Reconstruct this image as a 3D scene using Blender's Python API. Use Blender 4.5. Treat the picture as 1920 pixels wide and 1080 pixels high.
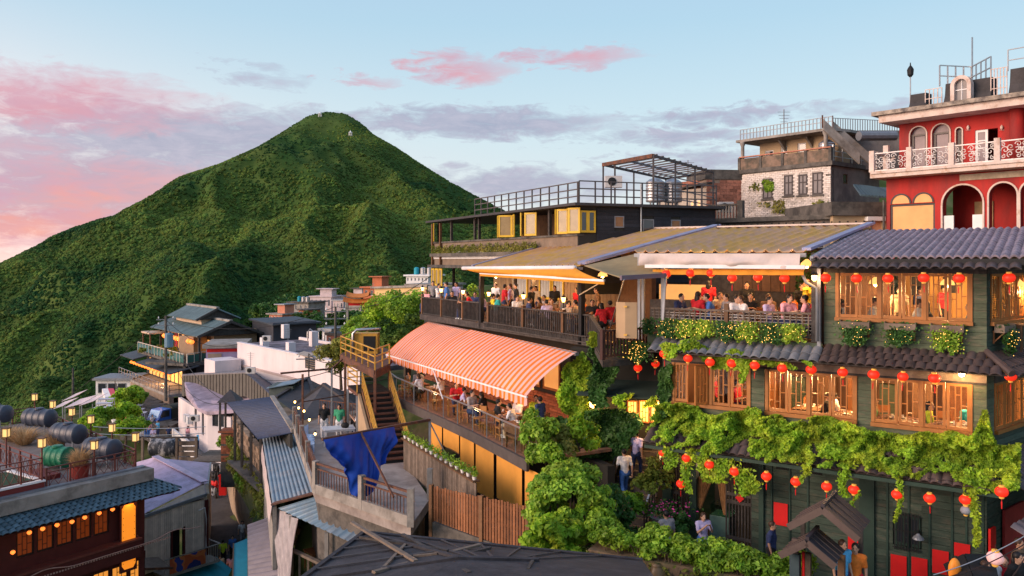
import bpy,bmesh,math,random
import numpy as np
from mathutils import Vector,Matrix
R=math.radians
random.seed(7)
rng=np.random.default_rng(7)
for _o in list(bpy.data.objects):bpy.data.objects.remove(_o)
SC=bpy.context.scene
COL=SC.collection
# ------------------------------------------------------------------ camera
FPX,HX,HY=1500.0,960.0,490.0      # focal length and horizon of the 1920 px wide photograph
cam=bpy.data.cameras.new('camera');camo=bpy.data.objects.new('camera',cam);COL.objects.link(camo)
cam.sensor_width=36.0;cam.lens=36.0*FPX/1920.0
cam.shift_y=-(540.0-HY)/1920.0
cam.clip_start=0.3;cam.clip_end=60000
camo.location=(0,0,0);camo.rotation_euler=(R(90),0,0)
SC.camera=camo
# ------------------------------------------------------------------ world, sun, exposure
SUN_AZ,SUN_EL=-114.0,15.0            # azimuth from +Y (view), negative = left
w=bpy.data.worlds.new('World');SC.world=w;w.use_nodes=True
def N(nt,t,**kw):
    n=nt.nodes.new(t)
    for k,v in kw.items():
        if k.startswith('i_'):
            key=k[2:];key=int(key) if key.isdigit() else key
            n.inputs[key].default_value=v
        else:setattr(n,k,v)
    return n
def build_world():
    nt=w.node_tree;nt.nodes.clear();L=nt.links.new
    out=N(nt,'ShaderNodeOutputWorld');bg=N(nt,'ShaderNodeBackground');L(bg.outputs[0],out.inputs[0])
    sky=N(nt,'ShaderNodeTexSky');sky.sky_type='NISHITA';sky.sun_disc=False
    sky.sun_elevation=R(SUN_EL);sky.sun_rotation=R(SUN_AZ);sky.altitude=300
    sky.air_density=1.0;sky.dust_density=1.6;sky.ozone_density=1.4
    bg.inputs[1].default_value=0.12
    tc=N(nt,'ShaderNodeTexCoord');sep=N(nt,'ShaderNodeSeparateXYZ');L(tc.outputs['Generated'],sep.inputs[0])
    def math_(op,a,b=None,c=None,clamp=False):
        n=N(nt,'ShaderNodeMath',operation=op);n.use_clamp=clamp
        for i,v in enumerate((a,b,c)):
            if v is None:continue
            if isinstance(v,(int,float)):n.inputs[i].default_value=v
            else:L(v,n.inputs[i])
        return n.outputs[0]
    def mix(f,a,b):
        n=N(nt,'ShaderNodeMix',data_type='RGBA')
        for i,v in ((0,f),(6,a),(7,b)):
            if isinstance(v,(int,float)):n.inputs[i].default_value=v
            elif isinstance(v,tuple):n.inputs[i].default_value=v+(1,)
            else:L(v,n.inputs[i])
        return n.outputs[2]
    az=math_('MULTIPLY',math_('ARCTAN2',sep.outputs[0],sep.outputs[1]),57.2958)
    el=math_('MULTIPLY',math_('ARCSINE',sep.outputs[2]),57.2958)
    # evening sky: Nishita blended with the pale turquoise / cream of the hour after sunset
    K=0.49/0.12
    def rgb(c,k=1.0):return tuple(((x/255.0)**2.2)*K*k for x in c)
    elc=math_('MULTIPLY',el,1/30.0,clamp=True)
    ramp=N(nt,'ShaderNodeValToRGB');L(elc,ramp.inputs[0])
    cr=ramp.color_ramp
    stops=[(0.0,(196,196,204)),(0.12,(212,219,222)),(0.30,(198,219,227)),(0.55,(172,205,224)),(1.0,(158,183,220))]
    while len(cr.elements)<len(stops):cr.elements.new(0.5)
    for e,(p,c) in zip(cr.elements,stops):e.position=p;e.color=rgb(c)+(1,)
    base=mix(0.93,sky.outputs[0],ramp.outputs[0])
    # sunset glow, centred out of view at left and brightened to add soft fill
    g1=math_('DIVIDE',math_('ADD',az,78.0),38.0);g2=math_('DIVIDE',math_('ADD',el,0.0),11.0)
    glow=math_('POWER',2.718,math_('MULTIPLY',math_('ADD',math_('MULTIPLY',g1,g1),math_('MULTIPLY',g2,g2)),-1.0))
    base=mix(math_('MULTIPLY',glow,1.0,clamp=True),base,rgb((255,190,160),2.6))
    # ---- clouds: stretched, warped noise in azimuth / elevation space
    comb=N(nt,'ShaderNodeCombineXYZ');L(az,comb.inputs[0]);L(el,comb.inputs[1])
    def vm(op,a,b):
        n=N(nt,'ShaderNodeVectorMath',operation=op)
        for i,v in enumerate((a,b)):
            if isinstance(v,tuple):n.inputs[i].default_value=v
            else:L(v,n.inputs[i])
        return n.outputs['Value'] if op=='DOT_PRODUCT' else n.outputs[0]
    st=vm('MULTIPLY',comb.outputs[0],(0.075,0.24,0))
    n1=N(nt,'ShaderNodeTexNoise',i_Scale=1.5,i_Detail=3.0,i_Roughness=0.6);L(st,n1.inputs[0])
    n2=N(nt,'ShaderNodeTexNoise',i_Scale=5.0,i_Detail=5.0,i_Roughness=0.66,i_Distortion=0.4);L(st,n2.inputs[0])
    nz=math_('ADD',math_('MULTIPLY',n1.outputs[0],1.3),math_('MULTIPLY',n2.outputs[0],1.9))
    nz=math_('SUBTRACT',nz,1.6)
    wp=vm('ADD',comb.outputs[0],vm('MULTIPLY',vm('SUBTRACT',n2.outputs[1],(0.5,0.5,0.5)),(9.0,2.6,0)))
    def pa(px):return math.degrees(math.atan((px-HX)/FPX))
    def pe(px,py):return math.degrees(math.atan((HY-py)/math.hypot(FPX,px-HX)))
    def bank(specs,soft,off):
        tot=None
        for (px,py,wx,wy,amp) in specs:
            q=vm('MULTIPLY',vm('SUBTRACT',wp,(pa(px),pe(px,py),0)),(26.0/wx,26.0/wy,0))
            b=math_('SUBTRACT',amp,math_('MULTIPLY',vm('DOT_PRODUCT',q,q),0.42))
            tot=b if tot is None else math_('MAXIMUM',tot,b)
        tot=math_('MAXIMUM',tot,-0.15)
        return math_('MULTIPLY',math_('SUBTRACT',math_('ADD',tot,math_('MULTIPLY',nz,0.62)),off),soft,clamp=True)
    lilac=bank([(900,232,300,30,.95),(1430,214,420,18,0.8),(1230,258,300,20,.75),(980,345,280,36,.9),(1330,302,240,24,.8),
                  (330,262,330,60,1.0),(120,340,330,80,1.0),(500,140,150,34,.62),
                  (-600,260,600,100,1.0),(2700,240,700,80,.9)],2.3,0.42)
    lc=mix(math_('MULTIPLY',math_('SUBTRACT',n2.outputs[0],0.25),2.0,clamp=True),rgb((126,132,164)),rgb((182,174,194)))
    c1=mix(math_('MULTIPLY',lilac,0.74),base,lc)
    pink=bank([(60,180,270,52,1.0),(860,128,100,32,.95),(1060,104,150,20,.9),(690,152,80,18,.8),
                 (60,350,300,64,.9),(120,425,230,46,1.0),(-600,340,500,120,1.0)],1.6,0.40)
    hot=math_('MULTIPLY',math_('SUBTRACT',10.0,el),0.12,clamp=True)
    pc=mix(hot,rgb((226,152,160)),rgb((252,164,130)))
    pc=mix(math_('MULTIPLY',math_('SUBTRACT',n1.outputs[0],0.42),3.0,clamp=True),rgb((204,154,172)),pc)
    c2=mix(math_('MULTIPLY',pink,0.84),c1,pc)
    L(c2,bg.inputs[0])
build_world()
w.cycles.sampling_method='MANUAL';w.cycles.sample_map_resolution=256
sd=bpy.data.lights.new('sun','SUN');sd.energy=1.85;sd.angle=R(38);sd.color=(1.0,0.72,0.56)
so=bpy.data.objects.new('sun',sd);COL.objects.link(so)
_d=Vector((math.sin(R(SUN_AZ))*math.cos(R(SUN_EL)),math.cos(R(SUN_AZ))*math.cos(R(SUN_EL)),math.sin(R(SUN_EL))))
so.rotation_euler=_d.to_track_quat('Z','Y').to_euler();so.location=_d*200
SC.view_settings.view_transform='Standard';SC.view_settings.look='None'
SC.view_settings.exposure=1.2;SC.view_settings.gamma=1.0;SC.view_settings.use_curve_mapping=False
SC.cycles.use_denoising=True;SC.cycles.max_bounces=6;SC.cycles.diffuse_bounces=3;SC.cycles.glossy_bounces=2
SC.cycles.transmission_bounces=4;SC.cycles.transparent_max_bounces=6;SC.cycles.caustics_reflective=False;SC.cycles.caustics_refractive=False
SC.cycles.sample_clamp_indirect=4.0
# ------------------------------------------------------------------ pixel / frame helpers (design time only)
def U(px,py,Y):return Vector(((px-HX)/FPX*Y,Y,(HY-py)/FPX*Y))
def Z(px,py,z):return U(px,py,z*FPX/(HY-py))
class Fr:
    """vertical facade frame: s runs along the wall, d outwards, z up"""
    def __init__(s,o,ang):
        s.o=Vector((o[0],o[1],0));s.ang=R(ang)
        s.e=Vector((math.cos(s.ang),math.sin(s.ang),0));s.n=Vector((math.sin(s.ang),-math.cos(s.ang),0))
    def p(s,a,d,z):return s.o+s.e*a+s.n*d+Vector((0,0,z))
    def sx(s,px,d=0.0):
        k=(px-HX)/FPX;q=s.o+s.n*d
        return (k*q.y-q.x)/(s.e.x-k*s.e.y)
    def hit(s,px,py,d=0.0):
        a=s.sx(px,d);Y=(s.o+s.n*d+s.e*a).y
        return a,(HY-py)/FPX*Y
    def hp(s,px,py,d=0.0):
        a,z=s.hit(px,py,d);return s.p(a,d,z)
    def mat(s,a=0,d=0,z=0):
        m=Matrix(((s.e.x,-s.n.x,0,0),(s.e.y,-s.n.y,0,0),(0,0,1,0),(0,0,0,1)))
        m.translation=s.p(a,d,z);return m
# ------------------------------------------------------------------ materials
MATS={}
def M(name,col,rough=0.75,var=0.18,scale=2.5,bump=0.0,metal=0.0,emit=None,es=0.0,rand=0.0,col2=None,mix2=0.5,streak=0.0,s2=0.6,trans=0.0,attr=False,spec=0.3,bscale=None,coord='pos'):
    if name in MATS:return MATS[name]
    m=bpy.data.materials.new(name);m.use_nodes=True;MATS[name]=m
    nt=m.node_tree;L=nt.links.new;b=nt.nodes['Principled BSDF']
    geo=N(nt,'ShaderNodeNewGeometry');src=geo.outputs['Position']
    if coord=='obj':src=N(nt,'ShaderNodeTexCoord').outputs['Object']
    if streak:
        mp=N(nt,'ShaderNodeMapping');mp.inputs['Scale'].default_value=(1,1,streak);L(src,mp.inputs[0]);src=mp.outputs[0]
    n1=N(nt,'ShaderNodeTexNoise',i_Scale=scale,i_Detail=5.0,i_Roughness=0.62);L(src,n1.inputs[0])
    def mix(f,a,b_,bt='MIX'):
        n=N(nt,'ShaderNodeMix',data_type='RGBA',blend_type=bt)
        for i,v in ((0,f),(6,a),(7,b_)):
            if isinstance(v,(int,float)):n.inputs[i].default_value=v
            elif isinstance(v,tuple):n.inputs[i].default_value=v+(1,)
            else:L(v,n.inputs[i])
        return n.outputs[2]
    cur=tuple(col)
    if col2 is not None:
        n2=N(nt,'ShaderNodeTexNoise',i_Scale=s2,i_Detail=6.0,i_Roughness=0.68);L(src,n2.inputs[0])
        mr=N(nt,'ShaderNodeMapRange');L(n2.outputs[0],mr.inputs[0])
        c=0.72-0.44*mix2
        mr.inputs[1].default_value=c-0.09;mr.inputs[2].default_value=c+0.09
        cur=mix(mr.outputs[0],tuple(col),tuple(col2))
    val=N(nt,'ShaderNodeMapRange');L(n1.outputs[0],val.inputs[0])
    val.inputs[1].default_value=0.25;val.inputs[2].default_value=0.75;val.inputs[3].default_value=1-var;val.inputs[4].default_value=1+var
    fac=val.outputs[0]
    if rand or attr:
        if attr:rs=N(nt,'ShaderNodeAttribute',attribute_name='rnd').outputs['Fac']
        else:rs=N(nt,'ShaderNodeObjectInfo').outputs['Random']
        r2=N(nt,'ShaderNodeMapRange');L(rs,r2.inputs[0]);k=rand or 0.3
        r2.inputs[3].default_value=1-k;r2.inputs[4].default_value=1+k
        mu=N(nt,'ShaderNodeMath',operation='MULTIPLY');L(fac,mu.inputs[0]);L(r2.outputs[0],mu.inputs[1]);fac=mu.outputs[0]
    hsv=N(nt,'ShaderNodeHueSaturation');L(fac,hsv.inputs['Value'])
    if isinstance(cur,tuple):hsv.inputs['Color'].default_value=cur+(1,)
    else:L(cur,hsv.inputs['Color'])
    L(hsv.outputs[0],b.inputs['Base Color'])
    b.inputs['Roughness'].default_value=rough;b.inputs['Metallic'].default_value=metal
    b.inputs['Specular IOR Level'].default_value=spec
    if bump:
        nb=N(nt,'ShaderNodeTexNoise',i_Scale=bscale or scale*4,i_Detail=4.0);L(src,nb.inputs[0])
        bp=N(nt,'ShaderNodeBump');bp.inputs['Strength'].default_value=bump;bp.inputs['Distance'].default_value=0.05
        L(nb.outputs[0],bp.inputs['Height']);L(bp.outputs[0],b.inputs['Normal'])
    if emit is not None:
        b.inputs['Emission Color'].default_value=tuple(emit)+(1,);b.inputs['Emission Strength'].default_value=es
        m.cycles.emission_sampling='NONE'
    if trans:
        tr=N(nt,'ShaderNodeBsdfTranslucent');L(hsv.outputs[0],tr.inputs[0])
        ms=N(nt,'ShaderNodeMixShader');ms.inputs[0].default_value=trans
        L(b.outputs[0],ms.inputs[1]);L(tr.outputs[0],ms.inputs[2]);L(ms.outputs[0],nt.nodes['Material Output'].inputs[0])
    return m
def glass_mat(name,tint,alpha):
    if name in MATS:return MATS[name]
    m=bpy.data.materials.new(name);m.use_nodes=True;MATS[name]=m
    nt=m.node_tree;L=nt.links.new;nt.nodes.remove(nt.nodes['Principled BSDF'])
    g=N(nt,'ShaderNodeBsdfGlossy',i_Roughness=0.04);t=N(nt,'ShaderNodeBsdfTransparent');t.inputs[0].default_value=tint+(1,)
    fr=N(nt,'ShaderNodeFresnel',i_IOR=1.32)
    gb=N(nt,'ShaderNodeNewGeometry');iv=N(nt,'ShaderNodeMath',operation='SUBTRACT');iv.inputs[0].default_value=1.0;L(gb.outputs['Backfacing'],iv.inputs[1]);fm=N(nt,'ShaderNodeMath',operation='MULTIPLY');L(fr.outputs[0],fm.inputs[0]);L(iv.outputs[0],fm.inputs[1])
    ad=N(nt,'ShaderNodeMath',operation='ADD');ad.inputs[1].default_value=alpha;L(fm.outputs[0],ad.inputs[0])
    ms=N(nt,'ShaderNodeMixShader');L(ad.outputs[0],ms.inputs[0]);L(t.outputs[0],ms.inputs[1]);L(g.outputs[0],ms.inputs[2])
    L(ms.outputs[0],nt.nodes['Material Output'].inputs[0]);return m
# ------------------------------------------------------------------ objects
def tag(o,label=None,cat=None,group=None,kind=None):
    if label:o['label']=label
    if cat:o['category']=cat
    if group:o['group']=group
    if kind:o['kind']=kind
    return o
def T(name,label,cat,loc,group=None):
    o=bpy.data.objects.new(name,None);COL.objects.link(o);o.location=loc;o.empty_display_size=0.2
    return tag(o,label,cat,group)
def root_of(o):
    v=Vector((0,0,0))
    while o is not None:v+=Vector(o.location);o=o.parent
    return v
def link(name,me,mat,parent=None,loc=None):
    o=bpy.data.objects.new(name,me);COL.objects.link(o)
    if parent is not None:o.parent=parent
    if mat is not None and not me.materials:me.materials.append(mat)
    if loc is not None:o.location=loc
    return o
def inst(name,me,mw,parent=None,mat=None):
    """an individual sharing mesh data, at world matrix mw"""
    o=bpy.data.objects.new(name,me);COL.objects.link(o)
    if parent is not None:o.parent=parent;mw=Matrix.Translation(-root_of(parent)) @ mw
    o.matrix_basis=mw
    if mat is not None:
        if not me.materials:me.materials.append(mat)
        elif me.materials[0] is not mat:o.material_slots[0].link='OBJECT';o.material_slots[0].material=mat
    return o
def copy_tree(o,parent=None,loc=None,rotz=None):
    c=o.copy();COL.objects.link(c)
    if parent is not None:c.parent=parent
    if loc is not None:c.location=loc
    if rotz is not None:c.rotation_euler=(0,0,rotz)
    for ch in o.children:copy_tree(ch,c)
    return c
class MB:
    def __init__(s):s.v=[];s.f=[]
    def add(s,vs,fs):
        k=len(s.v);s.v.extend([tuple(x) for x in vs]);s.f.extend([tuple(i+k for i in f) for f in fs]);return s
    def hexa(s,a):# 8 corners: bottom 0-3 (ccw), top 4-7
        return s.add(a,[(3,2,1,0),(4,5,6,7),(0,1,5,4),(1,2,6,5),(2,3,7,6),(3,0,4,7)])
    def box(s,fr,s0,s1,d0,d1,z0,z1):
        P=fr.p
        return s.hexa([P(s0,d1,z0),P(s1,d1,z0),P(s1,d0,z0),P(s0,d0,z0),P(s0,d1,z1),P(s1,d1,z1),P(s1,d0,z1),P(s0,d0,z1)])
    def bar(s,a,b,w,h=None,up=Vector((0,0,1))):
        a=Vector(a);b=Vector(b);h=h or w;t=(b-a)
        if t.length<1e-6:return s
        t.normalize();x=t.cross(up)
        if x.length<1e-3:x=t.cross(Vector((0,1,0)))
        x.normalize();y=x.cross(t).normalized();x *= w/2;y *= h/2
        return s.hexa([a-x-y,a+x-y,b+x-y,b-x-y,a-x+y,a+x+y,b+x+y,b-x+y])
    def tube(s,a,b,r0,r1=None,n=8,cap=True):
        return s.pipe([a,b],[r0,r1 if r1 is not None else r0],n,cap)
    def pipe(s,pts,r,n=8,cap=True):
        pts=[Vector(p) for p in pts];m=len(pts)
        if isinstance(r,(int,float)):r=[r]*m
        vs=[];ref=None
        for i,p in enumerate(pts):
            t=(pts[min(i+1,m-1)]-pts[max(i-1,0)]).normalized()
            if ref is None:ref=Vector((0,0,1)) if abs(t.z)<0.9 else Vector((1,0,0))
            x=t.cross(ref)
            if x.length<1e-4:x=t.cross(Vector((0.3,1,0.2)))
            x.normalize();y=x.cross(t).normalized()
            vs+=[p+(x*math.cos(2*math.pi*k/n)+y*math.sin(2*math.pi*k/n))*r[i] for k in range(n)]
        fs=[(i*n+k,i*n+(k+1) % n,(i+1)*n+(k+1) % n,(i+1)*n+k) for i in range(m-1) for k in range(n)]
        if cap:fs+=[tuple(range(n-1,-1,-1)),tuple(range((m-1)*n,m*n))]
        return s.add(vs,fs)
    def lathe(s,c,prof,n=12,axis=None):
        """profile [(r, h)] round +Z through c (or along axis vector)"""
        c=Vector(c);ax=Vector(axis).normalized() if axis is not None else Vector((0,0,1))
        x=ax.cross(Vector((0,0,1)));
        if x.length<1e-3:x=Vector((1,0,0))
        x.normalize();y=ax.cross(x)
        vs=[c+ax*h+(x*math.cos(2*math.pi*k/n)+y*math.sin(2*math.pi*k/n))*max(r,1e-4) for r,h in prof for k in range(n)]
        m=len(prof)
        fs=[(i*n+k,i*n+(k+1) % n,(i+1)*n+(k+1) % n,(i+1)*n+k) for i in range(m-1) for k in range(n)]
        fs+=[tuple(range(n-1,-1,-1)),tuple(range((m-1)*n,m*n))]
        return s.add(vs,fs)
    def prism(s,poly,vec):
        poly=[Vector(p) for p in poly];vec=Vector(vec);n=len(poly)
        return s.add(poly+[p+vec for p in poly],[tuple(range(n-1,-1,-1)),tuple(range(n,2*n))]+[(i,(i+1) % n,n+(i+1) % n,n+i) for i in range(n)])
    def slab(s,a,b,c,d,th,nu=1,nv=1,fn=None):
        """thick sheet a-b-c-d (a->b = u, a->d = v), th below; fn(u,v) = offset along the normal"""
        a,b,c,d=map(Vector,(a,b,c,d));nrm=(b-a).cross(d-a).normalized()
        if nrm.z<0:nrm=-nrm
        top=[];bot=[]
        for j in range(nv+1):
            for i in range(nu+1):
                u,v=i/nu,j/nv;p=a*(1-u)*(1-v)+b*u*(1-v)+c*u*v+d*(1-u)*v
                if fn:p=p+nrm*fn(u,v)
                top.append(p);bot.append(p-nrm*th)
        k=len(top);W=nu+1;fs=[]
        for j in range(nv):
            for i in range(nu):
                q=(j*W+i,j*W+i+1,(j+1)*W+i+1,(j+1)*W+i);fs+=[q,tuple(k+x for x in q[::-1])]
        for i in range(nu):fs+=[(i,k+i,k+i+1,i+1),(nv*W+i+1,k+nv*W+i+1,k+nv*W+i,nv*W+i)]
        for j in range(nv):fs+=[((j+1)*W,k+(j+1)*W,k+j*W,j*W),(j*W+nu,k+j*W+nu,k+(j+1)*W+nu,(j+1)*W+nu)]
        return s.add(top+bot,fs)
    def mesh(s,name,off=Vector((0,0,0)),smooth=False):
        me=bpy.data.meshes.new(name);v=np.array([tuple(x) for x in s.v],dtype=float)-np.array(off)
        me.from_pydata(v.tolist(),[],s.f);me.update()
        bm=bmesh.new();bm.from_mesh(me);bmesh.ops.recalc_face_normals(bm,faces=bm.faces);bm.to_mesh(me);bm.free()
        if smooth:me.polygons.foreach_set('use_smooth',[True]*len(me.polygons))
        return me
    def build(s,name,mat,parent=None,smooth=False,auto=False):
        off=root_of(parent) if parent is not None else Vector((0,0,0))
        me=s.mesh(name,off,smooth);me.materials.append(mat)
        if auto:me.set_sharp_from_angle(angle=R(40)) if smooth else None
        return link(name,me,mat,parent)
    def thing(s,name,mat,label,cat,group=None,kind=None,smooth=False):
        """one-mesh thing, origin at its base"""
        v=np.array([tuple(x) for x in s.v]);c=Vector((v[:,0].mean(),v[:,1].mean(),v[:,2].min()))
        me=s.mesh(name,c,smooth);me.materials.append(mat)
        o=link(name,me,mat,None,c);return tag(o,label,cat,group,kind)
XF=Fr((0,0),0)   # world aligned frame: s=X, d=-Y
def ubox(mb,x0,x1,y0,y1,z0,z1):return mb.box(XF,x0,x1,-y1,-y0,z0,z1)
def unit_box(name,sx,sy,sz,bev=0.0):
    """box mesh centred in x,y, base at z=0 (for shared pieces)"""
    m=MB();ubox(m,-sx/2,sx/2,-sy/2,sy/2,0,sz);me=m.mesh(name)
    if bev:
        bm=bmesh.new();bm.from_mesh(me);bmesh.ops.bevel(bm,geom=bm.edges[:],offset=bev,segments=1,affect='EDGES');bm.to_mesh(me);bm.free()
    return me
# ---------------- foliage
def leaf_mesh(name,P,Nrm,size,jit=0.6,droop=0.25,rnd=None,aspect=0.62):
    """bent diamond leaves at P with normals about Nrm (numpy n x 3)"""
    n=len(P);P=np.asarray(P,float);Nn=np.asarray(Nrm,float)+rng.normal(0,jit,(n,3))
    Nn /= np.linalg.norm(Nn,axis=1,keepdims=True)+1e-9
    t=rng.normal(0,1,(n,3));t -= Nn*np.sum(t*Nn,1,keepdims=True);t /= np.linalg.norm(t,axis=1,keepdims=True)+1e-9
    b=np.cross(Nn,t);sz=(size*(0.6+0.8*rng.random(n)))[:,None]
    v0=P-t*sz*0.5;v1=P+b*sz*0.5*aspect+Nn*sz*0.10;v2=P+t*sz*0.62-Nn*sz*droop*0.5;v3=P-b*sz*0.5*aspect+Nn*sz*0.10
    V=np.stack([v0,v1,v2,v3],1).reshape(-1,3)
    me=bpy.data.meshes.new(name);me.vertices.add(4*n);me.vertices.foreach_set('co',V.ravel())
    me.loops.add(6*n);me.polygons.add(2*n)
    idx=np.arange(n)[:,None]*4+np.array([[0,1,2,0,2,3]])
    me.loops.foreach_set('vertex_index',idx.ravel().astype(np.int32))
    me.polygons.foreach_set('loop_start',(np.arange(2*n)*3).astype(np.int32))
    try:me.polygons.foreach_set('loop_total',np.full(2*n,3,np.int32))
    except Exception:pass
    at=me.attributes.new('rnd','FLOAT','FACE');rr=rng.random(n) if rnd is None else np.clip(rnd,0,1)
    at.data.foreach_set('value',np.repeat(rr,2).astype(np.float32))
    me.update();me.validate();return me
def leaf_part(name,P,Nrm,size,mat,parent,**kw):
    off=np.array(root_of(parent));me=leaf_mesh(name,np.asarray(P)-off,Nrm,size,**kw);me.materials.append(mat)
    return link(name,me,mat,parent)
def leaf_thing(name,P,Nrm,size,mat,label,cat,group=None,kind=None,**kw):
    P=np.asarray(P);c=np.array([P[:,0].mean(),P[:,1].mean(),P[:,2].min()])
    me=leaf_mesh(name,P-c,Nrm,size,**kw);me.materials.append(mat)
    return tag(link(name,me,mat,None,Vector(c)),label,cat,group,kind)
def clump_points(centers,radii,per,up=0.35):
    """leaf points on the shells of clumps"""
    P=[];Nn=[];Rn=[]
    for c,r in zip(centers,radii):
        d=rng.normal(0,1,(per,3));d[:,2]+=up;d /= np.linalg.norm(d,axis=1,keepdims=True)
        rad=r*(0.55+0.5*rng.random(per))[:,None]
        P.append(np.array(c)+d*rad*np.array([1,1,0.8]));Nn.append(d+np.array([0,0,0.35]));Rn.append(np.clip(rng.random()*0.6+rng.random(per)*0.5,0,1))
    return np.concatenate(P),np.concatenate(Nn),np.concatenate(Rn)
# ================================================================== TERRAIN: mountain, sea, hillside
def seg_dist(X,Y,pts):
    """distance to and height along a ridge polyline"""
    best=np.full(X.shape,1e9);zb=np.zeros(X.shape)
    for (x0,y0,z0),(x1,y1,z1) in zip(pts[:-1],pts[1:]):
        dx,dy=x1-x0,y1-y0;t=np.clip(((X-x0)*dx+(Y-y0)*dy)/(dx*dx+dy*dy),0,1)
        d=np.hypot(X-x0-t*dx,Y-y0-t*dy);z=z0+t*(z1-z0)
        sc=z-0.62*d;cur=zb-0.62*best;m=sc>cur
        best=np.where(m,d,best);zb=np.where(m,z,zb)
    return best,zb
def rp(px,py,Y):v=U(px,py,Y);return (v.x,v.y,v.z)
RIDGES=[
    [rp(612,213,1220),rp(575,222,1210),rp(537,248,1200),rp(483,283,1200),rp(413,315,1200),rp(338,339,1190),rp(279,374,1180),rp(215,413,1170),rp(166,424,1160),rp(102,449,1150),rp(32,488,1150),rp(0,502,1150),rp(-160,560,1150),rp(-500,700,1150)],
    [rp(612,213,1220),rp(650,217,1220),rp(680,232,1225),rp(700,258,1230),rp(741,281,1235),rp(778,307,1245),rp(811,329,1250),rp(848,351,1260),rp(897,378,1280),rp(1000,425,1300),rp(1200,520,1350)],
    [rp(815,336,1500),rp(838,336,1500),rp(870,362,1500),rp(905,392,1500)],
    [rp(590,222,1210),rp(560,262,1130),rp(505,330,1000),rp(470,385,900),rp(452,450,800),rp(400,520,700),rp(330,600,600)],
    [rp(640,222,1215),rp(668,262,1160),rp(690,330,1050),rp(715,400,920),rp(725,450,820),rp(690,510,700),rp(620,560,600)],
    [rp(760,303,1240),rp(790,360,1120),rp(820,420,980),rp(850,470,850)],
    [rp(330,368,1190),rp(300,425,1060),rp(250,480,940),rp(215,540,800),rp(150,620,680)],
    [rp(150,432,1160),rp(130,480,1040),rp(60,560,900),rp(0,640,760)],
    [rp(560,262,1130),rp(600,340,1010),rp(590,420,900),rp(560,480,800)],
    [rp(900,384,1280),rp(960,440,1100),rp(930,480,800),rp(840,520,560)],
]
def vnoise(x,y,seed):
    xi=np.floor(x).astype(int);yi=np.floor(y).astype(int);fx=x-xi;fy=y-yi
    fx=fx*fx*(3-2*fx);fy=fy*fy*(3-2*fy)
    def h(a,b):
        n=(a*374761393+b*668265263+seed*1442695041) & 0xffffffff;n=((n ^ (n >> 13))*1274126177) & 0xffffffff
        return ((n ^ (n >> 16)) & 0xffff)/65535.0
    return (h(xi,yi)*(1-fx)+h(xi+1,yi)*fx)*(1-fy)+(h(xi,yi+1)*(1-fx)+h(xi+1,yi+1)*fx)*fy
def fbm(x,y,seed,o=4):
    s=0;a=1
    for i in range(o):s=s+a*(vnoise(x*2**i,y*2**i,seed+i)-0.5);a *= 0.5
    return s
def mountain_z(X,Y):
    hs=[]
    for r in RIDGES:
        d,z=seg_dist(X,Y,r);hs.append(z-0.60*d)
    H=np.stack(hs);k=14.0;mx=H.max(0)
    h=mx+k*np.log(np.exp((H-mx)/k).sum(0))-k*0.4
    base=-165+0.05*(Y-400)
    h=np.maximum(h,base+8*fbm(X/90,Y/90,5))
    g=fbm(X/150,Y/150,11,4)*40-np.abs(fbm(X/95,Y/95,15,3))*75+12+fbm(X/30,Y/30,21,3)*8
    fade=np.clip((mx-h+40)/40,0,1)
    near=np.clip((np.stack([seg_dist(X,Y,RIDGES[0])[0],seg_dist(X,Y,RIDGES[1])[0]]).min(0))/170,0.04,1)**1.15
    out=h+g*near
    # spurs stay below the summit ridge line, as the real mountain's do
    rx=[-500,-160,0,32,102,166,215,279,338,413,483,537,575,612,650,676,698,741,778,811,848,897,1000,1200];ry=[700,560,502,488,449,424,413,374,339,315,283,248,222,213,216,232,257,281,307,329,351,378,425,520]
    cap=(HY-np.interp(HX+FPX*X/Y,rx,ry)+7)/FPX*Y;ex=out-cap+8
    return np.where(ex>0,cap-8+8*(1-np.exp(-np.maximum(ex,0)/8.0)),out)
def mountain():
    npx,ny=330,300
    A=np.linspace(-500,1420,npx);Yv=330*(1750/330.0)**np.linspace(0,1,ny)
    PX,YY=np.meshgrid(A,Yv);XX=(PX-HX)/FPX*YY;ZZ=mountain_z(XX,YY)
    V=np.stack([XX,YY,ZZ],-1).reshape(-1,3)
    i=np.arange(npx-1);j=np.arange(ny-1);I,J=np.meshgrid(i,j);q=(J*npx+I).ravel()
    Fq=np.stack([q,q+1,q+npx+1,q+npx],1)
    me=bpy.data.meshes.new('mountain');me.from_pydata(V.tolist(),[],Fq.tolist());me.update()
    me.polygons.foreach_set('use_smooth',[True]*len(me.polygons))
    m=M('m_mountain',(0.035,0.075,0.018),0.95,0.35,0.03,col2=(0.085,0.12,0.03),mix2=0.45,s2=0.008,spec=0.05)
    me.materials.append(m)
    o=link('mountain',me,m);o['kind']='structure'
    # canopy: crowns scattered by geometry nodes
    def crown(name,seed,hue):
        r=np.random.default_rng(seed);bm=bmesh.new();bmesh.ops.create_icosphere(bm,subdivisions=2,radius=1.0)
        for v in bm.verts:
            n=v.co.normalized();k=0.72+0.5*r.random()+0.15*math.sin(5*n.x+seed)*math.cos(4*n.y);v.co=n*k;v.co.z *= 0.8
        me=bpy.data.meshes.new(name);bm.to_mesh(me);bm.free()
        ob=bpy.data.objects.new(name,me);return ob
    ms=[forest_mat('m_forest',(0.015,0.048,0.014),(0.095,0.138,0.026))]
    col=bpy.data.collections.new('canopy_source')
    for k in range(5):
        ob=crown('tree_crown',40+k,0);ob.data.materials.append(ms[0]);col.objects.link(ob)
    scatter(o,col,V,npx,ny,XX,YY,ZZ,ms[0])
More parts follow.
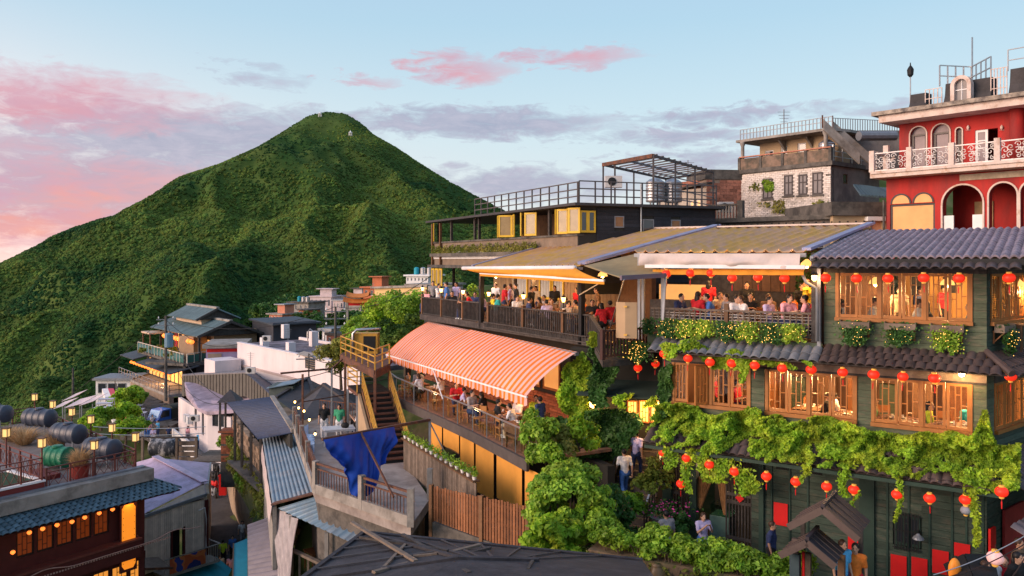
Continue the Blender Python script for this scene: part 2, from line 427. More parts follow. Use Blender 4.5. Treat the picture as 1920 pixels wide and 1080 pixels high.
def forest_mat(name,c1,c2):
    m=bpy.data.materials.new(name);m.use_nodes=True;nt=m.node_tree;L=nt.links.new;b=nt.nodes['Principled BSDF']
    geo=N(nt,'ShaderNodeNewGeometry');oi=N(nt,'ShaderNodeObjectInfo')
    nb=N(nt,'ShaderNodeTexNoise',i_Scale=0.007,i_Detail=5.0,i_Roughness=0.6);L(geo.outputs['Position'],nb.inputs[0])
    ns=N(nt,'ShaderNodeTexNoise',i_Scale=0.45,i_Detail=3.0);L(geo.outputs['Position'],ns.inputs[0])
    mr=N(nt,'ShaderNodeMapRange');L(nb.outputs[0],mr.inputs[0]);mr.inputs[1].default_value=0.41;mr.inputs[2].default_value=0.61
    mx=N(nt,'ShaderNodeMix',data_type='RGBA');L(mr.outputs[0],mx.inputs[0]);mx.inputs[6].default_value=c1+(1,);mx.inputs[7].default_value=c2+(1,)  # broad noise paints lit and dark relief into the canopy colour
    a=N(nt,'ShaderNodeMapRange');L(oi.outputs['Random'],a.inputs[0]);a.inputs[3].default_value=0.72;a.inputs[4].default_value=1.32
    c=N(nt,'ShaderNodeMapRange');L(ns.outputs[0],c.inputs[0]);c.inputs[1].default_value=0.3;c.inputs[2].default_value=0.7;c.inputs[3].default_value=0.65;c.inputs[4].default_value=1.35
    mu=N(nt,'ShaderNodeMath',operation='MULTIPLY');L(a.outputs[0],mu.inputs[0]);L(c.outputs[0],mu.inputs[1])
    hs=N(nt,'ShaderNodeHueSaturation');L(mx.outputs[2],hs.inputs['Color']);L(mu.outputs[0],hs.inputs['Value'])
    h2=N(nt,'ShaderNodeMapRange');L(oi.outputs['Random'],h2.inputs[0]);h2.inputs[3].default_value=0.475;h2.inputs[4].default_value=0.52;L(h2.outputs[0],hs.inputs['Hue'])
    L(hs.outputs[0],b.inputs['Base Color']);b.inputs['Roughness'].default_value=0.9;b.inputs['Specular IOR Level'].default_value=0.08
    MATS[name]=m;return m
def scatter_points(name,pts,scl,col,label,cat,kind='stuff'):
    """point cloud mesh + geometry nodes instancing of the crowns in col (uncountable forest only)"""
    me=bpy.data.meshes.new(name);me.from_pydata(pts.tolist(),[],[]);me.update()
    at=me.attributes.new('scl','FLOAT','POINT');at.data.foreach_set('value',scl.astype(np.float32))
    o=link(name,me,None);tag(o,label,cat,kind=kind)
    ng=bpy.data.node_groups.new(name,'GeometryNodeTree')
    ng.interface.new_socket('Geometry',in_out='INPUT',socket_type='NodeSocketGeometry');ng.interface.new_socket('Geometry',in_out='OUTPUT',socket_type='NodeSocketGeometry')
    gi=ng.nodes.new('NodeGroupInput');go=ng.nodes.new('NodeGroupOutput');L=ng.links.new
    ci=ng.nodes.new('GeometryNodeCollectionInfo');ci.inputs[0].default_value=col;ci.inputs['Separate Children'].default_value=True;ci.inputs['Reset Children'].default_value=True
    ip=ng.nodes.new('GeometryNodeInstanceOnPoints');L(gi.outputs[0],ip.inputs['Points']);L(ci.outputs[0],ip.inputs['Instance']);ip.inputs['Pick Instance'].default_value=True
    na=ng.nodes.new('GeometryNodeInputNamedAttribute');na.data_type='FLOAT';na.inputs['Name'].default_value='scl'
    L(na.outputs[0],ip.inputs['Scale'])
    rv=ng.nodes.new('FunctionNodeRandomValue');rv.data_type='FLOAT_VECTOR';rv.inputs[1].default_value=(0.3,0.3,6.28);L(rv.outputs[0],ip.inputs['Rotation'])
    L(ip.outputs[0],go.inputs[0])
    md=o.modifiers.new('scatter','NODES');md.node_group=ng
    return o
def scatter(o,col,V,npx,ny,XX,YY,ZZ,mat):
    # sample positions with density falling with distance
    n=230000
    pxr=rng.uniform(-60,1150,n);t=rng.random(n);Y=340*(1480/340.0)**(t**0.8);X=(pxr-HX)/FPX*Y
    z=mountain_z(X,Y)
    # hide those that fall behind the ridge or far below the frame
    py=HY-FPX*z/Y
    keep=(py<1080) & (z>-200)
    gap=fbm(X/60,Y/60,77,3);top=z/210.0
    keep &= ~((gap>0.22-0.30*np.clip(top-0.25,0,1)) & (rng.random(n)<0.62) & (top>0.3))
    X,Y,z,top=X[keep],Y[keep],z[keep],top[keep]
    sc=(0.85+2.4*rng.random(len(X))**2.4)*(1-0.5*np.clip(top-0.35,0,0.65)/0.65)*np.clip(Y/900.0,0.55,1.0)
    scatter_points('mountain_forest',np.stack([X,Y,z-sc*0.05],1),sc,col,'dense green forest covering the conical mountain','forest')
mountain()
def sea():
    m=MB();m.add([(-45000,-3000,-330),(45000,-3000,-330),(45000,55000,-330),(-45000,55000,-330)],[(0,1,2,3)])
    mt=M('m_sea',(0.16,0.19,0.27),0.35,0.1,0.002,spec=0.5)
    o=m.build('sea',mt);o['kind']='structure'
sea()
# ================================================================== LIBRARY: shared pieces
_UB={}
def unit(mat):
    if mat.name not in _UB:
        m=MB();ubox(m,-.5,.5,-.5,.5,-.5,.5);me=m.mesh('piece');me.materials.append(mat);_UB[mat.name]=me
    return _UB[mat.name]
def bx(name,fr,s0,s1,d0,d1,z0,z1,mat,parent,roll=0.0):
    """one box piece of a frame (shared unit mesh, scaled)"""
    mw=fr.mat((s0+s1)/2,(d0+d1)/2,(z0+z1)/2) @ Matrix.Rotation(roll,4,'Y') @ Matrix.Diagonal((abs(s1-s0),abs(d1-d0),abs(z1-z0),1))
    return inst(name,unit(mat),mw,parent)
def bi(name,a,b,w,h,mat,parent,up=Vector((0,0,1))):
    """one straight bar piece from a to b"""
    a=Vector(a);b=Vector(b);t=b-a;l=t.length;t.normalize();x=t.cross(up)
    if x.length<1e-3:x=t.cross(Vector((0,1,0)))
    x.normalize();y=x.cross(t)
    mw=Matrix(((x.x*w,t.x*l,y.x*h,(a.x+b.x)/2),(x.y*w,t.y*l,y.y*h,(a.y+b.y)/2),(x.z*w,t.z*l,y.z*h,(a.z+b.z)/2),(0,0,0,1)))
    o=bpy.data.objects.new(name,unit(mat));COL.objects.link(o)
    if parent is not None:o.parent=parent;mw=Matrix.Translation(-root_of(parent)) @ mw
    o.matrix_basis=mw;return o
# ---- base materials
WOOD_DK=M('m_wood_dark',(0.042,0.036,0.034),0.7,0.3,6,0.2,rand=0.25,col2=(0.060,0.052,0.047),s2=3)
WOOD_BR=M('m_wood_brown',(0.15,0.075,0.035),0.6,0.3,5,0.15,rand=0.2)
WOOD_RED=M('m_wood_red',(0.22,0.085,0.03),0.55,0.25,5,0.12,rand=0.2)
WOOD_GREY=M('m_wood_grey',(0.17,0.13,0.10),0.85,0.3,5,0.25,rand=0.3)
WIN_WOOD=M('m_window_wood',(0.34,0.135,0.035),0.45,0.2,4,0.05,rand=0.12)
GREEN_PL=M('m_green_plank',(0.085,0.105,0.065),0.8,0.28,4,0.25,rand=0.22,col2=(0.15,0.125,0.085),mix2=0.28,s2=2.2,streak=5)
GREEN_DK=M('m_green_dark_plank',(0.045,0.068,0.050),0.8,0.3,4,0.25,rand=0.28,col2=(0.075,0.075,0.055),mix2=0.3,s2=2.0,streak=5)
GREEN_TRIM=M('m_green_trim',(0.022,0.048,0.036),0.6,0.2,4,0.1,rand=0.1)
BACKING=M('m_backing',(0.035,0.034,0.030),0.95,0.1,3)
BLACK=M('m_black',(0.012,0.012,0.013),0.6,0.2,4)
STEEL=M('m_steel',(0.45,0.44,0.44),0.35,0.12,5,metal=0.8)
RUST=M('m_rust_steel',(0.16,0.065,0.035),0.75,0.35,5,0.2,col2=(0.09,0.05,0.04),s2=4)
GREYMET=M('m_grey_metal',(0.22,0.23,0.25),0.5,0.2,4,metal=0.3)
WHITE=M('m_white_paint',(0.75,0.73,0.72),0.6,0.12,2)
CONC=M('m_concrete',(0.30,0.27,0.24),0.9,0.25,1.2,0.25,col2=(0.16,0.14,0.12),mix2=0.35,s2=0.9)
CONC_DK=M('m_concrete_dark',(0.13,0.115,0.10),0.95,0.3,1.5,0.3,col2=(0.06,0.055,0.05),mix2=0.45,s2=1.2)
TILE_BR=M('m_tile_brown',(0.085,0.062,0.060),0.42,0.25,6,0.1,rand=0.28,spec=0.5)
TILE_GREY=M('m_tile_grey',(0.16,0.17,0.19),0.5,0.25,5,0.1,rand=0.25)
TILE_PURP=M('m_tile_purple',(0.185,0.145,0.175),0.42,0.3,3,0.15,attr=True,rand=0.3,spec=0.5)
TILE_BLUE=M('m_tile_blue',(0.075,0.125,0.155),0.5,0.25,4,0.1,rand=0.22)
REDP=M('m_red_paint',(0.62,0.012,0.012),0.5,0.12,3)
GLASS=glass_mat('m_glass',(0.93,0.95,0.93),0.0)
GLASS_G=glass_mat('m_glass_green',(0.55,0.75,0.68),0.10)
GLASS_DK=M('m_glass_dark',(0.03,0.035,0.045),0.08,0.1,2,spec=0.9)
WARM_WALL=M('m_warm_wall',(0.62,0.34,0.11),0.85,0.15,1.2)
BULB=M('m_bulb',(1,0.8,0.4),0.5,0,1,emit=(1,0.55,0.15),es=6)
FAIRY=M('m_fairy_light',(1,0.75,0.3),0.5,0,1,emit=(1,0.48,0.09),es=2.2)
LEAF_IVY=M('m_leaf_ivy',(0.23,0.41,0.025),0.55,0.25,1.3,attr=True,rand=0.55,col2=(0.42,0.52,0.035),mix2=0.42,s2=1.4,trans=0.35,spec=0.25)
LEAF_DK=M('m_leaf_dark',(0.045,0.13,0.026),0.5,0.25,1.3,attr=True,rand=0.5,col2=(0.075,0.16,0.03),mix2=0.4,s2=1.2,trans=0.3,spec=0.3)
LEAF_BR=M('m_leaf_bright',(0.19,0.36,0.03),0.5,0.25,1.3,attr=True,rand=0.5,col2=(0.32,0.46,0.04),mix2=0.45,s2=1.6,trans=0.35,spec=0.3)
LEAF_TREE=M('m_leaf_tree',(0.045,0.105,0.018),0.6,0.25,0.5,attr=True,rand=0.5,col2=(0.11,0.16,0.025),mix2=0.42,s2=0.35,trans=0.25,spec=0.15)
LEAF_YEL=M('m_leaf_yellowgreen',(0.17,0.21,0.03),0.6,0.25,0.5,attr=True,rand=0.5,col2=(0.27,0.24,0.06),mix2=0.45,s2=0.5,trans=0.3,spec=0.15)
BARK=M('m_bark',(0.10,0.07,0.05),0.9,0.3,6,0.4)
GRASS_DRY=M('m_dry_grass',(0.50,0.33,0.17),0.8,0.25,3,attr=True,rand=0.35,trans=0.3)
LANT=M('m_lantern_red',(0.72,0.03,0.015),0.45,0.08,2,emit=(1.0,0.03,0.008),es=0.30)
LANT_HOT=M('m_lantern_orange',(0.9,0.25,0.05),0.5,0.08,2,emit=(1.0,0.17,0.025),es=1.1)
GOLD=M('m_gold',(0.75,0.40,0.07),0.4,0.1,3,emit=(1,.5,.1),es=0.1)
CORD=M('m_cord',(0.03,0.02,0.02),0.9,0,1)
# ---- lantern
def lantern_proto():
    r,n=0.175,24;m=MB();prof=[]
    for i in range(11):
        a=-1.25+2.5*i/10;prof.append((r*math.cos(a)**0.9,0.82*r*math.sin(a)))
    c=Vector((0,0,0));vs=[]
    for (q,h) in prof:
        for k in range(n):rr=q*(1.0 if k % 2==0 else 0.955);vs.append((rr*math.cos(2*math.pi*k/n),rr*math.sin(2*math.pi*k/n),h))
    fs=[(i*n+k,i*n+(k+1) % n,(i+1)*n+(k+1) % n,(i+1)*n+k) for i in range(10) for k in range(n)]+[tuple(range(n-1,-1,-1)),tuple(range(10*n,11*n))]
    m.add(vs,fs);shade=m.mesh('shade',smooth=True);shade.materials.append(LANT)
    m=MB();m.lathe((0,0,0.13),[(0.075,0),(0.075,0.045),(0.06,0.05)],12);top=m.mesh('cap');top.materials.append(GOLD)
    m=MB();m.lathe((0,0,-0.19),[(0.05,0),(0.062,0.01),(0.07,0.05)],12);bot=m.mesh('cap');bot.materials.append(GOLD)
    m=MB();m.lathe((0,0,-0.47),[(0.014,0),(0.022,0.18),(0.008,0.2),(0.004,0.3)],6);tas=m.mesh('tassel');tas.materials.append(REDP)
    m=MB();m.tube((0,0,0.17),(0,0,0.30),0.006,n=5);cord=m.mesh('cord');cord.materials.append(CORD)
    return shade,top,bot,tas,cord
LP=lantern_proto()
def lantern(c,label,group,k=1.0,tassel=True,mat=None):
    o=T('paper_lantern',label,'lantern',c,group);o.rotation_euler=(random.uniform(-.06,.06),random.uniform(-.06,.06),random.uniform(0,6));k *= .84;o.scale=(k,k,k)
    for nm,me in zip(('shade','cap','cap','tassel','cord'),LP):
        if nm=='tassel' and not tassel:continue
        q=bpy.data.objects.new(nm,me);COL.objects.link(q);q.parent=o
        if nm=='shade' and mat:q.material_slots[0].link='OBJECT';q.material_slots[0].material=mat
    return o
# ---- roof tiles
def tile_mesh(name,w,l,h,mat,n=7):
    """barrel tile: x across, y down the slope (0..-l), z up"""
    m=MB();vs=[]
    for y,k in ((0,0.9),(-l,1.0)):
        for t in (0,0.022):
            for i in range(n+1):
                u=i/n;x=(u-0.5)*w;z=h*(math.sin(math.pi*u)**0.8)*k+(0.02 if y else 0)
                vs.append((x*k,y,z-t))
    W=n+1;fs=[]
    for i in range(n):
        fs+=[(i,i+1,2*W+i+1,2*W+i),(W+i+1,W+i,3*W+i,3*W+i+1),(2*W+i,2*W+i+1,3*W+i+1,3*W+i),(i+1,i,W+i,W+i+1)]
    fs+=[(0,2*W,3*W,W),(n,W+n,3*W+n,2*W+n)]
    m.add(vs,fs);me=m.mesh(name,smooth=False);me.materials.append(mat);return me
def tiles(parent,a,b,c,d,rows,w,mat,jit=0.006,lab=None):
    """tile a sloping strip: top edge a->b, bottom edge d->c"""
    a,b,c,d=map(Vector,(a,b,c,d));n=max(1,round(((d-c).length)/w));cache={}
    for j in range(rows):
        for i in range(n):
            def pt(u,v):return a.lerp(b,u).lerp(d.lerp(c,u),v)
            u=(i+.5)/n;p0=pt(u,j/rows);p1=pt(u,(j+1)/rows);ex=(pt((i+1)/n,(j+1)/rows)-pt(i/n,(j+1)/rows));wid=ex.length;ex.normalize()
            ey=(p0-p1);l=ey.length;ey.normalize();ez=ex.cross(ey).normalized();ey=ez.cross(ex)
            key=(round(l,2),round(w,2))
            if key not in cache:cache[key]=tile_mesh('roof_tile',w*1.06,l*1.12,w*0.28,mat)
            mw=Matrix(((ex.x,ey.x,ez.x,p0.x),(ex.y,ey.y,ez.y,p0.y),(ex.z,ey.z,ez.z,p0.z+random.uniform(0,jit)),(0,0,0,1)))
            inst('roof_tile',cache[key],mw @ Matrix.Rotation(random.uniform(-.015,.015),4,'Z') @ Matrix.Diagonal((wid/w,1,1,1)),parent)
def corrugated(a,b,c,d,pitch,amp,th=0.03,nv=2,shape='sin',steps=0):
    """sheet with ribs running from edge a-b to edge d-c"""
    L=(Vector(b)-Vector(a)).length;n=max(2,int(L/pitch));seg=6 if shape=='sin' else 8
    def fn(u,v):
        t=(u*n) % 1.0
        if shape=='sin':h=amp*0.5*(1+math.cos(2*math.pi*t))
        elif shape=='box':h=amp*max(0,min(1,(0.5-abs(t-0.5))*-8+1.4))
        else:h=amp*abs(math.sin(math.pi*t))
        if steps:h+=amp*0.5*((v*steps) % 1.0)
        return h
    m=MB();m.slab(a,b,c,d,th,n*seg,max(nv,steps*4),fn);return m
# ---- railings
def railing(parent,a,b,h,gap=0.13,bw=0.035,mat=WOOD_DK,rail=(0.09,0.05),low=0.08,post_mat=None,posts=(),pw=0.11,ph=0.15,rail_mat=None,brace=False):
    a=Vector(a);b=Vector(b);up=Vector((0,0,1));n=max(1,int((b-a).length/gap))
    bi('top_rail',a+up*h,b+up*h,rail[0],rail[1],rail_mat or mat,parent)
    bi('bottom_rail',a+up*low,b+up*low,rail[1],rail[1],mat,parent)
    for i in range(n):
        p=a.lerp(b,(i+.5)/n);bi('baluster',p+up*(low+rail[1]/2),p+up*(h-rail[1]/2),bw,bw,mat,parent,up=(b-a).normalized())
    for t in posts:
        p=a.lerp(b,t);bi('post',p,p+up*(h+ph),pw,pw,post_mat or mat,parent,up=(b-a).normalized())
# ---- lattice window
def window(parent,fr,s0,s1,z0,z1,d,mat=WIN_WOOD,fw=0.07,pattern=0,glass=GLASS,dep=0.06,hinge=0.0,label=None,bars=True):
    """one sash: a frame mesh with glazing bars and pane as sub-parts; hinge swings it outwards"""
    f2=fr
    if hinge:
        o=fr.p(s0 if hinge>0 else s1,d,0);f2=Fr((o.x,o.y),math.degrees(fr.ang)-hinge);W=s1-s0
        s0,s1,d=(0,W,0) if hinge>0 else (-W,0,0)
    m=MB();m.box(f2,s0,s0+fw,d-dep,d,z0,z1);m.box(f2,s1-fw,s1,d-dep,d,z0,z1)
    m.box(f2,s0+fw,s1-fw,d-dep,d-.002,z0,z0+fw*1.2);m.box(f2,s0+fw,s1-fw,d-dep,d-.002,z1-fw,z1)
    o=m.build('window',mat,parent)
    i0,i1,j0,j1=s0+fw,s1-fw,z0+fw*1.2,z1-fw;W=i1-i0;H=j1-j0;b=0.028
    if bars:
        xs=[i0+W*.33,i0+W*.66]
        for x in xs:bx('glazing_bar',f2,x-b/2,x+b/2,d-.04,d-.012,j0,j1,mat,o)
        fr3=[(0,.50),(1,.80),(1,.20),(2,.45)] if pattern % 2==0 else [(0,.45),(1,.22),(1,.78),(2,.52)]
        ed=[i0,xs[0],xs[1],i1]
        for c,t in fr3:bx('glazing_bar',f2,ed[c]+b/2,ed[c+1]-b/2,d-.038,d-.014,j0+H*t-b/2,j0+H*t+b/2,mat,o)
    bx('pane',f2,i0-.01,i1+.01,d-.030,d-.024,j0-.01,j1+.01,glass,o)
    return o
def clad(parent,fr,s0,s1,z0,z1,mat,h=0.2,d=0.0,name='plank',back=True,th=0.03):
    """horizontal weatherboards, one piece each, on a dark backing"""
    n=max(1,round((z1-z0)/h));q=(z1-z0)/n
    for i in range(n):
        k=random.uniform(-.006,.008)
        bx(name,fr,s0,s1,d-th,d+k,z0+i*q+.008,z0+(i+1)*q,mat,parent)
    if back:m=MB();m.box(fr,s0+.004,s1-.004,d-.16,d-th-.002,z0,z1);m.build('wall_backing',BACKING,parent)
# ---- lamps
def lamp(name,p,power,col=(1,.54,.22),r=0.12):
    l=bpy.data.lights.new(name,'POINT');l.energy=power;l.color=col;l.shadow_soft_size=r
    o=bpy.data.objects.new(name,l);COL.objects.link(o);o.location=p;return o
def cable(pts,r,mat,label,sag=0.0,group=None,name='cable'):
    a,b=Vector(pts[0]),Vector(pts[-1]);P=[]
    if len(pts)==2:
        for i in range(13):t=i/12;q=a.lerp(b,t);q.z -= sag*4*t*(1-t);P.append(q)
    else:P=pts
    m=MB();m.pipe(P,r,5);return m.thing(name,mat,label,'cable',group)
# ---- people
def capsule(m,a,b,ra,rb,n=10):
    a=Vector(a);b=Vector(b);t=(b-a);l=t.length;t=t.normalized() if l>1e-5 else Vector((0,0,1))
    prof=[(ra*math.cos(x),-ra*math.sin(x)) for x in (1.45,1.0,.5,0)]+[(rb*math.cos(x),l+rb*math.sin(x)) for x in (0,.5,1.0,1.45)]
    m.lathe(a,prof,n,t)
def ellip(m,c,rx,ry,rz,n=12):
    vs=[];k=8
    for i in range(k+1):
        a=-math.pi/2+math.pi*i/k
        for j in range(n):b=2*math.pi*j/n;vs.append((c[0]+rx*math.cos(a)*math.cos(b)+1e-5*j,c[1]+ry*math.cos(a)*math.sin(b),c[2]+rz*math.sin(a)))
    m.add(vs,[(i*n+j,i*n+(j+1) % n,(i+1)*n+(j+1) % n,(i+1)*n+j) for i in range(k) for j in range(n)])
def remesh(m,vox,dec,name):
    me=m.mesh(name);ob=bpy.data.objects.new(name,me);COL.objects.link(ob)
    r=ob.modifiers.new('r','REMESH');r.mode='VOXEL';r.voxel_size=vox
    s_=ob.modifiers.new('s','SMOOTH');s_.iterations=3;s_.factor=0.5
    if dec<1:dc=ob.modifiers.new('d','DECIMATE');dc.ratio=dec
    dg=bpy.context.evaluated_depsgraph_get();out=bpy.data.meshes.new_from_object(ob.evaluated_get(dg));out.name=name
    bpy.data.objects.remove(ob);out.polygons.foreach_set('use_smooth',[True]*len(out.polygons));return out
SKIN=[M('m_skin_a',(0.52,0.30,0.20),0.55,0.05,3),M('m_skin_b',(0.42,0.23,0.15),0.55,0.05,3)]
HAIR=[M('m_hair',(0.012,0.010,0.010),0.5,0.2,8),M('m_hair_brown',(0.05,0.025,0.015),0.5,0.2,8)]
EYE=M('m_eye',(0.01,0.01,0.01),0.2,0,1)
def pose_meshes(kind):
    sit=kind.startswith('sit');lean={'sit_lean':.30,'sit':.10,'walk':.08}.get(kind,0.03)
    hz=0.53 if sit else 0.93
    def up(t,x=0):return Vector((x,-lean*t,hz+t))          # along the spine
    pel,ch,nk=up(0),up(.34),up(.53);head=up(.68)+Vector((0,-.02,0))
    sh=[up(.47,s*.18) for s in (-1,1)]
    if kind=='sit':el=[up(.20,s*.23)+Vector((0,-.10,0)) for s in (-1,1)];wr=[Vector((s*.14,-.42,.80)) for s in (-1,1)]
    elif kind=='sit_lean':el=[up(.22,s*.26)+Vector((0,-.16,0)) for s in (-1,1)];wr=[Vector((s*.08,-.56,.84)) for s in (-1,1)]
    elif kind=='stand_phone':el=[up(.24,s*.23)+Vector((0,-.16,0)) for s in (-1,1)];wr=[up(.48,s*.08)+Vector((0,-.36,0)) for s in (-1,1)]
    elif kind=='walk':el=[up(.20,-.24)+Vector((0,.10,0)),up(.20,.24)+Vector((0,-.08,0))];wr=[up(-.03,-.25)+Vector((0,.06,0)),up(.0,.25)+Vector((0,-.24,0))]
    else:el=[up(.19,s*.235)+Vector((0,.02,0)) for s in (-1,1)];wr=[up(-.05,s*.25)+Vector((0,-.06,0)) for s in (-1,1)]
    hp=[pel+Vector((s*.095,0,-.03)) for s in (-1,1)]
    if sit:kn=[Vector((s*.13,-.43,.50)) for s in (-1,1)];an=[Vector((s*.13,-.40+.08*s,.09)) for s in (-1,1)]
    elif kind=='walk':kn=[Vector((-.10,-.20,.52)),Vector((.10,.02,.49))];an=[Vector((-.10,-.20,.09)),Vector((.10,.30,.14))]
    else:kn=[Vector((s*.10,-.02,.49)) for s in (-1,1)];an=[Vector((s*.11,.02,.08)) for s in (-1,1)]
    b=MB()
    capsule(b,pel,up(.18),.135,.125);capsule(b,up(.16),ch,.125,.145);capsule(b,ch+Vector((-.06,0,.03)),ch+Vector((.06,0,.03)),.12,.12)
    capsule(b,sh[0],sh[1],.075,.075);capsule(b,nk-Vector((0,0,.04)),head-Vector((0,0,.03)),.058,.055)
    ellip(b,head,.078,.098,.115);ellip(b,head+Vector((0,-.04,-.07)),.055,.06,.055)
    capsule(b,head+Vector((0,-.098,.0)),head+Vector((0,-.115,-.022)),.012,.017,6)
    for s in (-1,1):ellip(b,head+Vector((s*.08,.005,-.01)),.014,.024,.032,6)
    for i in (0,1):
        s=(-1,1)[i]
        capsule(b,sh[i],el[i],.052,.040);capsule(b,el[i],wr[i],.040,.028)
        d=(wr[i]-el[i]).normalized();pal=wr[i]+d*.07;x=Vector((1,0,0));x=(x-d*x.dot(d)).normalized()
        capsule(b,wr[i]+d*.02,pal,.028,.032,8)
        for k,ln in enumerate((.060,.075,.070,.052)):
            o=pal+x*(k-1.5)*.019;cu=Vector((0,0,-.020));capsule(b,o,o+d*ln*.55,.0095,.009,6);capsule(b,o+d*ln*.55,o+d*ln+cu,.009,.008,6)
        capsule(b,wr[i]+d*.03-x*s*.02,wr[i]+d*.07-x*s*.055,.011,.009,6)
        capsule(b,hp[i],kn[i],.088,.062);capsule(b,kn[i],an[i],.060,.040)
        capsule(b,an[i]-Vector((0,-.03,.03)),an[i]+Vector((0,-.15,-.045)),.045,.035)
    shirt=MB()
    capsule(shirt,pel+Vector((0,0,.0)),up(.18),.152,.142);capsule(shirt,up(.16),ch,.142,.160);capsule(shirt,ch+Vector((-.06,0,.03)),ch+Vector((.06,0,.03)),.135,.135)
    capsule(shirt,sh[0],sh[1],.090,.090)
    for i in (0,1):capsule(shirt,sh[i],sh[i].lerp(el[i],.75),.072,.062)
    tr=MB();capsule(tr,pel-Vector((.05,0,.02)),pel-Vector((-.05,0,.02)),.145,.145)
    for i in (0,1):capsule(tr,hp[i],kn[i],.105,.078);capsule(tr,kn[i],kn[i].lerp(an[i],.92),.076,.058)
    shoe=MB()
    for i in (0,1):capsule(shoe,an[i]+Vector((0,.03,-.03)),an[i]+Vector((0,-.15,-.045)),.052,.043)
    hair=MB();ellip(hair,head+Vector((0,.022,.028)),.092,.102,.105,14)
    for v in range(0):pass
    hl=MB();ellip(hl,head+Vector((0,.022,.028)),.094,.104,.107,14);ellip(hl,head+Vector((0,.075,-.12)),.095,.055,.17,12)
    ey=MB()
    for s in (-1,1):ellip(ey,head+Vector((s*.032,-.090,.012)),.013,.010,.008,6)
    ellip(ey,head+Vector((0,-.099,-.058)),.026,.006,.006,6)
    hm=hair.mesh('hair',smooth=True);hlm=hl.mesh('hair',smooth=True)
    return dict(body=remesh(b,.0135,.22,'body'),shirt=remesh(shirt,.022,.5,'shirt'),trousers=remesh(tr,.022,.5,'trousers'),shoes=remesh(shoe,.02,.6,'shoes'),hair=hm,hair_long=hlm,eyes=ey.mesh('eyes'))
POSES={k:pose_meshes(k) for k in ('sit','sit_lean','stand','stand_phone','walk')}
CLOTH={'white':(.72,.70,.70),'pink':(.72,.36,.42),'red':(.55,.02,.03),'black':(.015,.015,.017),'navy':(.03,.045,.12),'lavender':(.50,.44,.68),
         'blue':(.06,.17,.50),'yellow':(.75,.60,.05),'grey':(.25,.25,.27),'lime':(.55,.70,.04),'green':(.05,.30,.15),'brown':(.20,.12,.07),'teal':(.03,.34,.36),'striped grey':(.42,.38,.37),'beige':(.55,.43,.30),'light blue':(.10,.42,.72),'orange':(.75,.20,.03)}
def cloth(c):return M('m_cloth_'+c.replace(' ','_'),CLOTH[c],0.85,0.25,14,0.5,rand=0.06,bscale=22)
_PC={}
def person(pos,face,pose,shirt,trousers='navy',long=False,where='',group=None,extra='',k=None,hat=None):
    """pos = ground point under the body, face = direction looked at in degrees (0 = towards -Y, + turns to +X)"""
    act={'sit':'sitting','sit_lean':'leaning forward','stand':'standing','stand_phone':'holding hands up','walk':'walking'}[pose]
    lab=f'{"long haired " if long else ""}person in {shirt} top, {trousers} trousers, {act} {where}'
    o=T('person',' '.join(lab.split()),'person',pos,group or ('people '+where));o.rotation_euler=(0,0,R(face));k=k or random.uniform(.94,1.03);o.scale=(k,k,k)
    P=POSES[pose];i=random.random()<.3;sm=SKIN[int(i)]
    def ch(nm,me,mat):
        q=bpy.data.objects.new(nm,me);COL.objects.link(q);q.parent=o
        if not me.materials:me.materials.append(mat)
        q.material_slots[0].link='OBJECT';q.material_slots[0].material=mat
    ch('body',P['body'],sm);ch('shirt',P['shirt'],cloth(shirt));ch('trousers',P['trousers'],cloth(trousers));ch('shoes',P['shoes'],cloth('white' if i else 'black'))
    ch('hair',P['hair_long' if long else 'hair'],cloth(hat) if hat else HAIR[int(random.random()<.25)]);ch('eyes',P['eyes'],EYE)
    return o
# ---- furniture
def table(pos,rz,label,group,w=.8,l=.8,h=.74,mat=WOOD_BR,leg=.05,name='table'):
    key=('table',w,l,h,mat.name)
    if key not in _PC:
        m=MB();ubox(m,-l/2,l/2,-w/2,w/2,h-.04,h);t=m.mesh('table_top');t.materials.append(mat)
        lg=unit_box('leg',leg,leg,h-.045,.004);lg.materials.append(mat)
        m=MB();ubox(m,-l/2+.08,l/2-.08,-w/2+.05,-w/2+.08,h-.12,h-.042);ubox(m,-l/2+.08,l/2-.08,w/2-.08,w/2-.05,h-.12,h-.042);ap=m.mesh('apron');ap.materials.append(mat)
        _PC[key]=(t,lg,ap)
    t,lg,ap=_PC[key];o=T(name,label,'table',pos,group);o.rotation_euler=(0,0,R(rz))
    q=bpy.data.objects.new('table_top',t);COL.objects.link(q);q.parent=o
    q=bpy.data.objects.new('apron',ap);COL.objects.link(q);q.parent=o
    for sx in (-1,1):
        for sy in (-1,1):
            q=bpy.data.objects.new('leg',lg);COL.objects.link(q);q.parent=o;q.location=(sx*(l/2-.06),sy*(w/2-.06),0)
    return o
